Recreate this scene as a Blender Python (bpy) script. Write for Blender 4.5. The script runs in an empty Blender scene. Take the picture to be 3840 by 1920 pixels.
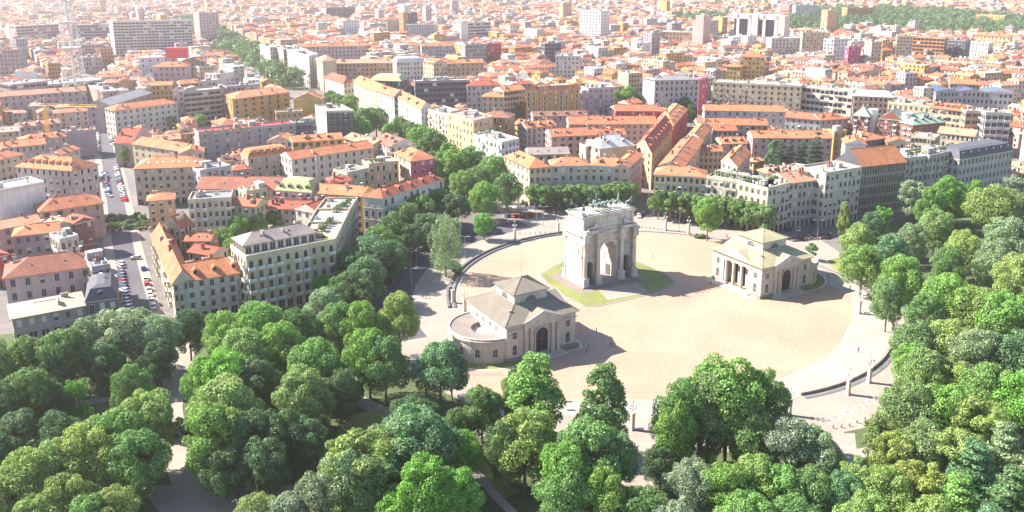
import bpy, math, random
import numpy as np
from mathutils import Vector, Matrix
R = math.radians
SC = bpy.context.scene
COL = SC.collection

# ------------------------------------------------------------------ camera
CAM_H, PITCH, FOC = 115.0, 13.5, 3300.0          # metres, degrees, focal length in photo pixels (3840 wide)
cam_d = bpy.data.cameras.new('camera'); cam = bpy.data.objects.new('camera', cam_d); COL.objects.link(cam)
cam.location = (0, 0, CAM_H); cam.rotation_euler = (R(90 - PITCH), 0, 0)
cam_d.sensor_width = 36; cam_d.lens = 36 * FOC / 3840; cam_d.shift_y = -320 / 3840
cam_d.clip_start = 1; cam_d.clip_end = 30000
SC.camera = cam

# ------------------------------------------------------------------ light
SUN_EL, SHADOW_AZ = 38.5, -16.0                  # elevation; direction in which shadows fall (from +X)
sun_d = bpy.data.lights.new('sun', 'SUN'); sun_d.energy = 5.0; sun_d.angle = R(0.53); sun_d.color = (1.0, .93, .84)
sun = bpy.data.objects.new('sun', sun_d); COL.objects.link(sun); sun.location = (-300, 80, 400)
sdir = Vector((math.cos(R(SUN_EL)) * math.cos(R(SHADOW_AZ)), math.cos(R(SUN_EL)) * math.sin(R(SHADOW_AZ)), -math.sin(R(SUN_EL))))
sun.rotation_euler = sdir.to_track_quat('-Z', 'Y').to_euler()
W = bpy.data.worlds.new('World'); SC.world = W; W.use_nodes = True
wn = W.node_tree; bg = wn.nodes['Background']
sky = wn.nodes.new('ShaderNodeTexSky'); sky.sky_type = 'NISHITA'; sky.sun_disc = False
sky.sun_elevation = R(SUN_EL); sky.sun_rotation = R(-73); sky.altitude = 120; sky.dust_density = .4; sky.ozone_density = 2.5
wn.links.new(sky.outputs[0], bg.inputs[0]); bg.inputs[1].default_value = 0.095
SC.view_settings.view_transform = 'Standard'; SC.view_settings.look = 'None'
SC.view_settings.gamma = 1; SC.view_settings.use_curve_mapping = False
SC.view_settings.exposure = 1.82
HAZE = .000105
SC.cycles.max_bounces = 6; SC.cycles.diffuse_bounces = 3; SC.cycles.volume_bounces = 1
SC.cycles.transparent_max_bounces = 4; SC.cycles.caustics_reflective = False; SC.cycles.caustics_refractive = False

# ------------------------------------------------------------------ photo pixel -> point at a given height
sp, cp = math.sin(R(PITCH)), math.cos(R(PITCH))
def G(x, y, z=0.0):
    dx = (x - 1920) / FOC; dy = (640 - y) / FOC
    t = (z - CAM_H) / (-sp + dy * cp)
    return Vector((dx * t, (cp + dy * sp) * t))
def PX(X, Y, Z):
    d = Y * cp - (Z - CAM_H) * sp; u = Y * sp + (Z - CAM_H) * cp
    return (1920 + FOC * X / d, 640 - FOC * u / d)
def D(x, y, z=0.0): return G(x * 1.49068, y * 1.49068, z)
ORG = {'a': (0, 0), 'b': (960, 0), 'c': (1920, 0), 'd': (2880, 0), 'e': (0, 560), 'f': (960, 560), 'g': (1920, 560), 'h': (2880, 560)}
def K(k, x, y): o = ORG[k]; return (o[0] + x / 2.0125, o[1] + y / 2.0125)

# ------------------------------------------------------------------ materials
MATS = {}
def mat(name, col, rough=.85, var=.12, vscale=.35, fine=.1, fscale=3.0, bump=0.0, bscale=6.0, metal=0.0, rnd=0.0, spec=.3, brick=None, streak=0.0):
    if name in MATS: return MATS[name]
    m = bpy.data.materials.new(name); m.use_nodes = True; n = m.node_tree.nodes; l = m.node_tree.links
    b = n['Principled BSDF']; b.inputs['Roughness'].default_value = rough; b.inputs['Metallic'].default_value = metal
    b.inputs['Specular IOR Level'].default_value = spec
    rgb = n.new('ShaderNodeRGB'); rgb.outputs[0].default_value = (*col, 1); out = rgb.outputs[0]
    tc = n.new('ShaderNodeTexCoord')
    for amt, scl, det in ((var, vscale, 3), (fine, fscale, 2)):
        if amt <= 0: continue
        tx = n.new('ShaderNodeTexNoise'); tx.inputs['Scale'].default_value = scl; tx.inputs['Detail'].default_value = det
        l.new(tc.outputs['Object'], tx.inputs['Vector'])
        mr = n.new('ShaderNodeMapRange'); mr.inputs[1].default_value = .3; mr.inputs[2].default_value = .7
        mr.inputs[3].default_value = 1 - amt; mr.inputs[4].default_value = 1 + amt
        l.new(tx.outputs['Fac'], mr.inputs[0])
        mx = n.new('ShaderNodeMix'); mx.data_type = 'RGBA'; mx.blend_type = 'MULTIPLY'; mx.inputs[0].default_value = 1
        l.new(out, mx.inputs[6]); l.new(mr.outputs[0], mx.inputs[7]); out = mx.outputs[2]
    def mult(fac_out, lo, hi, a=.3, b_=.7):
        nonlocal out
        mr = n.new('ShaderNodeMapRange'); mr.inputs[1].default_value = a; mr.inputs[2].default_value = b_; mr.inputs[3].default_value = lo; mr.inputs[4].default_value = hi
        l.new(fac_out, mr.inputs[0]); mx = n.new('ShaderNodeMix'); mx.data_type = 'RGBA'; mx.blend_type = 'MULTIPLY'; mx.inputs[0].default_value = 1
        l.new(out, mx.inputs[6]); l.new(mr.outputs[0], mx.inputs[7]); out = mx.outputs[2]
    if streak > 0:
        mp_ = n.new('ShaderNodeMapping'); mp_.inputs['Scale'].default_value = (1.1, 1.1, .09); l.new(tc.outputs['Object'], mp_.inputs['Vector'])
        tx = n.new('ShaderNodeTexNoise'); tx.inputs['Scale'].default_value = 1.0; tx.inputs['Detail'].default_value = 3; l.new(mp_.outputs[0], tx.inputs['Vector']); mult(tx.outputs['Fac'], 1 - streak, 1 + streak * .5, .32, .62)
    if brick:
        bw, bh, ct, mode = brick; bt = n.new('ShaderNodeTexBrick'); bt.inputs['Scale'].default_value = 1; bt.inputs['Brick Width'].default_value = bw; bt.inputs['Row Height'].default_value = bh
        bt.inputs['Mortar Size'].default_value = bh * .07; bt.inputs['Mortar Smooth'].default_value = .3
        bt.inputs['Color1'].default_value = (1, 1, 1, 1); bt.inputs['Color2'].default_value = (.72, .72, .72, 1); bt.inputs['Mortar'].default_value = (0, 0, 0, 1)
        if mode == 'wall':
            sx = n.new('ShaderNodeSeparateXYZ'); l.new(tc.outputs['Object'], sx.inputs[0]); ad = n.new('ShaderNodeMath'); l.new(sx.outputs[0], ad.inputs[0]); l.new(sx.outputs[1], ad.inputs[1])
            cx = n.new('ShaderNodeCombineXYZ'); l.new(ad.outputs[0], cx.inputs[0]); l.new(sx.outputs[2], cx.inputs[1]); l.new(cx.outputs[0], bt.inputs['Vector'])
        else:
            mp_ = n.new('ShaderNodeMapping'); mp_.inputs['Rotation'].default_value = (0, 0, R(mode)); l.new(tc.outputs['Object'], mp_.inputs['Vector']); l.new(mp_.outputs[0], bt.inputs['Vector'])
        bw_ = n.new('ShaderNodeRGBToBW'); l.new(bt.outputs['Color'], bw_.inputs[0]); mult(bw_.outputs[0], 1 - ct, 1 + ct * .25, 0, 1)
    if rnd > 0:
        oi = n.new('ShaderNodeObjectInfo'); hs = n.new('ShaderNodeHueSaturation')
        mr = n.new('ShaderNodeMapRange'); mr.inputs[3].default_value = 1 - rnd; mr.inputs[4].default_value = 1 + rnd
        l.new(oi.outputs['Random'], mr.inputs[0]); l.new(mr.outputs[0], hs.inputs['Value'])
        mr2 = n.new('ShaderNodeMapRange'); mr2.inputs[3].default_value = .5 - rnd * .03; mr2.inputs[4].default_value = .5 + rnd * .04
        l.new(oi.outputs['Random'], mr2.inputs[0]); l.new(mr2.outputs[0], hs.inputs['Hue'])
        l.new(out, hs.inputs['Color']); out = hs.outputs[0]
    l.new(out, b.inputs['Base Color'])
    if bump > 0:
        tx = n.new('ShaderNodeTexNoise'); tx.inputs['Scale'].default_value = bscale; tx.inputs['Detail'].default_value = 3
        l.new(tc.outputs['Object'], tx.inputs['Vector'])
        bp = n.new('ShaderNodeBump'); bp.inputs['Strength'].default_value = bump; bp.inputs['Distance'].default_value = .1
        l.new(tx.outputs['Fac'], bp.inputs['Height']); l.new(bp.outputs[0], b.inputs['Normal'])
    MATS[name] = m; return m
def objcol(name, rough=.4, metal=0.0, spec=.5):
    m = bpy.data.materials.new(name); m.use_nodes = True; n = m.node_tree.nodes; l = m.node_tree.links
    b = n['Principled BSDF']; b.inputs['Roughness'].default_value = rough; b.inputs['Metallic'].default_value = metal
    b.inputs['Specular IOR Level'].default_value = spec
    oi = n.new('ShaderNodeObjectInfo'); l.new(oi.outputs['Color'], b.inputs['Base Color']); MATS[name] = m; return m

wallc = dict(cream=(.62, .50, .34), white=(.70, .64, .55), ivory=(.66, .58, .44), grey=(.36, .35, .35), palegrey=(.50, .48, .46), pink=(.62, .40, .34),
             rose=(.58, .44, .40), magenta=(.62, .13, .20), yellow=(.64, .42, .13), ochre=(.56, .33, .09), peach=(.66, .42, .24), orange=(.60, .27, .11),
             red=(.62, .09, .07), brick=(.36, .13, .09), brown=(.26, .16, .12), dark=(.10, .10, .12), slate=(.17, .17, .20), green=(.50, .52, .34),
             stone=(.52, .47, .39), bright=(.80, .77, .72), mauve=(.42, .33, .34), straw=(.66, .55, .36))
AW, AR = .70, .68
sc = lambda c, f: tuple(x * f for x in c)
for k, c in wallc.items(): mat('wall_' + k, sc(c, AW), .9, .10, .12, .07, 1.3, streak=.13)
roofc = dict(orange=(.57, .205, .10), red=(.49, .125, .075), rust=(.36, .135, .09), pale=(.58, .29, .18), brown=(.30, .14, .10), crimson=(.50, .06, .06))
for k, c in roofc.items(): mat('roof_' + k, sc(c, AR), .92, .20, .25, .24, 1.6, bump=.5, bscale=4, rnd=.14)
for k, c in dict(grey=(.30, .29, .29), slate=(.13, .13, .15), white=(.72, .70, .66), beige=(.52, .42, .33), copper=(.42, .56, .42), lime=(.52, .54, .26), gravel=(.40, .37, .33), taupe=(.34, .28, .25)).items():
    mat('roof_' + k, sc(c, .68), .8, .14, .2, .12, 1.5, rnd=.05)
mat('stone', (.46, .405, .335), .8, .10, .3, .08, 2.0, bump=.25, bscale=1.2, brick=(1.7, .62, .16, 'wall'), streak=.14)
mat('marble', (.48, .435, .37), .7, .16, .22, .10, 1.4, bump=.2, bscale=2.5, brick=(2.2, .9, .12, 'wall'), streak=.2)
mat('marble_relief', (.46, .40, .33), .8, .2, .6, .18, 3.0, bump=.6, bscale=3)
mat('granite', (.24, .205, .19), .85, .1, .3, .1, 2.0)
mat('arch_paving', (.20, .16, .135), .9, .1, .3, .1, 2.0, brick=(2.0, 1.0, .12, 30))
mat('bronze', (.12, .165, .14), .55, .35, .8, .15, 3.0, metal=.3)
mat('sandcobble', (.355, .236, .163), .9, .11, .045, .12, .9, bump=.4, bscale=2.0, brick=(2.4, 1.2, .13, 30), streak=0)
mat('whitepave', (.305, .275, .228), .85, .10, .06, .09, .8, brick=(3.0, 1.5, .12, 12))
mat('pavement', (.27, .23, .19), .9, .10, .06, .08, .9)
mat('asphalt', (.085, .08, .09), .9, .15, .05, .10, .8)
mat('citygrey', (.15, .13, .12), .9, .2, .03, .15, .3)
mat('path', (.28, .24, .2), .95, .12, .1, .1, .8)
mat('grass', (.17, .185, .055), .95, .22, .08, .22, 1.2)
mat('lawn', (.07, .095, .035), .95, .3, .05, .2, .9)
mat('rail', (.30, .28, .27), .4, 0, 1, 0, 1, metal=.7)
mat('glass', (.022, .026, .034), .3, .3, 1.5, 0, 1, spec=.22)
mat('shutter', (.11, .09, .075), .8, .15, 2, 0, 1)
mat('shutter_pale', (.50, .46, .40), .8, .1, 2, 0, 1)
mat('darkmetal', (.06, .06, .065), .5, .1, 1, 0, 1, metal=.3)
mat('greymetal', (.30, .30, .30), .5, .1, 1, 0, 1, metal=.3)
mat('whitepaint', (.50, .485, .45), .5, .05, 1, 0, 1)
mat('cranepaint', (.70, .40, .04), .6, .1, 1, 0, 1)
mat('redpaint', (.62, .05, .06), .6, .1, .5, 0, 1)
mat('bark', (.16, .12, .09), .95, .2, 1, .2, 4)
mat('solar', (.05, .07, .12), .2, .1, 1, 0, 1)
mat('skin', (.50, .31, .22), .7, 0, 1, 0, 1)
mat('rubber', (.03, .03, .03), .8, 0, 1, 0, 1)
objcol('paint'); objcol('cloth', .9, 0, .2)

def leafmat(name, trans=.36):
    m = bpy.data.materials.new(name); m.use_nodes = True; n = m.node_tree.nodes; l = m.node_tree.links
    n.remove(n['Principled BSDF']); out = n['Material Output']
    oi = n.new('ShaderNodeObjectInfo'); ge = n.new('ShaderNodeNewGeometry')
    hs = n.new('ShaderNodeHueSaturation'); l.new(oi.outputs['Color'], hs.inputs['Color'])
    for i, (a, b) in (('Value', (.62, 1.38)), ('Hue', (.485, .512))):
        mr = n.new('ShaderNodeMapRange'); mr.inputs[3].default_value = a; mr.inputs[4].default_value = b
        l.new(ge.outputs['Random Per Island'], mr.inputs[0]); l.new(mr.outputs[0], hs.inputs[i])
    tc = n.new('ShaderNodeTexCoord'); tx = n.new('ShaderNodeTexNoise'); tx.inputs['Scale'].default_value = .45
    l.new(tc.outputs['Object'], tx.inputs['Vector'])
    mr = n.new('ShaderNodeMapRange'); mr.inputs[1].default_value = .3; mr.inputs[2].default_value = .7; mr.inputs[3].default_value = .78; mr.inputs[4].default_value = 1.22
    l.new(tx.outputs['Fac'], mr.inputs[0])
    mx = n.new('ShaderNodeMix'); mx.data_type = 'RGBA'; mx.blend_type = 'MULTIPLY'; mx.inputs[0].default_value = 1
    l.new(hs.outputs[0], mx.inputs[6]); l.new(mr.outputs[0], mx.inputs[7])
    d = n.new('ShaderNodeBsdfDiffuse'); t = n.new('ShaderNodeBsdfTranslucent'); g = n.new('ShaderNodeBsdfGlossy'); g.inputs['Roughness'].default_value = .6
    l.new(mx.outputs[2], d.inputs[0]); l.new(mx.outputs[2], t.inputs[0])
    s = n.new('ShaderNodeMixShader'); s.inputs[0].default_value = trans; l.new(d.outputs[0], s.inputs[1]); l.new(t.outputs[0], s.inputs[2])
    s2 = n.new('ShaderNodeMixShader'); s2.inputs[0].default_value = .03; l.new(s.outputs[0], s2.inputs[1]); l.new(g.outputs[0], s2.inputs[2])
    l.new(s2.outputs[0], out.inputs[0]); MATS[name] = m; return m
leafmat('leaf')

# ------------------------------------------------------------------ mesh helpers
class MB:
    def __init__(s): s.v = []; s.f = []; s.m = []
    def add(s, vs, fs, m=0):
        o = len(s.v); s.v.extend([tuple(v) for v in vs]); s.f.extend([tuple(i + o for i in f) for f in fs]); s.m.extend([m] * len(fs)); return s
    def box(s, x0, y0, z0, x1, y1, z1, m=0, M=None):
        vs = [(x0, y0, z0), (x1, y0, z0), (x1, y1, z0), (x0, y1, z0), (x0, y0, z1), (x1, y0, z1), (x1, y1, z1), (x0, y1, z1)]
        if M is not None: vs = [M @ Vector(v) for v in vs]
        return s.add(vs, [(3, 2, 1, 0), (4, 5, 6, 7), (0, 1, 5, 4), (1, 2, 6, 5), (2, 3, 7, 6), (3, 0, 4, 7)], m)
    def prism(s, poly, z0, z1, m=0, mtop=None, cap=True):
        n = len(poly)
        s.add([(p[0], p[1], z0) for p in poly] + [(p[0], p[1], z1) for p in poly], [(i, (i + 1) % n, n + (i + 1) % n, n + i) for i in range(n)], m)
        if cap: s.add([(p[0], p[1], z1) for p in poly], [tuple(range(n))], m if mtop is None else mtop)
        return s
    def cyl(s, x, y, z0, z1, r0, r1=None, n=12, m=0, cap=True):
        r1 = r0 if r1 is None else r1
        a = [2 * math.pi * i / n for i in range(n)]
        vs = [(x + r0 * math.cos(t), y + r0 * math.sin(t), z0) for t in a] + [(x + r1 * math.cos(t), y + r1 * math.sin(t), z1) for t in a]
        fs = [(i, (i + 1) % n, n + (i + 1) % n, n + i) for i in range(n)]
        if cap: fs += [tuple(range(n - 1, -1, -1)), tuple(range(n, 2 * n))]
        return s.add(vs, fs, m)
    def bar(s, p, q, r, m=0, n=4, r1=None):
        p = Vector(p); q = Vector(q); d = q - p
        if d.length < 1e-6: return s
        r1 = r if r1 is None else r1
        z = d.normalized(); x = z.orthogonal().normalized(); y = z.cross(x)
        vs = []
        for c, rr in ((p, r), (q, r1)):
            for i in range(n):
                t = 2 * math.pi * i / n + .785; vs.append(c + x * (rr * math.cos(t)) + y * (rr * math.sin(t)))
        return s.add(vs, [(i, (i + 1) % n, n + (i + 1) % n, n + i) for i in range(n)] + [tuple(range(n - 1, -1, -1)), tuple(range(n, 2 * n))], m)
    def lathe(s, x, y, prof, n=12, m=0):
        vs = []; fs = []
        for r, z in prof:
            for i in range(n):
                t = 2 * math.pi * i / n; vs.append((x + r * math.cos(t), y + r * math.sin(t), z))
        for j in range(len(prof) - 1):
            for i in range(n): fs.append((j * n + i, j * n + (i + 1) % n, (j + 1) * n + (i + 1) % n, (j + 1) * n + i))
        fs.append(tuple((len(prof) - 1) * n + i for i in range(n)))
        return s.add(vs, fs, m)
    def mesh(s, name, mats, smooth=False):
        me = bpy.data.meshes.new(name); me.from_pydata(s.v, [], s.f)
        for mt in mats: me.materials.append(MATS[mt] if isinstance(mt, str) else mt)
        if len(mats) > 1: me.polygons.foreach_set('material_index', s.m)
        if smooth: me.polygons.foreach_set('use_smooth', [True] * len(s.f))
        return me
    def obj(s, name, mats, parent=None, loc=(0, 0, 0), rz=0, smooth=False):
        return link(name, s.mesh(name, mats if isinstance(mats, (list, tuple)) else [mats], smooth), parent, loc, rz)
def link(name, data, parent=None, loc=(0, 0, 0), rz=0, scale=None):
    o = bpy.data.objects.new(name, data); COL.objects.link(o)
    if parent is not None: o.parent = parent
    o.location = loc
    if rz: o.rotation_euler = (0, 0, rz)
    if scale: o.scale = scale
    return o
def tag(o, label, cat, group=None, kind=None):
    if label: o['label'] = label
    if cat: o['category'] = cat
    if group: o['group'] = group
    if kind: o['kind'] = kind
    return o
def thing(name, label, cat, loc=(0, 0, 0), rz=0, group=None):
    return tag(link(name, None, None, loc, rz), label, cat, group)
def struct(name, mb, m, z=0):
    o = mb.obj(name, m, None, (0, 0, z)); o['kind'] = 'structure'; return o
def sheet(name, poly, z, m, kind='structure'):
    mb = MB(); mb.add([(p[0], p[1], 0) for p in poly], [tuple(range(len(poly)))]); o = mb.obj(name, m, None, (0, 0, z)); o['kind'] = kind; return o
# ================================================================== ground
rng = random.Random(5)
CX, CY = 52.2, 290.5
TH = R(30)
def EL(t, a, b):                                  # point of the plaza ellipse, t degrees in the turned frame
    u, v = a * math.cos(R(t)), b * math.sin(R(t))
    return (CX + u * math.cos(TH) - v * math.sin(TH), CY + u * math.sin(TH) + v * math.cos(TH))
def arc(t0, t1, a, b, n=48): return [EL(t0 + (t1 - t0) * i / n, a, b) for i in range(n + 1)]
big = 12000
sheet('ground', [(-big, -500), (big, -500), (big, big), (-big, big)], -.02, 'citygrey')
park = [D(x, y) for x, y in ((-900, 1700), (-900, 870), (0, 842), (200, 822), (420, 800), (900, 775), (1010, 800), (1060, 830), (1130, 930), (1200, 990), (1400, 1085), (1640, 1120), (1950, 1110), (2110, 1060), (2190, 980), (2250, 800), (2200, 720), (2140, 660), (2240, 560), (2420, 500), (2576, 450), (3300, 380), (3600, 1000), (3200, 1900), (1288, 2100))]
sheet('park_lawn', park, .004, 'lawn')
# outer pavement, plaza, road
sheet('pavement', [EL(t, 91 if t < 60 or t > 255 else 100, 97 if t < 60 or t > 255 else 101) for t in range(0, 360, 3)], .03, 'pavement')
pave2 = [D(x, y) for x, y in ((1230, 500), (1420, 520), (1600, 540), (1660, 520), (1940, 585), (2060, 600), (2120, 640), (2080, 700), (1800, 590), (1500, 570), (1300, 590))]
sheet('pavement_by_road', pave2, .036, 'pavement')
white = [EL(t, 71, 76.5) for t in range(26, -98, -3)] + [D(x, y) for x, y in ((1900, 1040), (1640, 1046), (1330, 1043), (1330, 998), (1460, 1000), (1640, 1000), (1850, 980), (1980, 940), (2078, 895), (2115, 850), (2140, 800), (2135, 742))]
sheet('stone_terrace', white[::-1], .042, 'whitepave')
sand = [D(x, y) for x, y in ((1150, 820), (1155, 930), (1200, 988), (1330, 1003), (1460, 1006), (1640, 1006), (1850, 985), (1980, 945), (2080, 900), (2120, 850), (2145, 800), (2140, 742))] + [EL(t, 69, 74.6) for t in range(22, 166, 3)]
sheet('plaza_paving', sand, .05, 'sandcobble')
# joints of light stone radiating through the plaza
# ring road west of the plaza with tram rails
def band(name, t0, t1, r0, r1, z, m, n=50):
    mb = MB(); a = arc(t0, t1, *r0, n); b = arc(t0, t1, *r1, n)
    mb.add([(*p, 0) for p in a] + [(*p, 0) for p in b], [(i, i + 1, n + 1 + i + 1, n + 1 + i) for i in range(n)])
    o = mb.obj(name, m, None, (0, 0, z)); o['kind'] = 'structure'; return o
band('ring_road', 88, 174, (86, 91), (99.5, 104), .058, 'asphalt')
rails = MB()
for r in (90, 91.5, 94.5, 96):
    a = arc(90, 172, r, r + 5, 70); b = arc(90, 172, r + .12, r + 5.12, 70); n = 70
    rails.add([(*p, 0) for p in a] + [(*p, 0) for p in b], [(i, i + 1, n + 1 + i + 1, n + 1 + i) for i in range(n)])
tag(rails.obj('tram_rails', 'rail', None, (0, 0, .075)), 'curved steel tram rails in the shaded ring road', 'rails')
# low stone ledges round the plaza
def ledge(name, t0, t1, a, b, w, z0, z1, m, label, cat='ledge'):
    n = 60; A = arc(t0, t1, a, b, n); B = arc(t0, t1, a + w, b + w, n); mb = MB()
    vs = [(*p, z1) for p in A] + [(*p, z1) for p in B] + [(*p, z0) for p in A] + [(*p, z0) for p in B]; k = n + 1; fs = []
    for i in range(n): fs += [(i, i + 1, k + i + 1, k + i), (2 * k + i + 1, 2 * k + i, i, i + 1)[::-1], (k + i, k + i + 1, 3 * k + i + 1, 3 * k + i)]
    fs += [(0, k, 3 * k, 2 * k), (n, 2 * k + n, 3 * k + n, k + n)]
    mb.add(vs, fs); return tag(mb.obj(name, m), label, cat)
mat('darkstone', (.12, .115, .12), .8, .2, .4, .1, 2)
ledge('stone_step', 82, 160, 71.2, 76.8, .8, 0, .45, 'darkstone', 'inner dark stone step curving round the far left of the plaza')
ledge('stone_step', 82, 160, 73.2, 78.8, .8, 0, .75, 'darkstone', 'outer dark stone step curving round the far left of the plaza')
ledge('low_wall', -101, 3, 71.4, 77, .5, 0, .8, 'granite', 'low curved wall edging the pale terrace on the right of the plaza', 'wall')
ledge('low_wall', -100.8, 2.8, 73.0, 78.6, 1.0, .0, .12, 'darkstone', 'dark drain strip under the curved terrace wall', 'border')  # flat dark stone strip just outside the terrace wall
ledge('stone_step', 24, 78, 71.2, 76.8, .7, 0, .3, 'granite', 'pale step behind the arch on the far side of the plaza')
# grass island round the arch
isl = [D(x, y) for x, y in ((1355, 690), (1372, 712), (1420, 748), (1470, 771), (1500, 772), (1560, 760), (1627, 744), (1665, 732), (1693, 718), (1700, 709), (1690, 698), (1665, 684), (1630, 668), (1560, 640), (1490, 630), (1420, 655), (1380, 675))]
isl2 = [Vector(p) + (Vector((32, 306)) - Vector(p)).normalized() * .9 for p in isl]
mb = MB(); mb.prism(isl, 0, .16); tag(mb.obj('island_kerb', 'granite'), 'pale stone kerb round the grass island of the arch', 'kerb')
sheet('arch_lawn', isl2, .175, 'grass')
def fr(c, x, y): return (c[0] + x * math.cos(TH) - y * math.sin(TH), c[1] + x * math.sin(TH) + y * math.cos(TH))
AC = (32.6, 308.9); AS = (1.17, 1.10, 1.08)
def fa(x, y): return fr(AC, x * AS[0], y * AS[1])
sheet('arch_paving', [fr(AC, x, y) for x, y in ((-16, -10.6), (14, -10.6), (14, 11), (-16, 11))], .182, 'arch_paving')
sheet('arch_path', [fr(AC, x, y) for x, y in ((-11, -20.0), (5.8, -21.3), (9.2, -10.65), (-7.9, -10.65))], .186, 'pavement')
# park paths
def ribbon(name, pts, w, z, m, kind='structure'):
    mb = MB(); P = [Vector(p) for p in pts]; vs = []
    for i, p in enumerate(P):
        d = (P[min(i + 1, len(P) - 1)] - P[max(i - 1, 0)]).normalized(); nn = Vector((-d.y, d.x)) * (w / 2 if not isinstance(w, list) else w[i] / 2)
        vs += [(*(p + nn), 0), (*(p - nn), 0)]
    mb.add(vs, [(2 * i, 2 * i + 1, 2 * i + 3, 2 * i + 2) for i in range(len(P) - 1)]); o = mb.obj(name, m, None, (0, 0, z)); o['kind'] = kind; return o
ribbon('park_path', [D(x, y) for x, y in ((470, 860), (440, 960), (425, 1030), (437, 1120), (470, 1210), (440, 1330))], 6.5, .02, 'path')
ribbon('park_path', [D(x, y) for x, y in ((-50, 1075), (100, 1040), (200, 1015), (300, 1000), (430, 940))], 3.5, .026, 'path')
ribbon('park_path', [D(x, y) for x, y in ((760, 950), (880, 995), (950, 1030), (1100, 1075), (1200, 1090), (1300, 1060))], 4.5, .028, 'path')
ribbon('park_path', [D(x, y) for x, y in ((1160, 1150), (1260, 1260), (1330, 1330))], 2.2, .024, 'path')
ribbon('park_path', [D(x, y) for x, y in ((1590, 1040), (1610, 1120), (1600, 1210), (1590, 1330))], 8, .032, 'path')
ribbon('park_path', [D(x, y) for x, y in ((2240, 900), (2360, 890), (2430, 830))], 5, .014, 'path')
ribbon('park_path', [D(x, y) for x, y in ((2110, 1090), (2150, 1150), (2290, 1130), (2330, 1060))], 8, .034, 'path')
sheet('park_path', [D(x, y) for x, y in ((340, 1225), (520, 1215), (760, 1222), (700, 1300), (420, 1320), (380, 1260))], .038, 'path')
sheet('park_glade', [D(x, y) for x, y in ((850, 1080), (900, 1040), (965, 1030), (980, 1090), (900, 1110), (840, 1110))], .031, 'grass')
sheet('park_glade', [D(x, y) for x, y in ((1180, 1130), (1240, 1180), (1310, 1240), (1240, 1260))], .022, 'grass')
for q in (((2080, 655), (2150, 640), (2200, 700), (2110, 690)), ((2180, 745), (2215, 700), (2240, 760), (2205, 775))):
    sheet('verge', [D(*p) for p in q], .045, 'grass')

# ================================================================== arch
def rot_tex(): pass
def relief(x0, z0, x1, z1, nx, nz, amp, seed, y, sgn=-1):   # carved panel in the plane y, bulging outwards
    r = random.Random(seed); vs = []; fs = []; bl = [(r.uniform(x0, x1), r.uniform(z0, z1), r.uniform(.25, .6), r.uniform(.5, 1)) for _ in range(int((x1 - x0) * (z1 - z0) * 1.3) + 3)]
    for j in range(nz + 1):
        for i in range(nx + 1):
            x = x0 + (x1 - x0) * i / nx; z = z0 + (z1 - z0) * j / nz; d = 0
            for bx, bz, br, ba in bl:
                q = ((x - bx) ** 2 + ((z - bz) * .6) ** 2) / br ** 2
                if q < 1: d = max(d, ba * math.sqrt(1 - q))
            if i in (0, nx) or j in (0, nz): d = 0
            vs.append((x, y + sgn * (d * amp + .02), z))
    for j in range(nz):
        for i in range(nx):
            a = j * (nx + 1) + i; f = (a, a + 1, a + nx + 2, a + nx + 1); fs.append(f if sgn < 0 else f[::-1])
    return vs, fs
def arch_fill(mb, x0, x1, zs, zt, y0, y1, m=0, n=14):        # wall with a round-headed opening between x0 and x1 above the springing zs
    c = (x0 + x1) / 2; r = (x1 - x0) / 2
    A = [(c - r * math.cos(math.pi * i / n), zs + r * math.sin(math.pi * i / n)) for i in range(n + 1)]
    vs = []
    for y in (y0, y1):
        vs += [(x, y, z) for x, z in A] + [(x, y, zt) for x, z in A]
    k = n + 1; fs = []
    for i in range(n):
        fs += [(i, i + 1, k + i + 1, k + i), (2 * k + i + 1, 2 * k + i, 3 * k + i, 3 * k + i + 1), (i + 1, i, 2 * k + i, 2 * k + i + 1), (k + i, k + i + 1, 3 * k + i + 1, 3 * k + i)]
    mb.add(vs, fs, m)
def archivolt(mb, c, zs, r0, r1, y0, y1, m=0, n=16):
    k = n + 1; vs = []
    for y in (y0, y1):
        for r in (r0, r1): vs += [(c - r * math.cos(math.pi * i / n), y, zs + r * math.sin(math.pi * i / n)) for i in range(k)]
    fs = []
    for i in range(n): fs += [(i, i + 1, k + i + 1, k + i), (k + i, k + i + 1, 3 * k + i + 1, 3 * k + i), (i + 1, i, 2 * k + i, 2 * k + i + 1)]
    mb.add(vs, fs, m)
arch = thing('triumphal_arch', 'white marble triumphal arch with three openings and bronze horses on top', 'arch', (*AC, .18), TH); arch.scale = AS
b = MB(); yb = 4.3
for s in (-1, 1):
    b.box(s * 10.0 if s < 0 else 8.5, -yb, .4, -8.5 if s < 0 else 10.0, yb, 15.4)
    b.box(-5.7 if s < 0 else 3.1, -yb, .4, -3.1 if s < 0 else 5.7, yb, 15.4)
    x0, x1 = (-8.5, -5.7) if s < 0 else (5.7, 8.5)
    arch_fill(b, x0, x1, 6.8, 15.4, -yb, yb)
arch_fill(b, -3.1, 3.1, 11.1, 15.4, -yb, yb, n=20)
b.obj('body', 'marble', arch)
for x in (-7.1, 7.1):
    q = MB(); q.box(x - 1.4, -2.2, .4, x + 1.4, -2.05, 8.2); 
    for k in range(5): q.box(x - 1.3 + .56 * k, -2.3, .6, x - 1.0 + .56 * k, -2.2, 6.6)
    q.obj('shade_gate', 'shutter', arch)  # dark door panels added to deepen the shade of the side openings
b = MB(); b.box(-10.9, -6.9, -.15, 10.9, 6.9, .25); b.box(-10.4, -6.4, .25, 10.4, 6.4, .4); b.obj('base', 'granite', arch)
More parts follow.
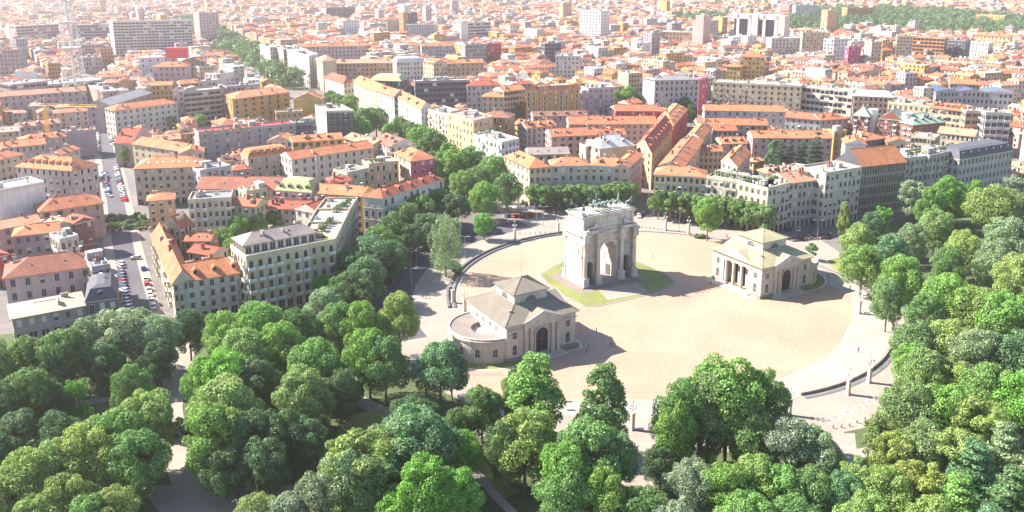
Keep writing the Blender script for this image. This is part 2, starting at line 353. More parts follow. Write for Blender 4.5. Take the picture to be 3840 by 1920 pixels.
# entablature and attic
b = MB(); b.box(-10.2, -4.6, 15.4, 10.2, 4.6, 16.1); b.box(-10.1, -4.5, 16.1, 10.1, 4.5, 17.6); b.box(-10.8, -5.2, 17.6, 10.8, 5.2, 18.2); b.box(-10.5, -4.9, 18.2, 10.5, 4.9, 18.5)
COLX = (-9.3, -4.45, 4.45, 9.3)
for s in (-1, 1):
    for x in COLX:
        y0, y1 = (-6.5, -4.6) if s < 0 else (4.6, 6.5)
        b.box(x - .95, y0, 15.4, x + .95, y1, 16.1, 0); b.box(x - .88, y0 + .05, 16.1, x + .88, y1 - .05, 17.6); b.box(x - 1.25, y0 - .4, 17.6, x + 1.25, y1 + .4, 18.2); b.box(x - 1.1, y0 - .2, 18.2, x + 1.1, y1 + .2, 18.5)
b.obj('entablature', 'marble', arch)
b = MB(); b.box(-9.9, -4.5, 18.5, 9.9, 4.5, 19.4); b.box(-9.6, -4.2, 19.4, 9.6, 4.2, 23.4); b.box(-10.0, -4.6, 23.4, 10.0, 4.6, 23.9); b.box(-10.3, -4.9, 23.9, 10.3, 4.9, 24.3); b.box(-9.7, -4.3, 24.3, 9.7, 4.3, 24.6)
for s in (-1, 1):
    for x0, x1 in ((-9.7, -4.0), (4.0, 9.7)): b.box(x0, -6.3 if s < 0 else 4.5, 18.5, x1, -4.5 if s < 0 else 6.3, 19.5)
    for x in (-9.2, 9.2, -4.4, 4.4): b.box(x - .4, -4.42 if s < 0 else 4.2, 19.4, x + .4, -4.2 if s < 0 else 4.42, 23.4)
b.obj('attic', 'marble', arch)
for s in (-1, 1):
    for x in COLX:
        y = s * 5.5
        b = MB(); b.box(x - 1.15, y - 1.15, .4, x + 1.15, y + 1.15, .9); b.box(x - .95, y - .95, .9, x + .95, y + .95, 2.9); b.box(x - 1.1, y - 1.1, 2.9, x + 1.1, y + 1.1, 3.3); b.obj('pedestal', 'marble', arch)
        b = MB(); b.lathe(x, y, [(.85, 3.3), (.88, 3.5), (.75, 3.7), (.70, 4.0), (.70, 8), (.60, 13.6), (.66, 13.7)], 14); c = b.obj('column', 'marble', arch, smooth=False)
        b = MB(); b.lathe(x, y, [(.62, 13.7), (.70, 14.2), (.66, 14.4), (.86, 14.9), (.98, 15.15)], 12); b.box(x - 1, y - 1, 15.15, x + 1, y + 1, 15.4); b.obj('capital', 'marble_relief', c)
        b = MB(); yy = (-4.3, -4.62) if s < 0 else (4.62, 4.3); b.box(x - .62, min(yy), .4, x + .62, max(yy), 15.4); b.obj('pilaster', 'marble', arch)
        b = MB(); vs, fs = relief(x - .85, 16.15, x + .85, 17.5, 10, 8, .13, rng.random(), s * 6.45, s); b.add(vs, fs)
b = MB()
for s in (-1, 1):
    archivolt(b, 0, 11.1, 3.12, 3.85, s * 4.3 - (.28 if s < 0 else 0), s * 4.3 + (.28 if s > 0 else 0))
    for x in (-7.1, 7.1): archivolt(b, x, 6.8, 1.42, 1.8, s * 4.3 - (.2 if s < 0 else 0), s * 4.3 + (.2 if s > 0 else 0))
b.obj('archivolt', 'marble', arch)
for s in (-1, 1):
    for x in (-7.1, 7.1):
        b = MB(); b.add(*relief(x - 1.3, 10.9, x + 1.3, 13.9, 14, 16, .28, rng.random(), s * 4.3, s)); b.obj('relief_panel', 'marble_relief', arch)
        b = MB(); b.box(x - 1.75, -4.55 if s < 0 else 4.3, 9.2, x + 1.75, -4.3 if s < 0 else 4.55, 9.6); b.box(x - 1.75, -4.5 if s < 0 else 4.3, 10.3, x + 1.75, -4.3 if s < 0 else 4.5, 10.6); b.obj('string_course', 'marble', arch)
        b = MB(); b.add(*relief(x - 2.2, 16.15, x + 2.2, 17.5, 30, 8, .2, rng.random(), s * 4.5, s)); b.obj('frieze_panel', 'marble_relief', arch)
    b = MB(); b.add(*relief(-3.4, 16.15, 3.4, 17.5, 40, 8, .2, rng.random(), s * 4.5, s)); b.obj('frieze_panel', 'marble_relief', arch)
    for q in (-1, 1):
        b = MB(); b.add(*relief(q * 2.9 - .75, 13.7, q * 2.9 + .75, 15.3, 10, 10, .3, rng.random(), s * 4.3, s)); b.obj('spandrel_figure', 'marble_relief', arch)
for s in (-1, 1):                                              # the two end walls
    vs, fs = relief(-2.9, 11.3, 2.9, 15.0, 26, 18, .32, 40 + s, 0, -1)
    b = MB(); b.add([(s * 10.0 + s * abs(v[1]), v[0] * -s, v[2]) for v in vs], fs if s < 0 else fs); b.obj('relief_panel', 'marble_relief', arch)
    b = MB(); x0, x1 = sorted((s * 10.0, s * 10.25)); b.box(x0, -4.3, 10.2, x1, 4.3, 10.6); b.box(x0, -3.2, 15.05, x1, 3.2, 15.25); b.obj('string_course', 'marble', arch)
    b = MB(); x0, x1 = sorted((s * 10.0, s * 10.18)); b.box(x0, -4.3, .4, x1, 4.3, 3.2); b.obj('plinth', 'marble', arch)
for x in (-3.1, 3.1):                                          # inner sides of the main passage
    s = -1 if x < 0 else 1
    vs, fs = relief(-3.0, 5.6, 3.0, 9.2, 22, 16, .2, 60 + s, 0, -1)
    b = MB(); b.add([(x - s * abs(v[1]), v[0] * s, v[2]) for v in vs], fs); b.obj('relief_panel', 'marble_relief', arch)
    b = MB(); x0, x1 = sorted((x, x - s * .25)); b.box(x0, -4.2, 10.5, x1, 4.2, 11.1); b.obj('impost', 'marble', arch)
    b = MB(); x0, x1 = sorted((x, x - s * .12)); b.box(x0, -1.2, .4, x1, 1.2, 4.2); b.obj('side_door', 'shutter', arch)
b = MB(); b.box(-3.6, -4.38, 19.8, 3.6, -4.2, 23.0); b.obj('inscription_panel', 'marble', arch)
pan = bpy.data.objects['inscription_panel']
mat('letter', (.40, .35, .30), .8, 0, 1, 0, 1)
for i, tx in enumerate(('ALLE SPERANZE DEL REGNO ITALICO', 'AUSPICE NAPOLEONE I', "I MILANESI DEDICARONO L'ANNO MDCCCVII", 'E FRANCATI DA SERVITÙ', 'FELICEMENTE RESTITUIRONO', 'MDCCCLIX')):
    c = bpy.data.curves.new('letters', 'FONT'); c.body = tx; c.align_x = 'CENTER'; c.size = .36; c.extrude = .01; c.materials.append(MATS['letter'])
    o = link('tmp', c); dg = bpy.context.evaluated_depsgraph_get(); dg.update(); me_ = bpy.data.meshes.new_from_object(o.evaluated_get(dg)); bpy.data.objects.remove(o)
    o = link('letters', me_, pan, (0, -4.392, 22.5 - i * .48)); o.rotation_euler = (R(90), 0, 0)

# ------------------------------------------------------------------ figures by skin modifier
def skin(name, pts, edges, m, sub=1, root=0):
    me = bpy.data.meshes.new(name); me.from_pydata([p[:3] for p in pts], edges, [])
    o = bpy.data.objects.new('tmp', me); COL.objects.link(o)
    o.modifiers.new('s', 'SKIN')
    sv = me.skin_vertices[0].data
    for i, p in enumerate(pts): sv[i].radius = (p[3], p[4] if len(p) > 4 else p[3]); sv[i].use_root = (i == root)
    if sub: md = o.modifiers.new('u', 'SUBSURF'); md.levels = sub; md.render_levels = sub
    dg = bpy.context.evaluated_depsgraph_get(); dg.update()
    nm = bpy.data.meshes.new_from_object(o.evaluated_get(dg)); nm.name = name
    bpy.data.objects.remove(o); nm.materials.clear()
    for mt in (m if isinstance(m, list) else [m]): nm.materials.append(MATS[mt])
    nm.polygons.foreach_set('use_smooth', [True] * len(nm.polygons))
    return nm
# horse, about 2.6 m long, facing -Y, rearing a little (front legs lifted)
def horse_mesh(rear=0.0):
    P = [(0, .9, 1.45, .34), (0, .2, 1.45, .38), (0, -.55, 1.55, .36), (0, -.95, 1.95, .24), (0, -1.2, 2.35, .17), (0, -1.5, 2.35, .13), (0, -1.75, 2.15, .09),
         (0, 1.25, 1.5, .14), (0, 1.5, 1.1, .09), (0, 1.55, .7, .05)]
    E = [(0, 1), (1, 2), (2, 3), (3, 4), (4, 5), (5, 6), (0, 7), (7, 8), (8, 9)]
    def leg(root, pts):
        k = root
        for p in pts: P.append(p); E.append((k, len(P) - 1)); k = len(P) - 1
    for s in (-1, 1):
        leg(0, [(s * .22, 1.05, 1.05, .2), (s * .22, .95, .75, .1), (s * .22, 1.15, .5, .07), (s * .22, 1.1, .05, .08)])
        lift = .45 if s > 0 else .15
        leg(2, [(s * .2, -.65, 1.15, .15), (s * .2, -.95 - lift * .4, .85 + lift * .3, .08), (s * .2, -.85 - lift * .2, .5 + lift * .2, .06), (s * .2, -.8, .1 + lift * .35, .07)])
    P.append((.07, -1.15, 2.62, .04)); E.append((4, len(P) - 1)); P.append((-.07, -1.15, 2.62, .04)); E.append((4, len(P) - 1))
    if rear:
        c, s_ = math.cos(rear), math.sin(rear); q = []
        for p in P:
            y, z = p[1] - 1.0, p[2] - .2; q.append((p[0], 1.0 + y * c + z * s_ * 1, .2 - y * s_ + z * c, *p[3:])) if (p[2] > .9 or p[1] < 0) else q.append(p)
        P = q
    return skin('horse', P, E, 'bronze', 1, 1)
def figure_mesh(name, m, seat=False, arm='up'):
    P = [(0, 0, 1.0, .16, .12), (0, 0, 1.3, .17, .12), (0, 0, 1.55, .12, .1), (0, 0, 1.72, .12), (0, 0, 1.85, .07)]; E = [(0, 1), (1, 2), (2, 3), (3, 4)]
    def limb(r, pts):
        k = r
        for p in pts: P.append(p); E.append((k, len(P) - 1)); k = len(P) - 1
    for s in (-1, 1):
        if seat: limb(0, [(s * .28, -.2, .95, .1), (s * .38, -.3, .5, .07), (s * .36, -.25, .1, .06)])
        else: limb(0, [(s * .1, 0, .75, .13), (s * .12, 0, .4, .09), (s * .12, -.05, .06, .08)])
        if arm == 'up' and s > 0: limb(2, [(s * .22, 0, 1.5, .06), (s * .38, -.15, 1.75, .05), (s * .45, -.25, 2.05, .05)])
        else: limb(2, [(s * .22, 0, 1.46, .06), (s * .3, .02, 1.2, .05), (s * .3, -.15, 1.0, .04)])
    return skin(name, P, E, m, 1, 0)
HORSE = horse_mesh(); HORSE_R = horse_mesh(.42)
RIDER = figure_mesh('rider', 'bronze', True); GODDESS = figure_mesh('charioteer', 'bronze'); 
ZT = .18 + 24.6 * AS[2]
ses = thing('chariot_statue', 'green bronze chariot drawn by six horses on top of the arch', 'statue', (*fr(AC, 0, 0), ZT), TH); ses.scale = (1.15, 1.15, 1.15)
for i in range(6): link('horse', HORSE, ses, (-4.6 + 1.75 * i, -1.0 - .5 * math.sin(i * 1.3), 0), .06 * (i - 2.5), (1.25, 1.25, 1.25))
b = MB(); n = 12
b.lathe(0, 2.6, [(1.0, .9), (1.25, 1.0), (1.35, 1.8), (1.15, 2.3), (1.0, 2.2), (.9, 1.1)], 14); b.box(-.9, 1.8, .8, .9, 3.4, 1.0); b.bar((0, 2, .9), (0, -1.5, 1.5), .09)
b.obj('chariot', 'bronze', ses)
for s in (-1, 1):
    b = MB()
    for k in range(10):
        a0, a1 = 2 * math.pi * k / 10, 2 * math.pi * (k + 1) / 10
        b.bar((s * 1.4, 2.6 + .85 * math.cos(a0), .88 + .85 * math.sin(a0)), (s * 1.4, 2.6 + .85 * math.cos(a1), .88 + .85 * math.sin(a1)), .1)
        if k % 2: b.bar((s * 1.4, 2.6, .88), (s * 1.4, 2.6 + .85 * math.cos(a0), .88 + .85 * math.sin(a0)), .06)
    b.obj('wheel', 'bronze', ses)
link('charioteer', GODDESS, ses, (0, 2.6, 1.05), 0, (1.9, 1.9, 1.9))
for i, (x, y, rz, lab) in enumerate(((-8.9, -3.4, -.5, 'bronze rearing horse and rider at the near left corner of the arch'), (8.9, -3.4, .5, 'bronze rearing horse and rider at the near right corner of the arch'),
                                  (-8.9, 3.3, -2.2, 'bronze rearing horse and rider at the far left corner of the arch'), (8.9, 3.3, 2.4, 'bronze rearing horse and rider at the far right corner of the arch'))):
    t = thing('rider_statue', lab, 'statue', (*fa(x, y), ZT + .15), TH + rz, 'bronze riders on the arch corners')
    link('horse', HORSE_R, t, (0, 0, 0), 0, (1.15, 1.15, 1.15)); link('rider', RIDER, t, (0, -.05, 1.35), 0, (1.2, 1.2, 1.2))
    b = MB(); b.box(-.8, -1.6, -.18, .8, 1.7, .03); b.obj('plinth', 'bronze', t)
# reclining river figures on the attic ledge
RP = [(0, 0, .45, .42), (.55, 0, .85, .46), (.95, 0, 1.35, .36), (1.05, -.05, 1.85, .27), (-.6, -.25, .5, .34), (-1.2, -.3, .75, .26), (-1.75, -.3, .25, .2), (-2.1, -.3, .2, .15), (-.6, .2, .4, .32), (-1.4, .2, .35, .24), (-2.0, .2, .2, .16), (1.35, -.3, 1.15, .17), (1.45, -.4, .65, .14), (1.1, -.5, .3, .12), (.4, -.4, 1.2, .16), (-.1, -.5, .95, .14), (-.5, -.5, .9, .1)]
RE = [(0, 1), (1, 2), (2, 3), (0, 4), (4, 5), (5, 6), (6, 7), (0, 8), (8, 9), (9, 10), (2, 11), (11, 12), (12, 13), (2, 14), (14, 15), (15, 16)]
RIVER = skin('reclining_figure', RP, RE, 'marble', 1, 0)
for x, y, sx, rz, lab in ((-6.4, -5.3, 1, 0, 'left'), (6.6, -5.3, -1, 0, 'right')):
    t = tag(link('reclining_statue', RIVER, None, (*fa(x, y), 19.5 * AS[2] + .18), TH, (1.3 * sx, 1.3, 1.3)), 'white reclining river statue above the %s side opening of the arch' % lab, 'statue', 'reclining statues on the arch front')

# ================================================================== the two customs houses
def customs_house(center, semi, roofm, label):
    t = thing('customs_house', label, 'customs house', (*center, .05), TH)
    s = semi                                        # side (-1 or +1 along x) with the round wing; portico on the other
    h = 11.6; a = 12.1
    p = -s                                          # portico side
    b = MB()
    # walls: block with a recessed portico on side p
    px0 = p * a; rec = p * (a - 3.2); pw = 6.4
    outline = [(-a, -a), (a, -a), (a, a), (-a, a)]
    if p < 0: outline = [(-a, -a), (a, -a), (a, a), (-a, a), (-a, pw), (rec, pw), (rec, -pw), (-a, -pw)]
    else: outline = [(-a, -a), (a, -a), (a, -pw), (rec, -pw), (rec, pw), (a, pw), (a, a), (-a, a)]
    b.prism(outline, 0, 9.4, cap=False); b.prism([(-a, -a), (a, -a), (a, a), (-a, a)], 9.4, h, cap=True)
    b.add([(rec, -pw, 9.4), (px0, -pw, 9.4), (px0, pw, 9.4), (rec, pw, 9.4)], [(0, 1, 2, 3)])
    wall = b.obj('wall', 'stone', t)
    b = MB()
    def ringbox(o, z0, z1): 
        for x0, y0, x1, y1 in ((-a - o, -a - o, a + o, -a - .003), (-a - o, a + .003, a + o, a + o), (-a - o, -a - .003, -a - .003, a + .003), (a + .003, -a - .003, a + o, a + .003)): b.box(x0, y0, z0, x1, y1, z1)
    ringbox(.28, 9.5, 9.8); ringbox(.22, 10.9, 11.15); ringbox(.75, 11.25, 11.6); b.obj('cornice', 'stone', t)
    b = MB(); ringbox(.18, 0, 1.1); b.obj('plinth', 'granite', t)
    # horizontal joints of the rusticated wall
    # main hipped roof up to the lantern
    b = MB(); o = a + 1.0; c = 6.0; z0, z1 = h + .01, 14.9
    b.add([(-o, -o, z0), (o, -o, z0), (o, o, z0), (-o, o, z0), (-c, -c, z1), (c, -c, z1), (c, c, z1), (-c, c, z1)], [(0, 1, 5, 4), (1, 2, 6, 5), (2, 3, 7, 6), (3, 0, 4, 7)])
    b.add([(-o, -o, z0), (o, -o, z0), (o, o, z0), (-o, o, z0)], [(3, 2, 1, 0)])
    roof = b.obj('roof', roofm, t)
    # gabled pediments: front/back and both sides
    def pediment(M, w, proj):
        zp = 14.3; q = MB()
        e = w + .6
        vs = [(-e, -a - proj - .5, 11.62), (0, -a - proj - .5, zp), (e, -a - proj - .5, 11.62), (-e, -6.6, 11.62), (0, -4.6, zp), (e, -6.6, 11.62)]
        q.add([M @ Vector(v) for v in vs], [(0, 1, 4, 3), (1, 2, 5, 4), (2, 0, 3, 5)]); q.obj('pediment_roof', roofm, t)
        q = MB(); vs = [(-e + .25, -a - proj - .54, 11.62), (0, -a - proj - .54, zp - .22), (e - .25, -a - proj - .54, 11.62)]
        vs2 = [(-e - .1, -a - proj - .56, 11.55), (0, -a - proj - .56, zp + .12), (e + .1, -a - proj - .56, 11.55), (e - .7, -a - proj - .56, 11.62), (0, -a - proj - .56, zp - .28), (-e + .7, -a - proj - .56, 11.62)]
        back = [(x, y + .3, z) for x, y, z in vs2]
        q.add([M @ Vector(v) for v in vs], [(0, 2, 1)], 0)
        q.add([M @ Vector(v) for v in vs2 + back], [(0, 5, 4, 1), (1, 4, 3, 2), (0, 1, 7, 6), (1, 2, 8, 7)], 1)
        q.obj('pediment', ['stone', 'whitepaint'], t)
    I = Matrix.Identity(4)
    def proj_block(M, w, proj, arched):            # the projecting centre of a front: entablature, pilasters, doorway
        q = MB()
        q.box(-w, -a - proj, 9.6, w, -a - .01, 11.6, 0, M); q.box(-w - .2, -a - proj - .25, 11.2, w + .2, -a - .012, 11.615, 0, M); q.obj('entablature', 'stone', t)
        for x in (-w + .7, -w + 2.6, w - 2.6, w - .7):
            q = MB(); q.box(x - .55, -a - proj + .02, .5, x + .55, -a - .008, 9.0, 0, M); q.box(x - .7, -a - proj - .1, 9.0, x + .7, -a - .006, 9.6, 0, M); q.box(x - .75, -a - proj - .15, 0, x + .75, -a - .005, .8, 0, M); q.obj('pilaster', 'stone', t)
        if arched:
            q = MB(); n = 14; A = [(-2.1, 0)] + [(-2.1 * math.cos(math.pi * i / n), 6.6 + 2.1 * math.sin(math.pi * i / n)) for i in range(n + 1)] + [(2.1, 0)]
            q.add([M @ Vector((x, -a - .03, z)) for x, z in A], [tuple(range(len(A)))], 0)
            q.box(-.09, -a - .09, 0, .09, -a - .02, 8.6, 1, M); q.box(-2.1, -a - .09, 5.0, 2.1, -a - .02, 5.2, 1, M); q.box(-2.0, -a - .10, 0, -1.9, -a - .02, 6.6, 1, M); q.box(1.9, -a - .10, 0, 2.0, -a - .02, 6.6, 1, M)
            for zz in (6.3, 7.3): q.box(-1.7, -a - .08, zz, 1.7, -a - .02, zz + .07, 1, M)
            q.obj('arched_door', ['glass', 'shutter'], t)
            q = MB(); archivolt(q, 0, 6.6, 2.12, 2.6, -a - .3, -a - .005); q.v = [tuple(M @ Vector(v)) for v in q.v]
            for x in (-2.62, 2.12): q.box(x, -a - .3, 0, x + .5, -a - .005, 6.6, 0, M)
            q.obj('door_surround', 'stone', t)
    def win(M, x, z, w, hh, arched=False):
        q = MB(); n = 8
        if arched: A = [(x - w / 2, z)] + [(x - w / 2 * math.cos(math.pi * i / n), z + hh + w / 2 * math.sin(math.pi * i / n)) for i in range(n + 1)] + [(x + w / 2, z)]
        else: A = [(x - w / 2, z), (x - w / 2, z + hh), (x + w / 2, z + hh), (x + w / 2, z)]
        q.add([M @ Vector((xx, -a - .03, zz)) for xx, zz in A], [tuple(range(len(A)))], 0)
        for x0, z0, x1, z1 in ((x - w / 2 - .2, z - .25, x + w / 2 + .2, z), (x - w / 2 - .2, z, x - w / 2, z + hh), (x + w / 2, z, x + w / 2 + .2, z + hh), (x - .05, z, x + .05, z + hh), (x - w / 2, z + hh * .5, x + w / 2, z + hh * .5 + .07)):
            q.box(x0, -a - .12, z0, x1, -a - .005, z1, 1, M)
        if arched:
            r = MB(); archivolt(r, x, z + hh, w / 2, w / 2 + .2, -a - .12, -a - .005, n=8); q.add([M @ Vector(v) for v in r.v], r.f, 1)
        else: q.box(x - w / 2 - .2, -a - .12, z + hh, x + w / 2 + .2, -a - .005, z + hh + .2, 1, M)
        q.obj('window', ['glass', 'stone'], t)
    for rz in (0, math.pi):
        M = Matrix.Rotation(rz, 4, 'Z'); proj_block(M, 6.3, .7, True); pediment(M, 6.3, .7)
        for x in (-9.3, 9.3): win(M, x, 7.0, 1.3, 1.9); win(M, x, 1.9, 1.3, 2.4, True)
    Mp = Matrix.Rotation(-math.pi / 2 if p < 0 else math.pi / 2, 4, 'Z')
    pediment(Mp, 6.9, .25)
    for x in (-9.3, 9.3): win(Mp, x, 7.0, 1.3, 1.9); win(Mp, x, 1.9, 1.3, 2.4, True)
    for y in (-5.7, -1.95, 1.95, 5.7):
        q = MB(); q.lathe(p * (a - .75), y, [(.85, 0), (.85, .35), (.68, .5), (.66, 3), (.56, 8.5), (.72, 8.9)], 14); q.box(p * (a - .75) - .8, y - .8, 8.9, p * (a - .75) + .8, y + .8, 9.4); q.obj('portico_column', 'stone', t)
    q = MB()
    for y in (-3.8, 0, 3.8):
        q.box(rec + (.02 if p > 0 else -.06), y - 1.4, .6, rec + (.06 if p > 0 else -.02), y + 1.4, 8.4, 0)
        for k in range(5): q.box(rec - .1, y - 1.4 + .7 * k - .04, .6, rec + .1, y - 1.4 + .7 * k + .04, 8.4, 1)
        for z in (.6, 3.2, 5.8, 8.3): q.box(rec - .1, y - 1.4, z, rec + .1, y + 1.4, z + .1, 1)
    q.obj('portico_glazing', ['glass', 'darkmetal'], t)
    q = MB(); x0, x1 = sorted((px0, px0 + p * 2.6)); q.box(x0, -8, 0, x1, 8, .3); x0, x1 = sorted((px0, px0 + p * 1.6)); q.box(x0, -7.4, .3, x1, 7.4, .55); x0, x1 = sorted((rec, px0)); q.box(x0, -pw, 0, x1, pw, .58); q.obj('portico_steps', 'stone', t)
    # lantern
    b = MB(); c = 5.7; b.box(-c, -c, 13.2, c, c, 17.7); b.box(-c - .12, -c - .12, 17.2, c + .12, c + .12, 17.45); ln = b.obj('lantern', 'stone', t)
    b = MB(); o = c + .7; b.add([(-o, -o, 17.7), (o, -o, 17.7), (o, o, 17.7), (-o, o, 17.7), (-o, -o, 17.9), (o, -o, 17.9), (o, o, 17.9), (-o, o, 17.9), (0, 0, 20.7)],
                                [(4, 5, 8), (5, 6, 8), (6, 7, 8), (7, 4, 8), (0, 1, 5, 4), (1, 2, 6, 5), (2, 3, 7, 6), (3, 0, 4, 7), (3, 2, 1, 0)]); lr = b.obj('lantern_roof', roofm, t)
    for k in range(4):
        M = Matrix.Rotation(k * math.pi / 2, 4, 'Z'); q = MB(); n = 12
        A = [(-1.75 * math.cos(math.pi * i / n), 15.0 + 1.75 * math.sin(math.pi * i / n)) for i in range(n + 1)]
        q.add([M @ Vector((x, -c - .03, z)) for x, z in A], [tuple(range(n + 1))], 0)
        r = MB(); archivolt(r, 0, 15.0, 1.75, 2.0, -c - .1, -c - .002, n=12); q.add([M @ Vector(v) for v in r.v], r.f, 1)
        for x in (-.9, -.3, .3, .9): q.box(x - .05, -c - .08, 15.0, x + .05, -c - .02, 15 + math.sqrt(1.75 ** 2 - x * x), 1, M)
        q.box(-1.5, -c - .08, 15.75, 1.5, -c - .02, 15.83, 1, M); q.box(-1.9, -c - .1, 14.8, 1.9, -c - .002, 15.0, 1, M)
        q.obj('lunette_window', ['glass', 'stone'], ln)
    # standing seams
    def seams(par, e0, zz0, e1, zz1, step):
        q = MB()
        for k in range(4):
            M = Matrix.Rotation(k * math.pi / 2, 4, 'Z'); n = int(2 * e0 / step)
            for i in range(1, n):
                x = -e0 + 2 * e0 * i / n
                f = 1.0 if abs(x) <= e1 else (e0 - abs(x)) / (e0 - e1)
                if f < .05: continue
                y1 = -e0 + (e0 - e1) * f; zt = zz0 + (zz1 - zz0) * f
                q.bar(M @ Vector((x, -e0, zz0 + .03)), M @ Vector((x, y1, zt + .03)), .05)
        for k in range(4):
            M = Matrix.Rotation(k * math.pi / 2, 4, 'Z'); q.bar(M @ Vector((-e0, -e0, zz0 + .05)), M @ Vector((-e1, -e1, zz1 + .05)), .09)
        o = q.obj('roof_seams', roofm, par); o['kind'] = 'stuff'
    seams(roof, 13.1, h + .01, 6.0, 14.9, .75); seams(lr, 6.4, 17.9, .02, 20.7, .75)
    # little roof vents
    for x, y in ((-8.5, -8.0), (4.5, 8.5)):
        q = MB(); q.box(x - .35, y - .35, 12.5, x + .35, y + .35, 14.1); q.box(x - .45, y - .45, 14.1, x + .45, y + .45, 14.2); q.obj('vent', 'granite', roof)
    # round wing
    q = MB(); n = 28; r = 11.6; ri = 4.8; hz = 6.6
    A = [(s * a + s * r * math.sin(math.pi * i / n), -r * math.cos(math.pi * i / n)) for i in range(n + 1)]
    B = [(s * a + s * ri * math.sin(math.pi * i / n), -ri * math.cos(math.pi * i / n)) for i in range(n + 1)]
    C = [(s * a + s * (r - .5) * math.sin(math.pi * i / n), -(r - .5) * math.cos(math.pi * i / n)) for i in range(n + 1)]
    E_ = [(s * a + s * (r + .35) * math.sin(math.pi * i / n), -(r + .35) * math.cos(math.pi * i / n)) for i in range(n + 1)]
    k = n + 1
    def strip(q, lo, zl, hi, zh, m):
        fs = [(i, i + 1, k + i + 1, k + i) for i in range(n)]
        q.add([(*p_, zl) for p_ in lo] + [(*p_, zh) for p_ in hi], fs if s > 0 else [f[::-1] for f in fs], m)
    strip(q, A, 0, A, hz, 0); strip(q, A, hz, E_, hz, 0); strip(q, E_, hz, E_, hz + .5, 0); strip(q, E_, hz + .5, A, hz + .5, 0); strip(q, A, hz + .5, A, hz + 1.1, 0); strip(q, A, hz + 1.1, C, hz + 1.1, 0); strip(q, C, hz + 1.1, C, hz + .45, 0)
    q.obj('round_wing', 'stone', t)
    q = MB(); strip(q, C, hz + .8, B, hz + .1, 0); strip(q, B, hz + .1, B, hz - 1.2, 0); q.obj('round_roof', 'roof_taupe', t)
    q = MB(); q.add([(*p_, hz - 1.2) for p_ in B], [tuple(range(k)) if s > 0 else tuple(range(k))[::-1]], 0)
    for i in range(4, n, 5): q.bar((s * a, 0, hz - 1.17), (*B[i], hz - 1.17), .08, 1)
    q.obj('court_glazing', ['roof_white', 'greymetal'], t)
    for i in range(2, n, 4):
        th = math.pi * (i + .5) / n; M = Matrix.Translation((s * a, 0, 0)) @ Matrix.Rotation(s * th if s > 0 else -th, 4, 'Z') @ Matrix.Translation((0, a - r, 0))
        win(M, 0, 2.2, 1.25, 2.3)
    for y in (-6, -2.2, 2.2, 6): win(Matrix.Rotation(math.pi / 2 if s > 0 else -math.pi / 2, 4, 'Z'), y, 8.0, .9, 1.3)
    return t
CL = (2.8, 254.0); CR = (90.7, 303.8)
mat('roof_lead', (.195, .165, .125), .7, .12, .3, .1, 1.5)
mat('roof_green', (.325, .29, .17), .7, .14, .25, .1, 1.5)
customs_house(CL, -1, 'roof_lead', 'customs house with grey-brown ribbed roof and round wing, left of the arch')
customs_house(CR, 1, 'roof_green', 'customs house with yellow-green roof and columned portico, right of the arch')
mb = MB(); mb.bar((*CL, 20.7), (*CL, 29), .05); mb.cyl(CL[0], CL[1], 20.6, 21.0, .15); tag(mb.obj('flagpole', 'greymetal'), 'thin bare pole on the grey lantern roof of the near customs house', 'pole')
# aprons of grass and kerbs round the customs houses
for c, s in ((CL, -1), (CR, 1)):
    pts = [fr(c, s * 12.1 + s * 15.5 * math.sin(math.pi * i / 20), -15.5 * math.cos(math.pi * i / 20)) for i in range(21)]
    pts = pts + [fr(c, -s * 13, 14.6), fr(c, -s * 15, 10.5), fr(c, -s * 15, -10.5), fr(c, -s * 13, -14.6)]
    if s < 0: pts = pts[::-1]
    mb = MB(); mb.prism(pts, 0, .12); tag(mb.obj('apron_kerb', 'stone'), 'pale kerb round the %s customs house' % ('near' if s < 0 else 'far'), 'kerb')
    sheet('apron_grass', [tuple(Vector(c) + (Vector(p) - Vector(c)) * .965) for p in pts], .128, 'grass')
    sheet('apron_paving', [fr(c, x, y) for x, y in ((-s * 15.6, -11), (-s * 12.2, -11), (-s * 12.2, 11), (-s * 15.6, 11))][::(1 if s < 0 else -1)], .134, 'stone')
    sheet('apron_paving', [fr(c, x, y) for x, y in ((-7.5, -16.2), (7.5, -16.2), (7.5, -12), (-7.5, -12))], .14, 'stone')
for r_ in (17.0, 17.8, 18.6):
    A = [fr(CL, -12.1 - r_ * math.sin(math.pi * (.08 + .55 * i / 30)), -r_ * math.cos(math.pi * (.08 + .55 * i / 30))) for i in range(31)]
    ribbon('apron_step', A, .35, .06 + .002 * r_, 'granite')
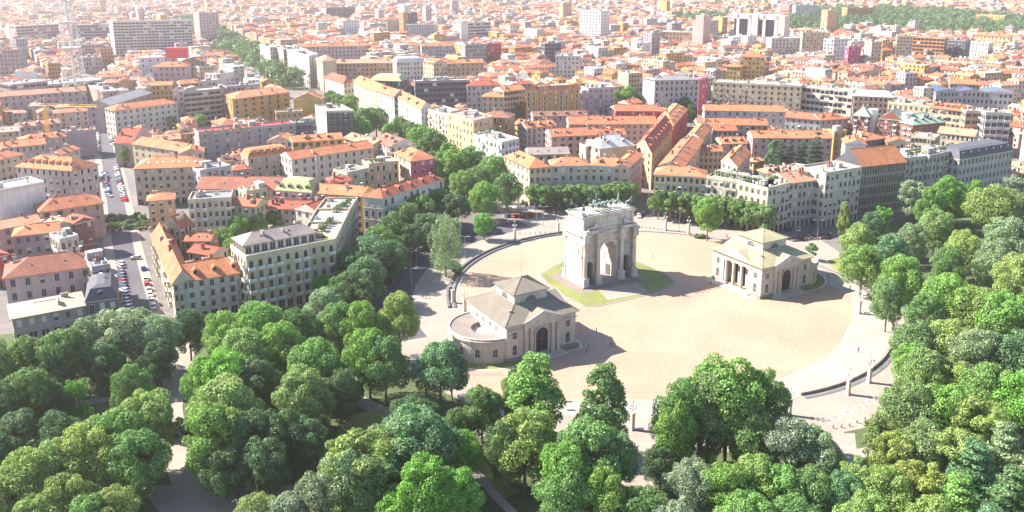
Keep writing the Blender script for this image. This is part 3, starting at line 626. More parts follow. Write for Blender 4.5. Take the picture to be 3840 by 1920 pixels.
# ================================================================== buildings
rb = random.Random(11)
HAND = []                                         # footprints already taken
NB = [0]
def window_mesh(kind):
    b = MB(); n = 8                               # unit size: 1 wide, 1 high, outward is -Y
    if kind == 'arched':
        A = [(-.5, 0)] + [(-.5 * math.cos(math.pi * i / n), .75 + .25 * math.sin(math.pi * i / n)) for i in range(n + 1)] + [(.5, 0)]
        b.add([(x, -.03, z) for x, z in A], [tuple(range(len(A)))], 0)
        for i in range(len(A) - 1):
            (x0, z0), (x1, z1) = A[i], A[i + 1]; k = 1.22
            b.add([(x0, -.1, z0), (x1, -.1, z1), (x1 * k, -.1, z1 if z1 < .7 else z1 + (z1 - .7) * .25), (x0 * k, -.1, z0 if z0 < .7 else z0 + (z0 - .7) * .25)], [(0, 1, 2, 3)], 1)
    else:
        b.add([(-.5, -.03, 0), (.5, -.03, 0), (.5, -.03, 1), (-.5, -.03, 1)], [(0, 1, 2, 3)], 0)
        if kind in ('plain', 'closed', 'half'):
            b.box(-.62, -.12, -.06, .62, 0, 0, 1); b.box(-.62, -.1, 1, .62, 0, 1.09, 1); b.box(-.62, -.08, 0, -.5, 0, 1, 1); b.box(.5, -.08, 0, .62, 0, 1, 1)
            if kind == 'half': b.box(-.5, -.06, .5, .5, -.035, 1, 2)
            elif kind == 'plain': b.box(-.04, -.06, 0, .04, -.035, 1, 1)
        elif kind == 'shuttered':
            b.box(-.62, -.12, -.06, .62, 0, 0, 1)
            for s in (-1, 1): b.box(s * .52 if s > 0 else -.92, -.09, 0, .92 if s > 0 else -.52, -.02, 1, 2)
        elif kind == 'wide':
            for x in (-.5, -.17, .17, .46): b.box(x, -.1, 0, x + .05, 0, 1, 1)
            b.box(-.5, -.1, .96, .5, 0, 1.02, 1)
    return b
WIN = {}
for kd in ('plain', 'closed', 'half', 'shuttered', 'arched', 'wide'):
    for tone, pane, sh, fra in (('a', 'glass', 'shutter', 'wall_ivory'), ('b', 'glass', 'shutter_pale', 'wall_palegrey')):
        WIN[kd + tone] = window_mesh(kd).mesh('window', [('shutter' if tone == 'a' else 'shutter_pale') if kd == 'closed' else pane, fra, sh])
def balcony_mesh(solid, m):
    b = MB(); b.box(-.5, -1.1, -.12, .5, 0, 0, 0)
    if solid: b.box(-.5, -1.1, 0, .5, -1.02, .95, 0); b.box(-.5, -1.02, 0, -.47, 0, .95, 0); b.box(.47, -1.02, 0, .5, 0, .95, 0)
    else:
        b.box(-.5, -1.1, .88, .5, -1.05, .95, 1)
        for i in range(9): x = -.5 + i * .12; b.box(x, -1.09, 0, x + .03, -1.06, .9, 1)
    return b.mesh('balcony', [m, 'greymetal'])
BALC = {'solid': balcony_mesh(True, 'wall_bright'), 'stone': balcony_mesh(True, 'wall_ivory'), 'rail': balcony_mesh(False, 'wall_palegrey'), 'pink': balcony_mesh(True, 'wall_rose')}
def chim(w, d, h, m):
    b = MB(); b.box(-w / 2, -d / 2, -1, w / 2, d / 2, h, 0); b.box(-w / 2 - .12, -d / 2 - .12, h, w / 2 + .12, d / 2 + .12, h + .15, 0)
    for i in range(max(1, int(d / .7))): b.cyl(0, -d / 2 + .4 + i * .7, h + .15, h + .55, .18, .14, 6, 1)
    return b.mesh('chimney', [m, 'roof_rust'])
CHIM = [chim(.8, 1.2, 1.5, 'wall_stone'), chim(.7, 2.2, 1.3, 'wall_cream'), chim(.9, .9, 2.1, 'wall_brick'), chim(.6, .8, 1.1, 'wall_palegrey')]
def dorm(m, rm):
    b = MB(); b.box(-.9, -.0, -1.0, .9, 2.6, 1.1, 0)
    b.add([(-1.15, -.25, 1.1), (1.15, -.25, 1.1), (1.15, 2.9, 1.1), (-1.15, 2.9, 1.1), (0, -.25, 1.85), (0, 2.9, 1.85)], [(0, 4, 5, 3), (1, 2, 5, 4), (0, 1, 4), (2, 3, 5), (3, 2, 1, 0)], 1)
    b.add([(-.6, -.03, -.1), (.6, -.03, -.1), (.6, -.03, .95), (-.6, -.03, .95)], [(0, 1, 2, 3)], 2)
    return b.mesh('dormer', [m, rm, 'glass'])
DORM = {}
b = MB(); b.box(-.55, -.8, -.05, .55, .8, .1, 0); b.add([(-.45, -.7, .11), (.45, -.7, .11), (.45, .7, .11), (-.45, .7, .11)], [(0, 1, 2, 3)], 1)
SKYL = b.mesh('skylight', ['greymetal', 'glass']); SKYW = MB().add(b.v, b.f[:6], 0).add([(-.45, -.7, .11), (.45, -.7, .11), (.45, .7, .11), (-.45, .7, .11)], [(0, 1, 2, 3)], 1).mesh('skylight', ['whitepaint', 'roof_white'])
HUT = []
for w, d, h in ((3, 4, 2.4), (2, 2.4, 2.0), (5, 3, 2.6)):
    b = MB(); b.box(-w / 2, -d / 2, 0, w / 2, d / 2, h); b.box(-w / 2 - .15, -d / 2 - .15, h, w / 2 + .15, d / 2 + .15, h + .15); b.box(-.4, -d / 2 - .03, .1, .4, -d / 2 + .01, 1.9, 1); HUT.append(b.mesh('roof_hut', ['wall_palegrey', 'shutter']))
b = MB(); b.box(-.7, -.5, 0, .7, .5, .9); b.cyl(0, 0, .9, 1.0, .4, .4, 8, 1); ACU = b.mesh('cooling_unit', ['whitepaint', 'darkmetal'])
b = MB(); b.lathe(0, 0, [(.05, 0), (.05, 1.2)], 5); n = 12
b.lathe(0, -.05, [(.05, 1.2), (.45, 1.3), (.62, 1.5)], n); DISH = b.mesh('dish', ['whitepaint'])
AWN = MB().box(-.5, -1.3, -.5, .5, 0, -.42).add([(-.5, -1.3, -.45), (.5, -1.3, -.45), (.5, 0, .1), (-.5, 0, .1)], [(0, 1, 2, 3)]).mesh('awning', ['wall_cream'])

def facing(mid, nrm): return nrm.x * (0 - mid.x) + nrm.y * (0 - mid.y) > 0
FLOOR3 = 3.4
def building(P0, U, V, h, nf, nb, wall, rt, rm, label, cat='apartment building', name='apartment_building', group=None, detail=2, o=None):
    o = o or {}; P0 = Vector(P0); U = Vector(U); V = Vector(V)
    if U.x * V.y - U.y * V.x < 0: P0, U, V = P0 + U, -U, V
    lu, lv = U.length, V.length; u = U / lu; v = V / lv; cen = P0 + U / 2 + V / 2
    base = o.get('base', 0)
    t = thing(name, label, cat, (*cen, base), 0, group)
    hh = h - base
    def L(a, b_): q = P0 + u * a + v * b_ - cen; return (q.x, q.y)
    def ring(e): return [L(-e, -e), L(lu + e, -e), L(lu + e, lv + e), L(-e, lv + e)]
    r = random.Random(int(abs(P0.x * 7.3 + P0.y * 3.1) * 10))
    wm = 'wall_' + wall; rmt = rm if rm in MATS else 'roof_' + rm
    fw = 'wall_' + o['fw'] if 'fw' in o else wm
    # ---- walls
    b = MB(); R0 = ring(0); n = 4
    for i in range(4):
        p, q = R0[i], R0[(i + 1) % 4]
        b.add([(*p, -.3), (*q, -.3), (*q, hh), (*p, hh)], [(0, 1, 2, 3)], 1 if (i == 0 and 'fw' in o) else 0)
    if rt in ('flat',): b.add([(*p, hh) for p in R0], [(0, 1, 2, 3)])
    W_ = b.obj('wall', [wm, fw], t)
    # ---- cornice and string course
    if detail >= 1 and not o.get('nocor'):
        b = MB(); e = .35 if rt != 'flat' else .18
        def rbox(e, z0, z1):
            A = ring(e); B = ring(-.02)
            vs = [(*p, z0) for p in A] + [(*p, z1) for p in A] + [(*p, z0) for p in B] + [(*p, z1) for p in B]; fs = []
            for i in range(4):
                j = (i + 1) % 4; fs += [(i, j, 4 + j, 4 + i), (4 + i, 4 + j, 12 + j, 12 + i), (j, i, 8 + i, 8 + j)]
            b.add(vs, fs)
        rbox(e, hh - .45, hh - .004)
        cm = o.get('corm', 'wall_stone' if wall in ('grey', 'stone', 'mauve', 'dark', 'slate') else 'wall_ivory'); b.obj('cornice', cm, t)
        if detail >= 2 and not o.get('modern'): 
            for k_ in range(1, nf if o.get('sc') else 2): b = MB(); rbox(.14, hh / nf * k_ + .05, hh / nf * k_ + .3); b.obj('string_course', cm, t)
        0 and b.obj('cornice', o.get('corm', 'wall_stone' if wall in ('grey', 'stone', 'mauve', 'dark', 'slate') else 'wall_ivory'), t)
    # ---- roof
    ov = o.get('ov', .7); along_u = (lu >= lv) if 'r' not in o else o['r'] == 'u'
    W2 = (lv if along_u else lu) / 2; LL = lu if along_u else lv
    def LA(a, c): return L(a, c) if along_u else L(c, a)       # a along the ridge, c across
    rh = o.get('rh', W2 * .45); b = MB(); mats = [rmt, wm]
    z0 = hh; slope = None
    if rt in ('gable', 'hip', 'hipl', 'hipr'):
        i0 = W2 * .95 if rt in ('hip', 'hipl') else -ov * .4; i1 = W2 * .95 if rt in ('hip', 'hipr') else -ov * .4
        o0 = ov if rt in ('hip', 'hipl') else ov * .4; o1 = ov if rt in ('hip', 'hipr') else ov * .4
        if i0 + i1 > LL - .5: i0 = i1 = LL / 2 - .2
        E = [LA(-o0, -ov), LA(LL + o1, -ov), LA(LL + o1, 2 * W2 + ov), LA(-o0, 2 * W2 + ov)]; Rg = [LA(i0, W2), LA(LL - i1, W2)]
        ze = z0 - ov * rh / W2 * .6
        vs = [(*p, ze) for p in E] + [(*p, ze + .18) for p in E] + [(*p, z0 + rh) for p in Rg]
        fs = [(4, 5, 9, 8), (6, 7, 8, 9), (5, 6, 9), (7, 4, 8), (0, 1, 5, 4), (1, 2, 6, 5), (2, 3, 7, 6), (3, 0, 4, 7), (3, 2, 1, 0)]
        if not along_u: fs = [f[::-1] for f in fs]
        b.add(vs, fs, 0)
        if rt in ('gable', 'hipl', 'hipr'):
            if rt != 'hipl': b.m[len(b.m) - 9 + 3] = 1
            if rt != 'hipr': b.m[len(b.m) - 9 + 2] = 1
            if rt == 'hipl': b.m[-9 + 3] = 0; b.m[-9 + 2] = 1
            if rt == 'hipr': b.m[-9 + 2] = 0; b.m[-9 + 3] = 1
        slope = lambda c: z0 + rh * (1 - abs(c - W2) / W2)
        b.bar((*Rg[0], z0 + rh + .03), (*Rg[1], z0 + rh + .03), .16, 0)
    elif rt == 'mansard':
        ins = o.get('ins', 1.6); mh = o.get('mh', 3.2)
        A = ring(.35); B = ring(-ins); C = ring(-ins - min(2.5, W2 * .4))
        vs = [(*p, z0) for p in A] + [(*p, z0 + mh) for p in B] + [(*p, z0 + mh + .7) for p in C]; fs = []
        for k in (0, 4):
            for i in range(4): j = (i + 1) % 4; fs.append((k + i, k + j, k + 4 + j, k + 4 + i))
        fs.append((8, 9, 10, 11)); b.add(vs, fs, 0)
    else:
        ph = o.get('ph', .9)
        A = ring(.05); B = ring(-.3)
        vs = [(*p, z0 - .002) for p in A] + [(*p, z0 + ph) for p in A] + [(*p, z0 + ph) for p in B] + [(*p, z0 + .12) for p in B]; fs = []
        for i in range(4):
            j = (i + 1) % 4
            for k in (0, 4, 8): fs.append((k + i, k + j, k + 4 + j, k + 4 + i))
        b.add(vs, fs, 1); b.add([(*p, z0 + .12) for p in B], [(0, 1, 2, 3)], 0)
    RO = b.obj('roof', mats, t)
    # ---- things on the roof (parts of it)
    ang_u = math.atan2(u.y, u.x); ang = ang_u if along_u else ang_u + math.pi / 2
    front_first = True
    if slope and detail >= 1:
        nc = o.get('chim', max(2, int(LL / (4.2 if detail >= 2 else 6))) + r.randint(0, 3))
        for i in range(nc):
            a = r.uniform(1.5, LL - 1.5); c = W2 + r.choice((-1, 1, 1, -1)) * r.uniform(.15, .6) * W2
            link('chimney', r.choice(CHIM), RO, (*LA(a, c), slope(c) - .1), ang + r.choice((0, math.pi / 2)))
        cam_side = 0 if facing(Vector(LA(LL / 2, 0)) + cen, (Vector(LA(0, 0)) - Vector(LA(0, 1)))) else 1
        ns = o.get('sky', r.choice((0, 0, 1, 2, 3)) if detail >= 2 else 0)
        for i in range(ns):
            a = LL * (i + .7 + r.uniform(-.15, .15)) / (ns + .4); c = W2 * (.45 if cam_side == 0 else 1.55)
            tilt = math.atan2(rh, W2) * (1 if cam_side == 0 else -1)
            ob = link('skylight', SKYW if o.get('skyw') else SKYL, RO, (*LA(a, c), slope(c) + .05)); ob.rotation_euler = (Matrix.Rotation(ang, 3, 'Z') @ Matrix.Rotation(tilt if along_u else -tilt, 3, 'X')).to_euler()
        nd = o.get('dorm', r.choice((2, 3, 4)) if detail >= 2 and LL > 14 and rh > 2 and r.random() < .22 else 0)
        if nd:
            key = (wm, rmt)
            if key not in DORM: DORM[key] = dorm(*key)
            for i in range(nd):
                a = LL * (i + .6) / (nd + .2); c = W2 * .3 if cam_side == 0 else W2 * 1.7
                rz = ang if (cam_side == 0) == along_u else ang + math.pi
                link('dormer', DORM[key], RO, (*LA(a, c), slope(c)), rz)
    elif rt == 'mansard' and o.get('dorm'):
        key = (wm, rmt)
        if key not in DORM: DORM[key] = dorm(*key)
        for i in range(o['dorm']): link('dormer', DORM[key], RO, (*L(lu * (i + .6) / (o['dorm'] + .2), .55), z0 + 1.2), ang_u)
    elif rt == 'flat' and detail >= 1:
        for i in range(o.get('huts', 1 + int(lu > 18))):
            link('roof_hut', r.choice(HUT), RO, (*L(r.uniform(.2, .8) * lu, r.uniform(.35, .75) * lv), z0 + .1), ang_u + r.choice((0, math.pi / 2)))
        if detail >= 2:
            for i in range(r.randint(1, 4)): link('cooling_unit', ACU, RO, (*L(r.uniform(.1, .9) * lu, r.uniform(.2, .85) * lv), z0 + .12), ang_u + r.choice((0, 1.57)))
        for i in range(r.randint(1, 3)): link('chimney', r.choice(CHIM), RO, (*L(r.uniform(.1, .9) * lu, r.uniform(.3, .9) * lv), z0 + .3), ang_u)
    if detail >= 2 and r.random() < .6 and rt != 'flat':
        link('dish', DISH, RO, (*LA(r.uniform(2, LL - 2), W2), z0 + rh - .1 if slope else z0 + 4), r.uniform(0, 6))
    # ---- windows
    sh = hh / nf; nbs = nb if isinstance(nb, tuple) else (nb, max(1, round(nb * lv / lu)))
    st = o.get('win', 'shuttered' if wall in ('yellow', 'ochre', 'cream', 'peach', 'pink', 'rose') and r.random() < .6 else 'plain')
    tone = r.choice('ab') if 'tone' not in o else o['tone']
    stuffb = MB()
    sides = ((0, (0, 0), (lu, 0), nbs[0]), (1, (lu, 0), (lu, lv), nbs[1]), (2, (lu, lv), (0, lv), nbs[0]), (3, (0, lv), (0, 0), nbs[1]))
    for si, a, c, nbay in sides:
        if si in o.get('blank', ()): continue
        p = Vector(L(*a)); q = Vector(L(*c)); e = (q - p); ln = e.length; e = e / ln; nn = Vector((e.y, -e.x)); az = math.atan2(e.y, e.x)
        if not facing((p + q) / 2 + cen, nn): continue
        bw = ln / nbay; balc = o.get('balc', .0) if si in o.get('bs', (0, 1, 2, 3)) else 0
        col = [r.random() < balc for _ in range(nbay)]
        for f in range(o.get('f0', 0), nf):
            for i in range(nbay):
                s = (i + .5) * bw; pos = p + e * s
                kd = st; w = min(1.25, bw * .48); hgt = sh * .52; zb = f * sh + sh * .27
                if st == 'wide': w = bw * .84; hgt = sh * .55; zb = f * sh + sh * .25
                if st == 'tall': kd = 'closed' if r.random() < .08 else 'plain'; w = bw * .72; hgt = sh * .8; zb = f * sh + .12 * sh
                if st == 'arched' and f not in (nf - 1, 1): kd = 'plain'
                if f == 0 and not o.get('modern') and detail >= 2: w = min(2.2, bw * .6); hgt = sh * .74; zb = .05; kd = 'arched' if o.get('arcade') else 'plain'
                elif kd in ('plain', 'shuttered'):
                    x = r.random()
                    if x < .17: kd = 'closed'
                    elif x < .36: kd = 'half'
                bal = col[i] and f > 0 and detail >= 1
                if bal: zb = f * sh + .05; hgt = sh * .72
                if detail >= 2:
                    link('window', WIN[kd + tone], t, (pos.x + nn.x * .01, pos.y + nn.y * .01, zb), az, (w, 1, hgt))
                    if bal: link('balcony', BALC[o.get('bk', 'rail')], t, (pos.x, pos.y, f * sh), az, (bw * .98 if o.get('bfull') else min(2.6, bw * .9), 1, 1))
                    elif r.random() < (0 if o.get('modern') else .07) and f > 0: link('awning', AWN, t, (pos.x, pos.y, zb + hgt), az, (w * 1.2, 1, 1))
                else:
                    o3 = nn * .05; A_ = pos - e * w / 2 + o3; B_ = pos + e * w / 2 + o3
                    stuffb.add([(A_.x, A_.y, zb), (B_.x, B_.y, zb), (B_.x, B_.y, zb + hgt), (A_.x, A_.y, zb + hgt)], [(0, 1, 2, 3)], 1 if r.random() < .15 else 0)
                    if bal:
                        A2 = A_ - e * .3; B2 = B_ + e * .3; A3 = A2 + nn * 1.0; B3 = B2 + nn * 1.0; z = f * sh
                        stuffb.add([(A2.x, A2.y, z), (B2.x, B2.y, z), (B3.x, B3.y, z), (A3.x, A3.y, z), (A3.x, A3.y, z + .95), (B3.x, B3.y, z + .95)], [(0, 1, 2, 3), (3, 2, 5, 4)], 2)
    if stuffb.f:
        wo = stuffb.obj('window', ['glass', 'shutter_pale', 'wall_ivory'], t); wo['kind'] = 'stuff'
    HAND.append(([P0, P0 + U, P0 + U + V, P0 + V], h, cen))
    NB[0] += 1
    return t
def F(k, x1, y1, x2, y2, d, h, nf, nb, wall, rt, rm, label, **o):
    A = G(*K(k, x1, y1), h) if not isinstance(k, tuple) else G(*K(k[0], x1, y1), h)
    B = G(*K(k if not isinstance(k, tuple) else k[1], x2, y2), h)
    U = B - A; V = Vector((-U.y, U.x)).normalized() * d; dist = A.length
    return building(A, U, V, h, nf, nb, wall, rt, rm, label, detail=2 if dist < 640 else 1, o=o)
def T(k, N, Lc, Rc, h, nf, nb, wall, rt, rm, label, **o):
    q = [G(*K(p[2] if len(p) > 2 else k, p[0], p[1]), h) for p in (N, Lc, Rc)]
    return building(q[0], q[2] - q[0], q[1] - q[0], h, nf, nb, wall, rt, rm, label, detail=2 if q[0].length < 640 else 1, o=o)

# ---- street on the left, nearest first
F('e', 35, 972, 690, 882, 15, 14, 3, 6, 'rose', 'hip', 'rust', 'pinkish grey house with a hipped dark tiled roof at the lower left corner', chim=3, sky=2, win='plain', rh=4)
F('e', 92, 1278, 642, 1176, 13, 8.5, 2, 6, 'mauve', 'hip', 'beige', 'low annex under a ribbed beige metal roof in front of the dark tiled house', rh=1.5, chim=2, sky=0)
F('e', 648, 1150, 885, 1118, 17, 10, 2, 3, 'slate', 'mansard', 'slate', 'dark slate mansard house beside the parked cars on the left street', dorm=1, mh=3.5, balc=.6, bk='stone')
F('e', 695, 905, 830, 880, 15, 15, 4, 3, 'grey', 'flat', 'grey', 'narrow grey building with planted roof terraces beside the left street', balc=.5)
F('e', -90, 335, 335, 255, 14, 23, 5, 1, 'bright', 'flat', 'white', 'building wrapped in white scaffold sheeting at the left edge', blank=(0, 1, 2, 3), huts=1, modern=1)
T('e', (540, 160), (120, 128), (737, 113), 24, 6, (4, 9), 'rose', 'hip', 'orange', 'six-storey corner building with a row of dormers in its orange roof', dorm=8, chim=3, sky=0, rh=4.5, r='v')
F('e', 303, 472, 776, 402, 13, 15, 4, 5, 'pink', 'hip', 'orange', 'pink house with a broad hipped orange roof beside the planted crossing', sky=3, chim=2, rh=3.6, f0=2)
F('e', 395, 592, 560, 560, 10, 13, 4, 2, 'cream', 'gable', 'pale', 'small pale house with a steep party gable in front of the pink house', r='v', chim=1, f0=2)
F('e', 560, 560, 705, 528, 9, 13.5, 4, 2, 'brick', 'gable', 'red', 'brick red walled building with terraces stepped below it', chim=2, f0=1)
F('e', -60, 612, 310, 545, 10, 12, 3, 5, 'pink', 'gable', 'pale', 'low building with a long pale orange roof behind the white scaffold', chim=1)
F('e', 100, 655, 450, 617, 11, 13, 3, 5, 'mauve', 'hipl', 'orange', 'grey walled house with a small hipped roof and white roof terrace', chim=2)
F('e', 450, 690, 590, 660, 10, 13, 3, 3, 'white', 'flat', 'white', 'white terrace building with a canopy of green plants', balc=.6, bk='solid')
F('e', -60, 820, 60, 790, 16, 12, 3, 2, 'red', 'gable', 'red', 'red brown house cut by the left edge behind the hipped house', chim=1)
F('e', 1012, 146, 1505, 128, 15, 18, 5, 9, 'cream', 'hip', 'orange', 'cream corner building with white skylights in its orange roof', sky=8, skyw=1, chim=2, win='plain', balc=.2, bk='stone', rh=4)
F('e', 1115, 388, 1312, 372, 9, 17, 5, 3, 'peach', 'hip', 'orange', 'slim peach-walled house with a small pyramid roof by the left street', chim=1)
T('e', (1330, 542), (1238, 580), (1447, 552), 16, 4, (3, 3), 'cream', 'gable', 'orange', 'tall narrow house with a bright orange gabled roof above the long street roof', r='v', rh=4, chim=3)
T('e', (1305, 1012), (1145, 642), (1455, 985), 14, 4, (4, 11), 'ivory', 'gable', 'orange', 'long house with a broad orange roof running along the sunny left street', r='v', rh=4, chim=5, balc=.4, bk='stone', sky=2)
F('e', 1400, 995, 1862, 917, 13, 14, 4, 6, 'white', 'hipr', 'orange', 'white-walled wing with a long orange roof beside the yellow palace', chim=4, rh=4, win='plain', balc=.3, bk='stone', sky=0)
F('e', 1390, 690, 1590, 690, 8, 12, 3, 4, 'orange', 'gable', 'red', 'low courtyard house with a red roof behind the long street roof', chim=2)
F('e', 1420, 770, 1600, 800, 8, 12, 3, 4, 'rose', 'gable', 'red', 'courtyard wing with a red roof next to the green courtyard trees', chim=2)
def wings(pts, d, h, nf, nbs, wall, rt, rm, labels, **o):
    for i in range(len(pts) - 1):
        A = G(*K(*pts[i]), h); B = G(*K(*pts[i + 1]), h); U = B - A; V = Vector((-U.y, U.x)).normalized() * d
        building(A, U, V, h, nf, nbs[i], wall, rt, rm, labels[i], detail=2, o=o)
F(('e', 'f'), 1857, 826, 596, 694, 15, 20, 5, 10, 'straw', 'flat', 'white', 'yellow palace with white balconies above the park trees', win='arched', balc=.45, bk='solid', huts=0, ph=1.0, tone='a')
wings([('f', 600, 690), ('f', 664, 560), ('f', 712, 460), ('f', 768, 376)], 13, 20, 5, (4, 4, 4), 'straw', 'flat', 'gravel', ['near part of the curved flank of the yellow palace', 'middle part of the curved flank of the yellow palace', 'far part of the curved flank of the yellow palace'], balc=.5, bk='stone', huts=0, win='plain')
A, B = G(*K('e', 1857, 826), 20), G(*K('f', 596, 694), 20); U = B - A; V = Vector((-U.y, U.x)).normalized()
building(A + V * 4.2 + U * .03, U * .80, V * 10.2, 23.3, 1, 9, 'white', 'hip', 'taupe', 'grey-roofed penthouse set back on the yellow palace', o=dict(base=20.12, rh=2.6, chim=5, sky=2, nocor=1))
T('f', (955, 368), (805, 352), (1417, 222), 20, 4, (10, 3), 'white', 'hip', 'red', 'white classical palace with pilasters and a red roof by the shaded trees', sc=1, win='plain', chim=3, sky=4, dorm=5, rh=3, ov=.2)
F('f', 425, 328, 805, 352, 12, 18.5, 5, 7, 'yellow', 'gable', 'orange', 'yellow building with a smooth orange roof behind the classical palace', chim=2, sky=2)
F('f', 145, 305, 422, 325, 11, 19, 5, 5, 'palegrey', 'mansard', 'lime', 'building with a pale green copper mansard roof and dark dormers', dorm=4, mh=4.2, ins=2.6)
F('f', -30, 445, 205, 445, 10, 14, 4, 4, 'rose', 'gable', 'red', 'red-roofed courtyard wing with two skylights below the green mansard', sky=2)
F('f', 205, 448, 400, 450, 10, 14, 4, 4, 'grey', 'gable', 'red', 'red-roofed courtyard wing with a grey wall below the green mansard', sky=2)
F('f', 470, 480, 640, 420, 12, 18, 5, 3, 'white', 'gable', 'red', 'red gabled roof behind the curved flank of the yellow palace', chim=2)
F('e', 1420, 392, 1742, 374, 12, 20, 5, 7, 'ivory', 'flat', 'grey', 'cream courtyard building with a flat roof and stacked balconies', balc=.45, bk='solid')
F('e', 1735, 416, 1932, 432, 9, 17, 4, 4, 'green', 'gable', 'orange', 'pale green house with an orange gable next to the courtyard trees', chim=2)
F(('e', 'f'), 1482, 296, 180, 300, 16, 17, 4, 9, 'rose', 'gable', 'rust', 'large dark red-brown roof left of the green mansard', chim=4, sky=2)
F(('e', 'f'), 1860, 330, 90, 300, 8, 17, 4, 3, 'green', 'flat', 'lime', 'pale green flat-topped building with a walled terrace', huts=1)
T('b', (1005, 1108), (882, 1052), (1212, 1088), 18, 5, (4, 5), 'white', 'gable', 'brown', 'white house with a brown gabled roof and balconies above the avenue trees', balc=.4, bk='solid', r='v', rh=3.2)
T('b', (1166, 1216), (1042, 1152), (1352, 1192), 19, 5, (3, 4), 'cream', 'hip', 'orange', 'bright pink fronted house with an orange hipped roof beside the avenue', fw='magenta', rh=3.4, chim=2, sky=2)
F('f', 852, 122, 1075, 98, 11, 17.5, 4, 5, 'peach', 'flat', 'gravel', 'peach coloured flat-topped building left of the pink house', balc=.2)
F('f', 690, 187, 850, 152, 11, 16, 4, 4, 'green', 'flat', 'grey', 'pale olive building with a flat roof between the palace and the peach block', balc=.3)
F('f', 560, 250, 720, 235, 9, 15, 4, 4, 'cream', 'hip', 'red', 'small red hipped roof behind the smooth orange roof', chim=2)
T('b', (860, 1130), (268, 1203), (885, 1112), 16.5, 4, (2, 9), 'white', 'gable', 'orange', 'long white house with a plain orange roof left of the brown gable', r='v', chim=5, win='plain') if False else F('b', 268, 1203, 885, 1113, 13, 16.5, 4, 10, 'white', 'gable', 'orange', 'long white house with a plain orange roof left of the brown gable', chim=5, win='plain', sky=0)
F('b', 275, 1072, 655, 1045, 11, 19, 5, 7, 'yellow', 'gable', 'orange', 'yellow house with chimneys and a terrace behind the long white house', chim=6, dorm=2, balc=.3)
F('b', 85, 1066, 272, 1068, 12, 18, 5, 4, 'rose', 'gable', 'orange', 'pinkish house with a stepped gable left of the yellow house', chim=2, r='v')
F('b', -60, 1192, 262, 1150, 11, 16, 4, 6, 'cream', 'mansard', 'orange', 'orange mansard with a row of white dormers', dorm=6)
F('b', 660, 1040, 870, 1100, 11, 17, 4, 5, 'cream', 'gable', 'pale', 'pale house with a cluttered roof between the yellow house and the brown gable', chim=5, sky=2)
F(('a', 'b'), 1500, 1008, 300, 938, 12, 21, 6, 9, 'grey', 'flat', 'crimson', 'long grey block with a crimson edged flat roof', balc=.35, bk='rail', win='plain')
F('b', 300, 938, 432, 932, 12, 20, 5, 3, 'slate', 'flat', 'grey', 'dark glazed building right of the crimson roof', win='wide')
F('a', 1000, 1085, 1355, 1140, 13, 15, 4, 7, 'cream', 'gable', 'orange', 'house with an orange roof and roof terrace behind the white skylights', chim=3)
F('a', 1355, 1160, 1530, 1150, 12, 16, 4, 4, 'pink', 'gable', 'orange', 'house with a smooth salmon roof left of the grey block', chim=1)
F('a', 1165, 1062, 1365, 1045, 11, 15, 4, 6, 'ivory', 'gable', 'pale', 'house with skylit pale roof below the round street trees', sky=3, chim=2)
F('a', 995, 1080, 1140, 1010, 10, 14, 4, 3, 'rose', 'gable', 'red', 'steep roofed house at the corner of the left street', chim=2, r='v')
F('e', 1510, 170, 1745, 130, 11, 17, 4, 5, 'palegrey', 'flat', 'white', 'terraced grey building with a white awning right of the skylit corner', balc=.5, bk='rail')
T('b', (530, 846), (446, 800), (738, 842), 24, 6, (5, 3), 'white', 'flat', 'gravel', 'dark slate fronted block with white side wall near the avenue', fw='dark', win='plain', balc=.25)
T('a', (1752, 748), (1706, 716), (252, 694, 'b'), 22, 6, (7, 2), 'ochre', 'hip', 'orange', 'large ochre yellow apartment house with an orange roof', balc=.3, chim=4, rh=3.4)
F('b', 282, 748, 492, 748, 12, 20, 6, 4, 'yellow', 'gable', 'orange', 'sandy yellow house with a blank gable wall right of the large ochre house', r='v', blank=(0,))
F('b', 150, 855, 352, 845, 9, 13, 3, 5, 'yellow', 'flat', 'gravel', 'low yellow terrace building in front of the sandy gable', balc=.3)
F('b', 400, 905, 470, 900, 10, 15, 4, 3, 'white', 'gable', 'orange', 'little orange roof left of the dark slate block', chim=1)
F('a', 862, 836, 1338, 776, 14, 19, 5, 10, 'white', 'hip', 'orange', 'pale corner building with a long orange roof left of the dark balconies', chim=3, win='plain')
F('a', 1385, 702, 1664, 676, 14, 25, 7, 6, 'mauve', 'flat', 'gravel', 'grey apartment block with ribbon balconies and a planted roof', balc=1, bk='pink', bfull=1, win='wide')
F('a', 1664, 676, 1712, 672, 14, 24, 7, 2, 'mauve', 'flat', 'grey', 'narrow grey stair tower beside the ribbon balconies', modern=1)
F('a', 1300, 690, 1385, 690, 14, 26, 7, 2, 'rose', 'flat', 'beige', 'rose coloured end block left of the ribbon balconies')
F('a', 1140, 645, 1300, 640, 10, 24, 6, 5, 'ochre', 'gable', 'orange', 'ochre house with dark windows behind the pale corner building', chim=1)
F('a', 1360, 632, 1500, 622, 10, 25, 6, 5, 'ochre', 'gable', 'orange', 'second ochre house right of the ochre pair with a bare side', chim=2)
F('a', 825, 795, 1142, 702, 16, 19, 4, 6, 'mauve', 'gable', 'grey', 'big grey gabled shed roof by the left street', chim=1)
F('a', -40, 732, 652, 684, 13, 17, 4, 13, 'rose', 'gable', 'pale', 'long pale pink apartment house at the left edge', chim=4, balc=.2, win='plain')
F('a', 388, 858, 668, 836, 10, 10.5, 3, 5, 'ivory', 'hip', 'pale', 'small villa with a hipped roof among trees by the left street', chim=1)
F('a', 100, 856, 195, 848, 9, 10, 3, 3, 'ivory', 'hip', 'pale', 'tiny hipped roof half hidden by trees at the left', chim=1)
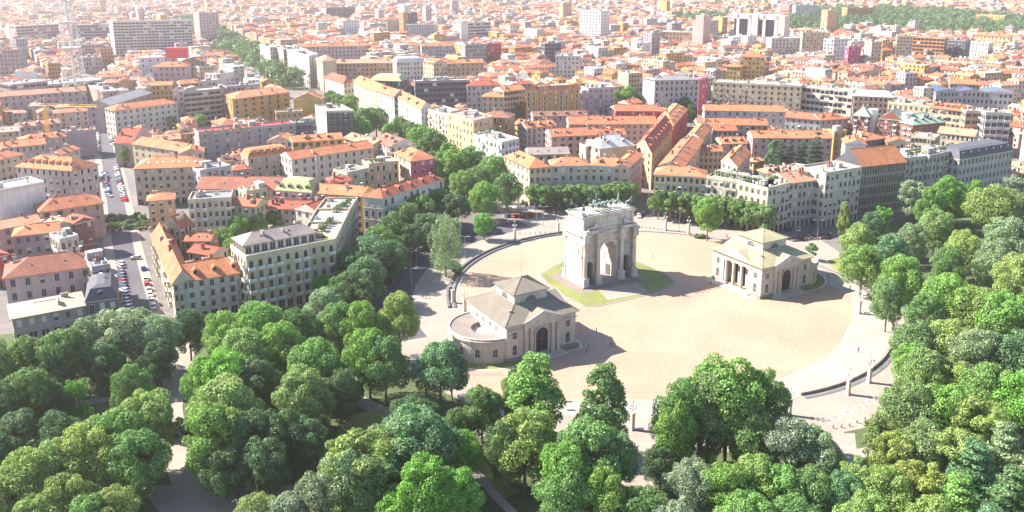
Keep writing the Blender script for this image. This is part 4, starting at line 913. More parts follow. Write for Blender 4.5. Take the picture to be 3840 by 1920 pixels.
F('a', -40, 1002, 146, 986, 11, 12, 3, 4, 'cream', 'gable', 'beige', 'house with a pale yellow roof at the left edge', chim=1)
F('a', 146, 962, 455, 924, 10, 12, 3, 7, 'rose', 'gable', 'pale', 'long low roof behind the yellow crane', chim=3)
F('a', 172, 1066, 505, 1026, 12, 13, 3, 6, 'rose', 'hip', 'orange', 'hipped roof house right of the yellow crane', chim=2)
F('a', 500, 1002, 722, 984, 10, 15, 4, 5, 'mauve', 'flat', 'pale', 'grey blank-walled house by the left street behind the crane', blank=(0,))
F('a', 10, 1120, 345, 1085, 12, 12, 3, 7, 'rose', 'gable', 'orange', 'orange roof in front of the crane foot', chim=3)
F('a', -60, 1218, 180, 1160, 12, 13, 3, 5, 'cream', 'hip', 'orange', 'orange hipped roof left of the row of dormers', chim=2)
F('a', 455, 1170, 600, 1120, 9, 15, 4, 3, 'ivory', 'gable', 'orange', 'cluttered orange roof behind the row of dormers', chim=4)
F('a', 360, 645, 770, 605, 26, 17, 4, 8, 'palegrey', 'flat', 'white', 'low broadcasting building with a broad pale flat roof', win='wide')
F('a', 80, 645, 360, 615, 22, 20, 5, 6, 'mauve', 'flat', 'white', 'broadcasting block carrying large white dishes', win='wide')
F('a', 650, 640, 775, 700, 12, 14, 3, 4, 'pink', 'flat', 'white', 'plain pink block at the far end of the left street')
T('a', (849, 168), (820, 166), (1442, 158), 46, 14, (21, 2), 'bright', 'flat', 'pale', 'huge white slab block of fourteen floors left of the avenue', modern=1, win='wide', balc=.55, bk='solid', blank=(3,), ph=1.6)
F('a', 1046, 442, 1335, 432, 22, 27, 6, 5, 'bright', 'flat', 'white', 'white studio building with a red roof box in front of the slab block', win='plain', huts=2)
F('a', 1150, 505, 1402, 502, 16, 24, 5, 6, 'rose', 'hip', 'orange', 'mauve block with a thin orange roof below the red roof box')
F('a', 1395, 470, 1545, 462, 14, 24, 5, 4, 'mauve', 'hip', 'orange', 'grey-mauve house right of the mauve block')
F('a', 120, 200, 440, 184, 22, 28, 7, 10, 'rose', 'flat', 'beige', 'wide reddish office block at the upper left', win='wide')
F('a', 542, 192, 822, 186, 22, 28, 7, 10, 'mauve', 'flat', 'beige', 'wide ribbed office block left of the slab block', win='wide')
F('a', -40, 380, 132, 378, 18, 34, 9, 6, 'mauve', 'flat', 'pale', 'grey tower at the left edge', balc=.4)
F('a', 118, 300, 205, 294, 16, 30, 8, 4, 'mauve', 'flat', 'grey', 'dark narrow tower right of the grey tower')
F('a', 585, 340, 765, 335, 16, 26, 7, 7, 'rose', 'flat', 'beige', 'stepped terrace block left of the slab block, upper part', balc=.5)
F('a', 590, 440, 762, 432, 16, 21, 5, 7, 'rose', 'flat', 'beige', 'stepped terrace block left of the slab block, lower part', balc=.5)
F('a', 362, 480, 450, 475, 14, 19, 5, 4, 'orange', 'flat', 'white', 'salmon building behind the lattice mast')
F('a', 760, 370, 850, 360, 12, 22, 6, 4, 'orange', 'flat', 'beige', 'salmon stair block against the slab block', blank=())
F('a', 1500, 102, 1645, 96, 18, 46, 12, 6, 'rose', 'flat', 'pale', 'pinkish tower right of the slab block', modern=1)
F('a', 1632, 566, 1765, 548, 14, 22, 6, 4, 'white', 'flat', 'gravel', 'white terraced house by the avenue trees on the left', balc=.6, bk='solid')
F('a', 1505, 508, 1640, 495, 13, 20, 5, 5, 'cream', 'flat', 'gravel', 'cream house with roof terraces left of the avenue trees', balc=.4)
F('a', 1500, 625, 1660, 606, 12, 21, 5, 5, 'palegrey', 'flat', 'gravel', 'grey house with a planted terrace behind the planted roof', balc=.4)
F(('a', 'b'), 1710, 660, 30, 640, 11, 20, 5, 7, 'mauve', 'flat', 'grey', 'long grey house behind the large ochre house', balc=.3)
# ---- east side of the avenue, far to near
T('b', (105, 362), (28, 338), (205, 356), 29, 8, (5, 4), 'white', 'flat', 'gravel', 'farthest white apartment block on the right of the avenue', balc=.5, bk='solid')
T('b', (205, 375), (135, 352), (300, 366), 29, 8, (5, 4), 'ivory', 'flat', 'gravel', 'second far white apartment block on the right of the avenue', balc=.4)
T('b', (300, 396), (200, 366), (400, 384), 29, 8, (4, 7), 'ivory', 'flat', 'gravel', 'ivory apartment block with loggias on the right of the avenue', balc=.5)
T('b', (398, 426), (300, 398), (468, 410), 29, 8, (4, 7), 'bright', 'flat', 'white', 'bright white balcony block left of the round pediment', balc=.8, bk='solid')
T('b', (502, 462), (448, 442), (606, 452), 27, 7, (4, 4), 'cream', 'hip', 'pale', 'tall house with a blank round-topped end wall by the avenue', blank=(0,))
T('b', (662, 628), (518, 582), (742, 616), 19, 4, (3, 8), 'white', 'hip', 'red', 'white corner house with a plain red hipped roof by the avenue', rh=4, win='plain', chim=2)
T('b', (908, 692), (736, 618), (1012, 668), 21, 5, (4, 8), 'cream', 'gable', 'orange', 'cream and orange house row with a planted roof on the avenue', r='v', chim=5)
T('b', (1040, 728), (915, 690), (1130, 705), 22, 5, (4, 6), 'bright', 'gable', 'orange', 'white house with red tiles next to the planted roof on the avenue', r='v', chim=2)
T('b', (1245, 826), (1045, 726), (1318, 796), 21, 5, (3, 11), 'bright', 'gable', 'orange', 'long white house front facing the avenue trees', r='v', chim=4, balc=.3, win='plain')
T('b', (1450, 880), (1300, 830), (1560, 850), 24, 6, (4, 6), 'cream', 'flat', 'gravel', 'cream balcony block on the avenue left of the peach facade', balc=.5, bk='solid')
T('b', (1640, 922), (1452, 858), (1790, 888), 27, 6, (4, 7), 'peach', 'flat', 'taupe', 'tall peach facade with white pilasters on the avenue', balc=0, win='plain', huts=3)
T('b', (1852, 1084), (1640, 1022), (1985, 1052), 23, 6, (5, 7), 'bright', 'flat', 'gravel', 'white block with balconies and planted roof at the avenue corner', balc=.45, bk='solid')
F('b', 1700, 880, 1910, 890, 13, 24, 6, 5, 'ochre', 'hip', 'brown', 'house with a brown hipped roof behind the peach facade', chim=4)
F('b', 860, 605, 1095, 612, 16, 25, 5, 8, 'slate', 'mansard', 'lime', 'building with a bright olive green curved roof behind the avenue', mh=3.5, ins=3)
F('b', 1035, 642, 1195, 645, 12, 21, 5, 6, 'slate', 'hip', 'orange', 'dark walled house with an orange roof strip below the olive roof')
F('b', 1200, 622, 1592, 612, 14, 25, 6, 12, 'slate', 'flat', 'gravel', 'dark glazed office block with a white grid of mullions', win='wide', huts=3)
F('b', 1592, 648, 1838, 640, 13, 22, 5, 7, 'palegrey', 'hip', 'red', 'grey house with a large red hipped roof right of the glazed office block', chim=2)
F('b', 1706, 728, 1872, 732, 11, 20, 5, 4, 'cream', 'hip', 'orange', 'cream cube house with an orange pyramid roof', chim=1)
F(('b', 'c'), 1872, 690, 100, 672, 13, 24, 6, 7, 'cream', 'gable', 'orange', 'cream house with shutters left of the ochre courtyard block', chim=2)
F('b', 600, 478, 1042, 474, 13, 21, 5, 14, 'peach', 'gable', 'pale', 'long peach house row behind the white corner house', chim=4, balc=.2)
F('b', 1060, 470, 1260, 462, 16, 25, 6, 8, 'white', 'mansard', 'white', 'white building with a rounded pale roof right of the peach row')
T('b', (1340, 478), (1262, 464), (1440, 470), 21, 5, (5, 4), 'cream', 'gable', 'orange', 'cream terrace house right of the rounded pale roof')
F('b', 1440, 480, 1720, 470, 13, 17, 4, 8, 'peach', 'gable', 'orange', 'orange roofs with a terrace left of the white roofed terraces')
F('b', 365, 352, 620, 348, 12, 21, 5, 9, 'rose', 'gable', 'orange', 'rose house row with an orange roof right of the bright white block')
F('b', 620, 348, 820, 345, 12, 21, 5, 7, 'rose', 'gable', 'orange', 'rose house row with an orange roof, right half', chim=2)
F('b', 1250, 350, 1480, 345, 13, 17, 4, 9, 'palegrey', 'gable', 'orange', 'house with an orange roof behind a row of small trees')
F('b', 1580, 340, 1740, 335, 14, 26, 6, 6, 'grey', 'flat', 'grey', 'grey balcony block left of the red and white block', balc=.8, bfull=1)
F('b', 1745, 330, 1850, 325, 12, 26, 6, 4, 'red', 'flat', 'white', 'red and white block in the middle distance', balc=.3)
F('b', 1548, 165, 1600, 160, 14, 36, 9, 2, 'bright', 'flat', 'white', 'white stair tower of the distant long white block', blank=(0,))
F('b', 1600, 175, 1770, 168, 14, 30, 7, 9, 'white', 'flat', 'pale', 'distant long white block with dark window rows', win='wide')
F('b', 1110, 98, 1165, 96, 14, 38, 10, 3, 'orange', 'flat', 'beige', 'brown and salmon tower in the distance, lit half', modern=1)  # sunlit half of one tower, its light put in the wall colour
F('b', 1165, 98, 1218, 96, 14, 38, 10, 3, 'dark', 'flat', 'grey', 'brown and salmon tower in the distance, half painted dark for shade', modern=1)  # other half of that tower, its shade put in the dark wall
F('b', 530, 62, 745, 60, 20, 26, 6, 10, 'dark', 'flat', 'slate', 'wide dark building far away above the avenue')
F('b', 990, 150, 1105, 140, 16, 24, 6, 5, 'cream', 'hip', 'orange', 'cream house with a pale gable left of the salmon tower')
F('b', 655, 160, 780, 150, 16, 26, 6, 6, 'bright', 'flat', 'white', 'far white block between orange roofs above the avenue')
F('b', 1130, 190, 1360, 188, 14, 24, 6, 12, 'palegrey', 'flat', 'white', 'far pale block with long window rows right of the salmon tower')
# ---- centre
T('c', (1078, 606), (988, 588), (1412, 600), 30, 7, (9, 2), 'palegrey', 'hip', 'grey', 'grey apartment block with a white blank end wall and grey roof', balc=.5, bfull=1, blank=(3,), rh=2.4, bk='solid')
T('c', (880, 560), (800, 548), (985, 555), 26, 7, (5, 2), 'cream', 'flat', 'white', 'cream block with a blank end wall left of the grey apartment block', blank=(3,), balc=.4)
F('c', 1415, 600, 1480, 590, 16, 27, 7, 3, 'magenta', 'flat', 'white', 'pink sliver block right of the grey apartment block')
F(('c', 'd'), 1515, 622, 256, 655, 14, 27, 7, 14, 'cream', 'flat', 'white', 'long balcony block with a white flat roof', balc=.6, bfull=1, bk='pink', huts=2)
F('d', 262, 655, 640, 690, 13, 26, 6, 11, 'white', 'flat', 'gravel', 'white gridded block with orange panels and a green roof garden', balc=.35, win='wide')
F('d', 648, 722, 950, 735, 14, 24, 6, 8, 'pink', 'mansard', 'white', 'block with a curved white barrel roof', mh=2.5, ins=2.2, balc=.6, bk='solid')
gr = [F('d', 650, 866, 762, 876, 14, 22, 6, 4, 'brick', 'hip', 'copper', 'brick block with a pale green copper roof and white stair cylinders, left third', balc=.5, bk='solid', rh=5),
      F('d', 842, 892, 1012, 908, 14, 21, 6, 5, 'brick', 'gable', 'copper', 'brick block with a pale green copper roof, middle third between the cylinders', balc=.7, bk='solid', sky=5, rh=5),
      F('d', 1096, 940, 1338, 918, 15, 20, 6, 6, 'brick', 'hip', 'copper', 'brick block with a pale green copper roof and dormers, right third', balc=.6, bk='solid', rh=5, dorm=4)]
F('d', 1228, 812, 1492, 842, 13, 24, 6, 8, 'cream', 'gable', 'orange', 'cream house with a row of dormers in its orange roof, right of the copper roofs', dorm=6, rh=3)
F('d', 1494, 845, 1642, 850, 13, 25, 6, 3, 'peach', 'flat', 'gravel', 'peach block with a glazed bay right of the orange dormers', win='wide')
F('d', 1645, 856, 1835, 862, 13, 26, 6, 4, 'white', 'flat', 'gravel', 'white ribbon-balcony block at the right', balc=.8, bk='solid', bfull=1, win='wide')
F('d', 905, 775, 1222, 808, 11, 24, 6, 8, 'cream', 'flat', 'gravel', 'cream terrace block behind the copper roofs', balc=.3)
T('c', (187, 686), (106, 690), (512, 668), 26, 7, (8, 2), 'ochre', 'gable', 'orange', 'ochre courtyard block with a pale blank end wall', balc=.4, blank=(), rh=3)
F('c', 575, 674, 772, 664, 13, 23, 6, 5, 'palegrey', 'flat', 'gravel', 'grey terraced house right of the ochre block', balc=.4)
F('c', 510, 722, 688, 700, 11, 20, 5, 5, 'mauve', 'flat', 'grey', 'shaded grey house with an ochre stripe right of the ochre block', balc=.4)
F('c', 782, 836, 1128, 838, 14, 16, 3, 9, 'red', 'gable', 'orange', 'red-walled barracks wing facing the trees', win='plain', chim=2)
T('c', (1218, 950), (1098, 898), (1326, 824), 16, 4, (8, 4), 'red', 'hip', 'orange', 'long red-walled barracks wing along the shaded street', rh=3.6, chim=3, r='u')
F('c', 430, 938, 1095, 934, 16, 15, 4, 14, 'rose', 'gable', 'orange', 'very long orange roof with terraces in the middle of the block', chim=8, sky=3)
F('c', 160, 878, 570, 870, 11, 15, 4, 9, 'rose', 'gable', 'brown', 'long brownish roof below the ochre block', chim=1)
F('c', 112, 966, 335, 945, 12, 18, 5, 6, 'white', 'gable', 'orange', 'white house with three small dormers left of the long orange roof', dorm=3, balc=.3)
F('c', 298, 1030, 642, 1016, 14, 19, 5, 6, 'pink', 'gable', 'orange', 'pinkish white house with five window rows in the courtyard', win='shuttered', chim=3)
F('c', 650, 1020, 860, 1015, 12, 17, 4, 5, 'rose', 'gable', 'orange', 'orange roofs with small terraces left of the glass pyramid roof', chim=6, dorm=2)
F('c', 130, 1168, 436, 1160, 14, 14, 3, 5, 'cream', 'gable', 'taupe', 'cream hall under a plain grey pitched roof behind the curved palace', chim=0, rh=2.5)
F('c', 662, 1118, 928, 1092, 13, 20, 5, 4, 'cream', 'hip', 'white', 'cream house with a white glazed pyramid roof', rh=5.5, sky=4, blank=(0,))
F('c', 558, 1118, 660, 1112, 10, 18, 5, 2, 'cream', 'flat', 'gravel', 'blank cream wall left of the white pyramid roof', blank=(0, 3))
T('c', (1056, 1160), (942, 1092), (1212, 955), 19, 5, (9, 3), 'peach', 'gable', 'red', 'peach house row with dormered red roof along the shaded street', r='u', dorm=8, chim=4)
T('c', (1290, 1262), (1112, 1250), (1440, 1060), 18, 5, (5, 4), 'cream', 'gable', 'orange', 'long orange roof along the right side of the shaded street, near half', r='u', chim=8)
T('c', (1432, 1060), (1320, 1030), (1510, 960), 18, 5, (5, 3), 'cream', 'gable', 'orange', 'long orange roof along the right side of the shaded street, far half', r='u', chim=8)
F('c', 1415, 1140, 1592, 1140, 10, 14, 4, 5, 'cream', 'gable', 'orange', 'cream courtyard house with shutters right of the shaded street', chim=3)
T('c', (1700, 1260), (1580, 1215), (1800, 1150), 15, 4, (4, 3), 'rose', 'gable', 'orange', 'courtyard house with a speckled orange roof by the cedar trees', r='u', chim=4)
F('c', 1582, 1085, 1775, 1080, 12, 14, 4, 4, 'cream', 'gable', 'orange', 'courtyard house with a pale gable and bright orange roof', chim=2, r='u')
F('c', 1520, 985, 1700, 985, 10, 15, 4, 5, 'palegrey', 'gable', 'orange', 'grey courtyard house with a terrace awning', chim=2)
F(('c', 'd'), 1400, 940, 0, 945, 13, 16, 4, 12, 'rose', 'gable', 'orange', 'long curved orange roof across the courtyards', chim=5)
F(('c', 'd'), 1818, 1040, 485, 1042, 13, 18, 5, 11, 'rose', 'gable', 'orange', 'rose house with shuttered windows behind the cedar trees', chim=3, sky=6)
F(('c', 'd'), 1455, 832, 128, 842, 13, 17, 4, 11, 'palegrey', 'gable', 'orange', 'orange roofed house with pale scaffolding', chim=4)
F('d', 128, 884, 398, 906, 13, 16, 4, 6, 'palegrey', 'gable', 'orange', 'grey house with orange roof left of the copper roofs, left half', chim=3)
F('d', 398, 906, 606, 894, 13, 16, 4, 5, 'palegrey', 'hipr', 'orange', 'grey house with orange roof left of the copper roofs, right half', chim=3)
F('d', 500, 1002, 595, 992, 9, 18, 5, 2, 'yellow', 'flat', 'lime', 'bright yellow narrow house behind the cedar trees', blank=())
F('d', 585, 1085, 742, 1092, 14, 20, 5, 3, 'bright', 'gable', 'orange', 'white gabled party wall behind the large orange roof', r='v', blank=(0,))
F('d', 735, 1060, 880, 1040, 13, 20, 5, 6, 'dark', 'hip', 'orange', 'dark glazed attic house right of the white party wall', win='wide')
F('d', 905, 1075, 1060, 1080, 12, 19, 5, 5, 'cream', 'gable', 'orange', 'orange roofed courtyard house behind the large orange roof', chim=2)
F('d', 1080, 1030, 1260, 1050, 12, 19, 5, 6, 'cream', 'flat', 'white', 'white terrace house behind the park-side row', balc=.3)
F('d', 1280, 1000, 1560, 1030, 12, 20, 5, 8, 'cream', 'gable', 'pale', 'pale roofed house behind the grey mansard', chim=3)
# ---- the palaces round the plaza and the park-side row
T('g', (132, 140), (-62, 52), (300, 128), 20, 5, (4, 6), 'straw', 'hip', 'orange', 'pale yellow corner of the curved palace facing the avenue trees', rh=3.5, chim=6, win='plain')
wings([('g', 302, 127), ('g', 590, 122), ('g', 880, 133)], 13, 20, 5, (5, 5), 'stone', 'hip', 'orange', ['grey curved palace behind the arch, left half with cornice', 'grey curved palace behind the arch, right half with cornice'], win='plain', chim=3, corm='wall_palegrey', ov=.1, sc=1)
T('g', (882, 136), (760, 133), (986, 36), 19.8, 5, (7, 2), 'rose', 'gable', 'orange', 'flank of the curved palace along the shaded street', r='u', chim=5)
wings([('g', 1075, 188), ('g', 1465, 210)], 13, 20, 5, (9,), 'cream', 'hip', 'orange', ['ornate cream palace right of the shaded street'], win='arched', sc=1, chim=3, ov=.1, balc=.3, bk='stone')
wings([('g', 1468, 212), ('g', 1700, 246), ('g', 1932, 304), ('h', 158, 258)], 15, 20, 5, (5, 5, 5), 'ivory', 'flat', 'gravel', ['cream curved palace with a roof garden pergola, left section', 'cream curved palace with a roof garden, middle section', 'cream curved palace with a roof garden, arcaded right section'], win='plain', arcade=1, sc=1, balc=.2, bk='stone')
F('h', 160, 256, 434, 220, 14, 20.5, 5, 8, 'stone', 'gable', 'pale', 'grey-yellow house with a pale orange slope beside the arcades', win='plain', chim=6, corm='wall_stone')
F('h', 438, 190, 706, 145, 15, 24, 6, 8, 'ivory', 'flat', 'gravel', 'pale ornate house with a white terrace left of the dark glazed office', sc=1, win='plain', balc=.15, bk='stone')
F('h', 708, 128, 1042, 93, 16, 24, 5, 17, 'dark', 'gable', 'orange', 'dark glazed office with a large orange roof and slit dormers', win='tall', modern=1, chim=0, sky=7, rh=6.5, nocor=1)
F('h', 1044, 78, 1216, 60, 13, 23.5, 6, 5, 'palegrey', 'flat', 'gravel', 'grey ornate house with a curved gable right of the dark office', sc=1, win='plain', balc=.4, bk='stone')
F('h', 1218, 58, 1442, 12, 13, 24, 6, 8, 'stone', 'flat', 'gravel', 'richly carved grey house with a planted roof in the park-side row', sc=1, win='arched', balc=.5, bk='stone')
F('h', 1446, 75, 1852, 5, 15, 22, 5, 14, 'palegrey', 'mansard', 'slate', 'long grey house with a dark mansard at the right end of the row', sc=1, win='plain', mh=3.6, dorm=7)
# ---- farther landmarks
F('c', 512, 82, 672, 88, 24, 48, 12, 7, 'bright', 'flat', 'white', 'white residential tower in the distance right of the centre', modern=1, win='plain')
F('c', 1420, 190, 1478, 186, 12, 34, 8, 1, 'pink', 'flat', 'beige', 'low half of the pink twin stack tower', modern=1, blank=(0, 3))
F('c', 1448, 122, 1500, 118, 12, 46, 8, 1, 'pink', 'flat', 'beige', 'tall half of the pink twin stack tower', modern=1, blank=(0, 3))
F('c', 1110, 240, 1418, 250, 22, 17, 3, 12, 'peach', 'flat', 'white', 'long pale hall left of the pink twin stack tower')
F('c', 1722, 426, 1905, 432, 16, 28, 7, 6, 'yellow', 'hip', 'orange', 'tall yellow house above the orange roofs', balc=.4, rh=3)
F('c', 1620, 500, 1725, 505, 14, 20, 5, 4, 'yellow', 'hip', 'orange', 'lower yellow house left of the tall yellow house')
F('c', 330, 425, 508, 428, 16, 28, 7, 6, 'white', 'flat', 'white', 'white block with a blank end wall among the orange roofs', balc=.5)
F('c', 1055, 255, 1120, 252, 16, 32, 8, 2, 'mauve', 'flat', 'beige', 'tall grey balcony tower left of the pale hall', balc=.9, bk='pink')
F('c', 250, 330, 370, 325, 14, 28, 7, 5, 'slate', 'flat', 'white', 'dark block with white ribs left of centre', win='wide')
F('d', 28, 292, 245, 290, 15, 27, 7, 8, 'white', 'flat', 'white', 'white balcony block below the far wood', balc=.7, bk='solid')
F('d', 262, 248, 462, 250, 15, 30, 8, 7, 'cream', 'flat', 'gravel', 'tall cream balcony block below the far wood', balc=.7)
T('d', (500, 300), (420, 296), (605, 296), 28, 7, (4, 3), 'bright', 'flat', 'white', 'white cube block with small windows below the far wood')
T('d', (610, 355), (585, 350), (705, 352), 24, 6, (4, 2), 'magenta', 'flat', 'pale', 'dark pink block with a round corner')
T('d', (785, 320), (732, 312), (862, 318), 28, 7, (3, 3), 'cream', 'flat', 'gravel', 'cream block with a grey side right of the dark pink block')
F('d', 975, 275, 1095, 278, 15, 30, 8, 5, 'cream', 'flat', 'gravel', 'cream balcony block left of the orange striped block', balc=.8)
F('d', 1095, 280, 1335, 292, 15, 28, 7, 8, 'orange', 'flat', 'gravel', 'orange and grey striped block below the far wood', win='wide')
F('d', 1335, 300, 1492, 310, 15, 25, 6, 6, 'slate', 'flat', 'gravel', 'dark terraced block right of the orange striped block', balc=.6)
F('d', 1490, 318, 1665, 330, 14, 20, 5, 7, 'bright', 'flat', 'white', 'white terraced building right of the dark terraced block')
F('d', 1540, 262, 1830, 280, 14, 16, 3, 10, 'peach', 'hip', 'orange', 'palace like peach house beside the far wood')
F('d', 600, 62, 795, 60, 18, 30, 7, 9, 'orange', 'flat', 'pale', 'red brick block behind the far wood')
F('d', 210, 42, 395, 42, 18, 32, 8, 9, 'white', 'flat', 'white', 'white latticed block behind the far wood', balc=.5)
F('d', 1570, 112, 1785, 122, 15, 20, 4, 9, 'yellow', 'flat', 'lime', 'pale yellow building at the far end of the wood')
F('d', 0, 600, 20, 600, 12, 20, 5, 2, 'rose', 'gable', 'orange', 'slim rose house by the long balcony block', chim=1) if False else None
F('d', 1375, 630, 1600, 640, 14, 18, 4, 8, 'cream', 'gable', 'orange', 'cream house with an orange roof left of the solar panels')
F('d', 1270, 690, 1440, 690, 22, 15, 3, 6, 'palegrey', 'gable', 'solar', 'hall with dark solar panels on its roof, left bay', rh=2, chim=0)
F('d', 1440, 690, 1640, 695, 22, 15, 3, 6, 'palegrey', 'gable', 'solar', 'hall with dark solar panels on its roof, middle bay', rh=2, chim=0)
F('d', 1640, 695, 1850, 705, 22, 15, 3, 6, 'palegrey', 'gable', 'solar', 'hall with dark solar panels on its roof, right bay', rh=2, chim=0)
# twin portal building
pz = 44; A = G(2764, 52, pz); B = G(2806, 53, pz); sc_ = A.length / FOC
tw = thing('portal_building', 'white twin-portal office building with blue glass in front of the far wood', 'office building', (A.x, A.y, 0), R(-38)); tw.scale = (1.18, 1.1, 1)
for i, x in enumerate((0, 31)):
    b = MB(); b.box(x, 0, 0, x + 3.4, 16, 44); b.box(x + 13.6, 0, 0, x + 17, 16, 44); b.box(x - 4, 0, 38, x + 17, 16, 44.02); b.obj('portal_frame', 'whitepaint', tw)
    b = MB(); b.box(x + 3.4, .8, 0, x + 13.6, 15, 38); b.obj('glass_front', 'glass', tw)
    b = MB(); b.box(x + 17, .3, 0, x + 25, 16, 43.5); b.obj('side_block', 'wall_white', tw)
    b = MB(); b.box(x - 3.6, 2, 0, x, 15, 38); b.obj('glass_side', 'glass', tw)
b = MB(); b.box(13.6, -.2, 0, 31, 16, 13); b.obj('link_block', 'whitepaint', tw)
b = MB(); b.box(-4, -8, 0, 56, -.3, 7); b.obj('podium', 'wall_palegrey', tw)
HAND.append(([Vector((A.x - 10, A.y - 15)), Vector((A.x + 65, A.y - 15)), Vector((A.x + 65, A.y + 25)), Vector((A.x - 10, A.y + 25))], 44, Vector((A.x + 25, A.y + 5))))
# white stair cylinders of the copper-roofed block
for x, y, lab in ((793, 828, 'left'), (1052, 856, 'right')):
    p = G(*K('d', x, y), 25); b = MB(); b.cyl(0, 0, 0, 25, 3.0, 3.0, 20); b.cyl(0, 0, 25, 25.4, 3.2, 3.2, 20); o_ = b.obj('stair_tower', 'wall_bright', None, (*p, 0)); tag(o_, 'white round stair tower of the copper roofed block, %s one' % lab, 'tower', 'white round stair towers')

# ================================================================== procedural city behind
def sat(P, Q, m=0.0):
    for A, B in ((P, Q), (Q, P)):
        for i in range(4):
            e = A[(i + 1) % 4] - A[i]; n = Vector((e.y, -e.x))
            if n.length < 1e-6: continue
            n.normalize()
            a = [p.dot(n) for p in A]; c = [p.dot(n) for p in B]
            if max(a) + m < min(c) or max(c) + m < min(a): return False
    return True
def pxrect(P, h, frac=1.0):
    xs, ys = [], []
    for p in P:
        for z in (0 if frac == 1 else h * (1 - frac), h):
            x, y = PX(p.x, p.y, z); xs.append(x); ys.append(y)
    return min(xs), min(ys), max(xs), max(ys)
HR = [(pxrect(P[:2] if True else P, h, .75), c.length, (P, h)) for P, h, c in HAND]
def hides(P, h):
    r = pxrect(P, h + 3); d = min(p.length for p in P)
    for q, dd, _ in HR:
        if dd < d: continue
        ox = min(r[2], q[2]) - max(r[0], q[0]); oy = min(r[3], q[3]) - max(r[1], q[1])
        if ox > 0 and oy > 0 and ox * oy > .1 * max((q[2] - q[0]) * (q[3] - q[1]), 1): return True
    return False
AV0, AV1 = D(1160, 470), D(470, 60)                      # the avenue
LS0, LS1 = D(340, 790), D(235, 320)                      # the left street
WOOD = [D(x, y) for x, y in ((1940, 100), (1990, 30), (2260, 30), (2576, 55), (2700, 62), (2700, 118), (2440, 105), (2200, 95))]
WOOD2 = [D(x, y) for x, y in ((1690, 52), (1830, 42), (1860, 70), (1700, 72))]
CS0, CS1 = D(1640, 470), D(1780, 255)                    # shaded street in the centre
def seg_d(p, a, b):
    d = b - a; t = max(0, min(1, (p - a).dot(d) / d.length_squared)); return (p - a - d * t).length
def inpoly(p, poly):
    c = False; n = len(poly)
    for i in range(n):
        a, b = poly[i], poly[(i + 1) % n]
        if (a.y > p.y) != (b.y > p.y) and p.x < (b.x - a.x) * (p.y - a.y) / (b.y - a.y) + a.x: c = not c
    return c
TREES_MID = []
def blocked(P, m):
    c = (P[0] + P[2]) / 2
    for p in P + [c]:
        if seg_d(p, AV0, AV1) < 27 or seg_d(p, LS0, LS1) < 13 or seg_d(p, CS0, CS1) < 6 or inpoly(p, WOOD) or inpoly(p, WOOD2): return True
    for Q, h, cc in HAND:
        if (cc - c).length < 90 and sat(P, Q, m): return True
    return False
cand = []
rp = random.Random(77)
BL_A = R(33)
eu = Vector((math.cos(BL_A), math.sin(BL_A))); ev = Vector((-math.sin(BL_A), math.cos(BL_A)))
def blocks():
    pu, pv = 70, 56
    for iu in range(-60, 64):
        for iv in range(-32, 62):
            o = Vector((0, 600)) + eu * (iu * pu) + ev * (iv * pv)
            if o.y < 400 or o.y > 3300 or abs(o.x) > .80 * o.y + 60: continue
            r = random.Random(iu * 991 + iv * 77 + 3)
            tw = r.uniform(-.10, .10) if o.x < 0 else r.uniform(-.28, .22)
            u = (eu * math.cos(tw) + ev * math.sin(tw)); v = Vector((-u.y, u.x)); W_, H_ = pu - 8.5, pv - 8
            hb = r.uniform(12, 17.5); modern = r.random() < .11
            c0 = o - u * W_ / 2 - v * H_ / 2
            for side in range(4):
                if side == 0: s, e, n, ln = c0, u, v, W_
                elif side == 1: s, e, n, ln = c0 + u * W_, v, -u, H_
                elif side == 2: s, e, n, ln = c0 + u * W_ + v * H_, -u, -v, W_
                else: s, e, n, ln = c0 + v * H_, -v, u, H_
                a = 0.0; dep = r.uniform(9, 11.5); lim = ln - 11
                while a < lim - 7:
                    l = min(r.uniform(10, 22), lim - a)
                    if lim - a - l < 7: l = lim - a
                    h = hb + r.uniform(-2.5, 3.5); mod = modern and r.random() < .5 or r.random() < .10
                    if mod: h += r.uniform(3, 9)
                    if r.random() < .008 and o.y > 1000: h += r.uniform(10, 26); mod = True
                    if r.random() > .05: cand.append((s + e * a, e * (l - .06), n * dep, h, mod, r.random()))
                    a += l
            for k in range(r.randint(4, 8)):             # courtyard houses
                q = c0 + u * r.uniform(11, W_ - 24) + v * r.uniform(11, H_ - 22); l, w = r.uniform(8, 16), r.uniform(6, 10)
                if r.random() < .5: cand.append((q, u * l, v * w, r.uniform(8, 15), False, r.random()))
                else: cand.append((q, u * w, v * l, r.uniform(8, 15), False, r.random()))
blocks()
cand.sort(key=lambda c: c[0].length)
LMK = [('the white tower', 2180, 90), ('the portal building', 2850, 80), ('the pink stack tower', 2665, 110), ('the huge slab block', 570, 150), ('the tall yellow house', 2815, 230), ('the grey block', 2535, 320),
       ('the round pediment', 1215, 240), ('the copper roofs', 3400, 430), ('the lattice mast', 255, 190), ('the peach row', 1370, 240), ('the glazed offices', 1660, 320), ('the striped block', 3480, 150), ('the solar panels', 3640, 340),
       ('the white cube block', 3130, 155), ('the olive green roof', 1440, 300), ('the salmon tower', 1540, 70), ('the dark pink block', 3200, 180), ('the ochre block', 2100, 330), ('the barrel roof', 3270, 350), ('the balcony block', 2780, 310), ('the reddish offices', 140, 110), ('the avenue blocks', 1060, 180), ('the far white block', 1790, 90), ('the yellow far block', 3710, 60), ('the white terraces', 3660, 160)]
used = {}
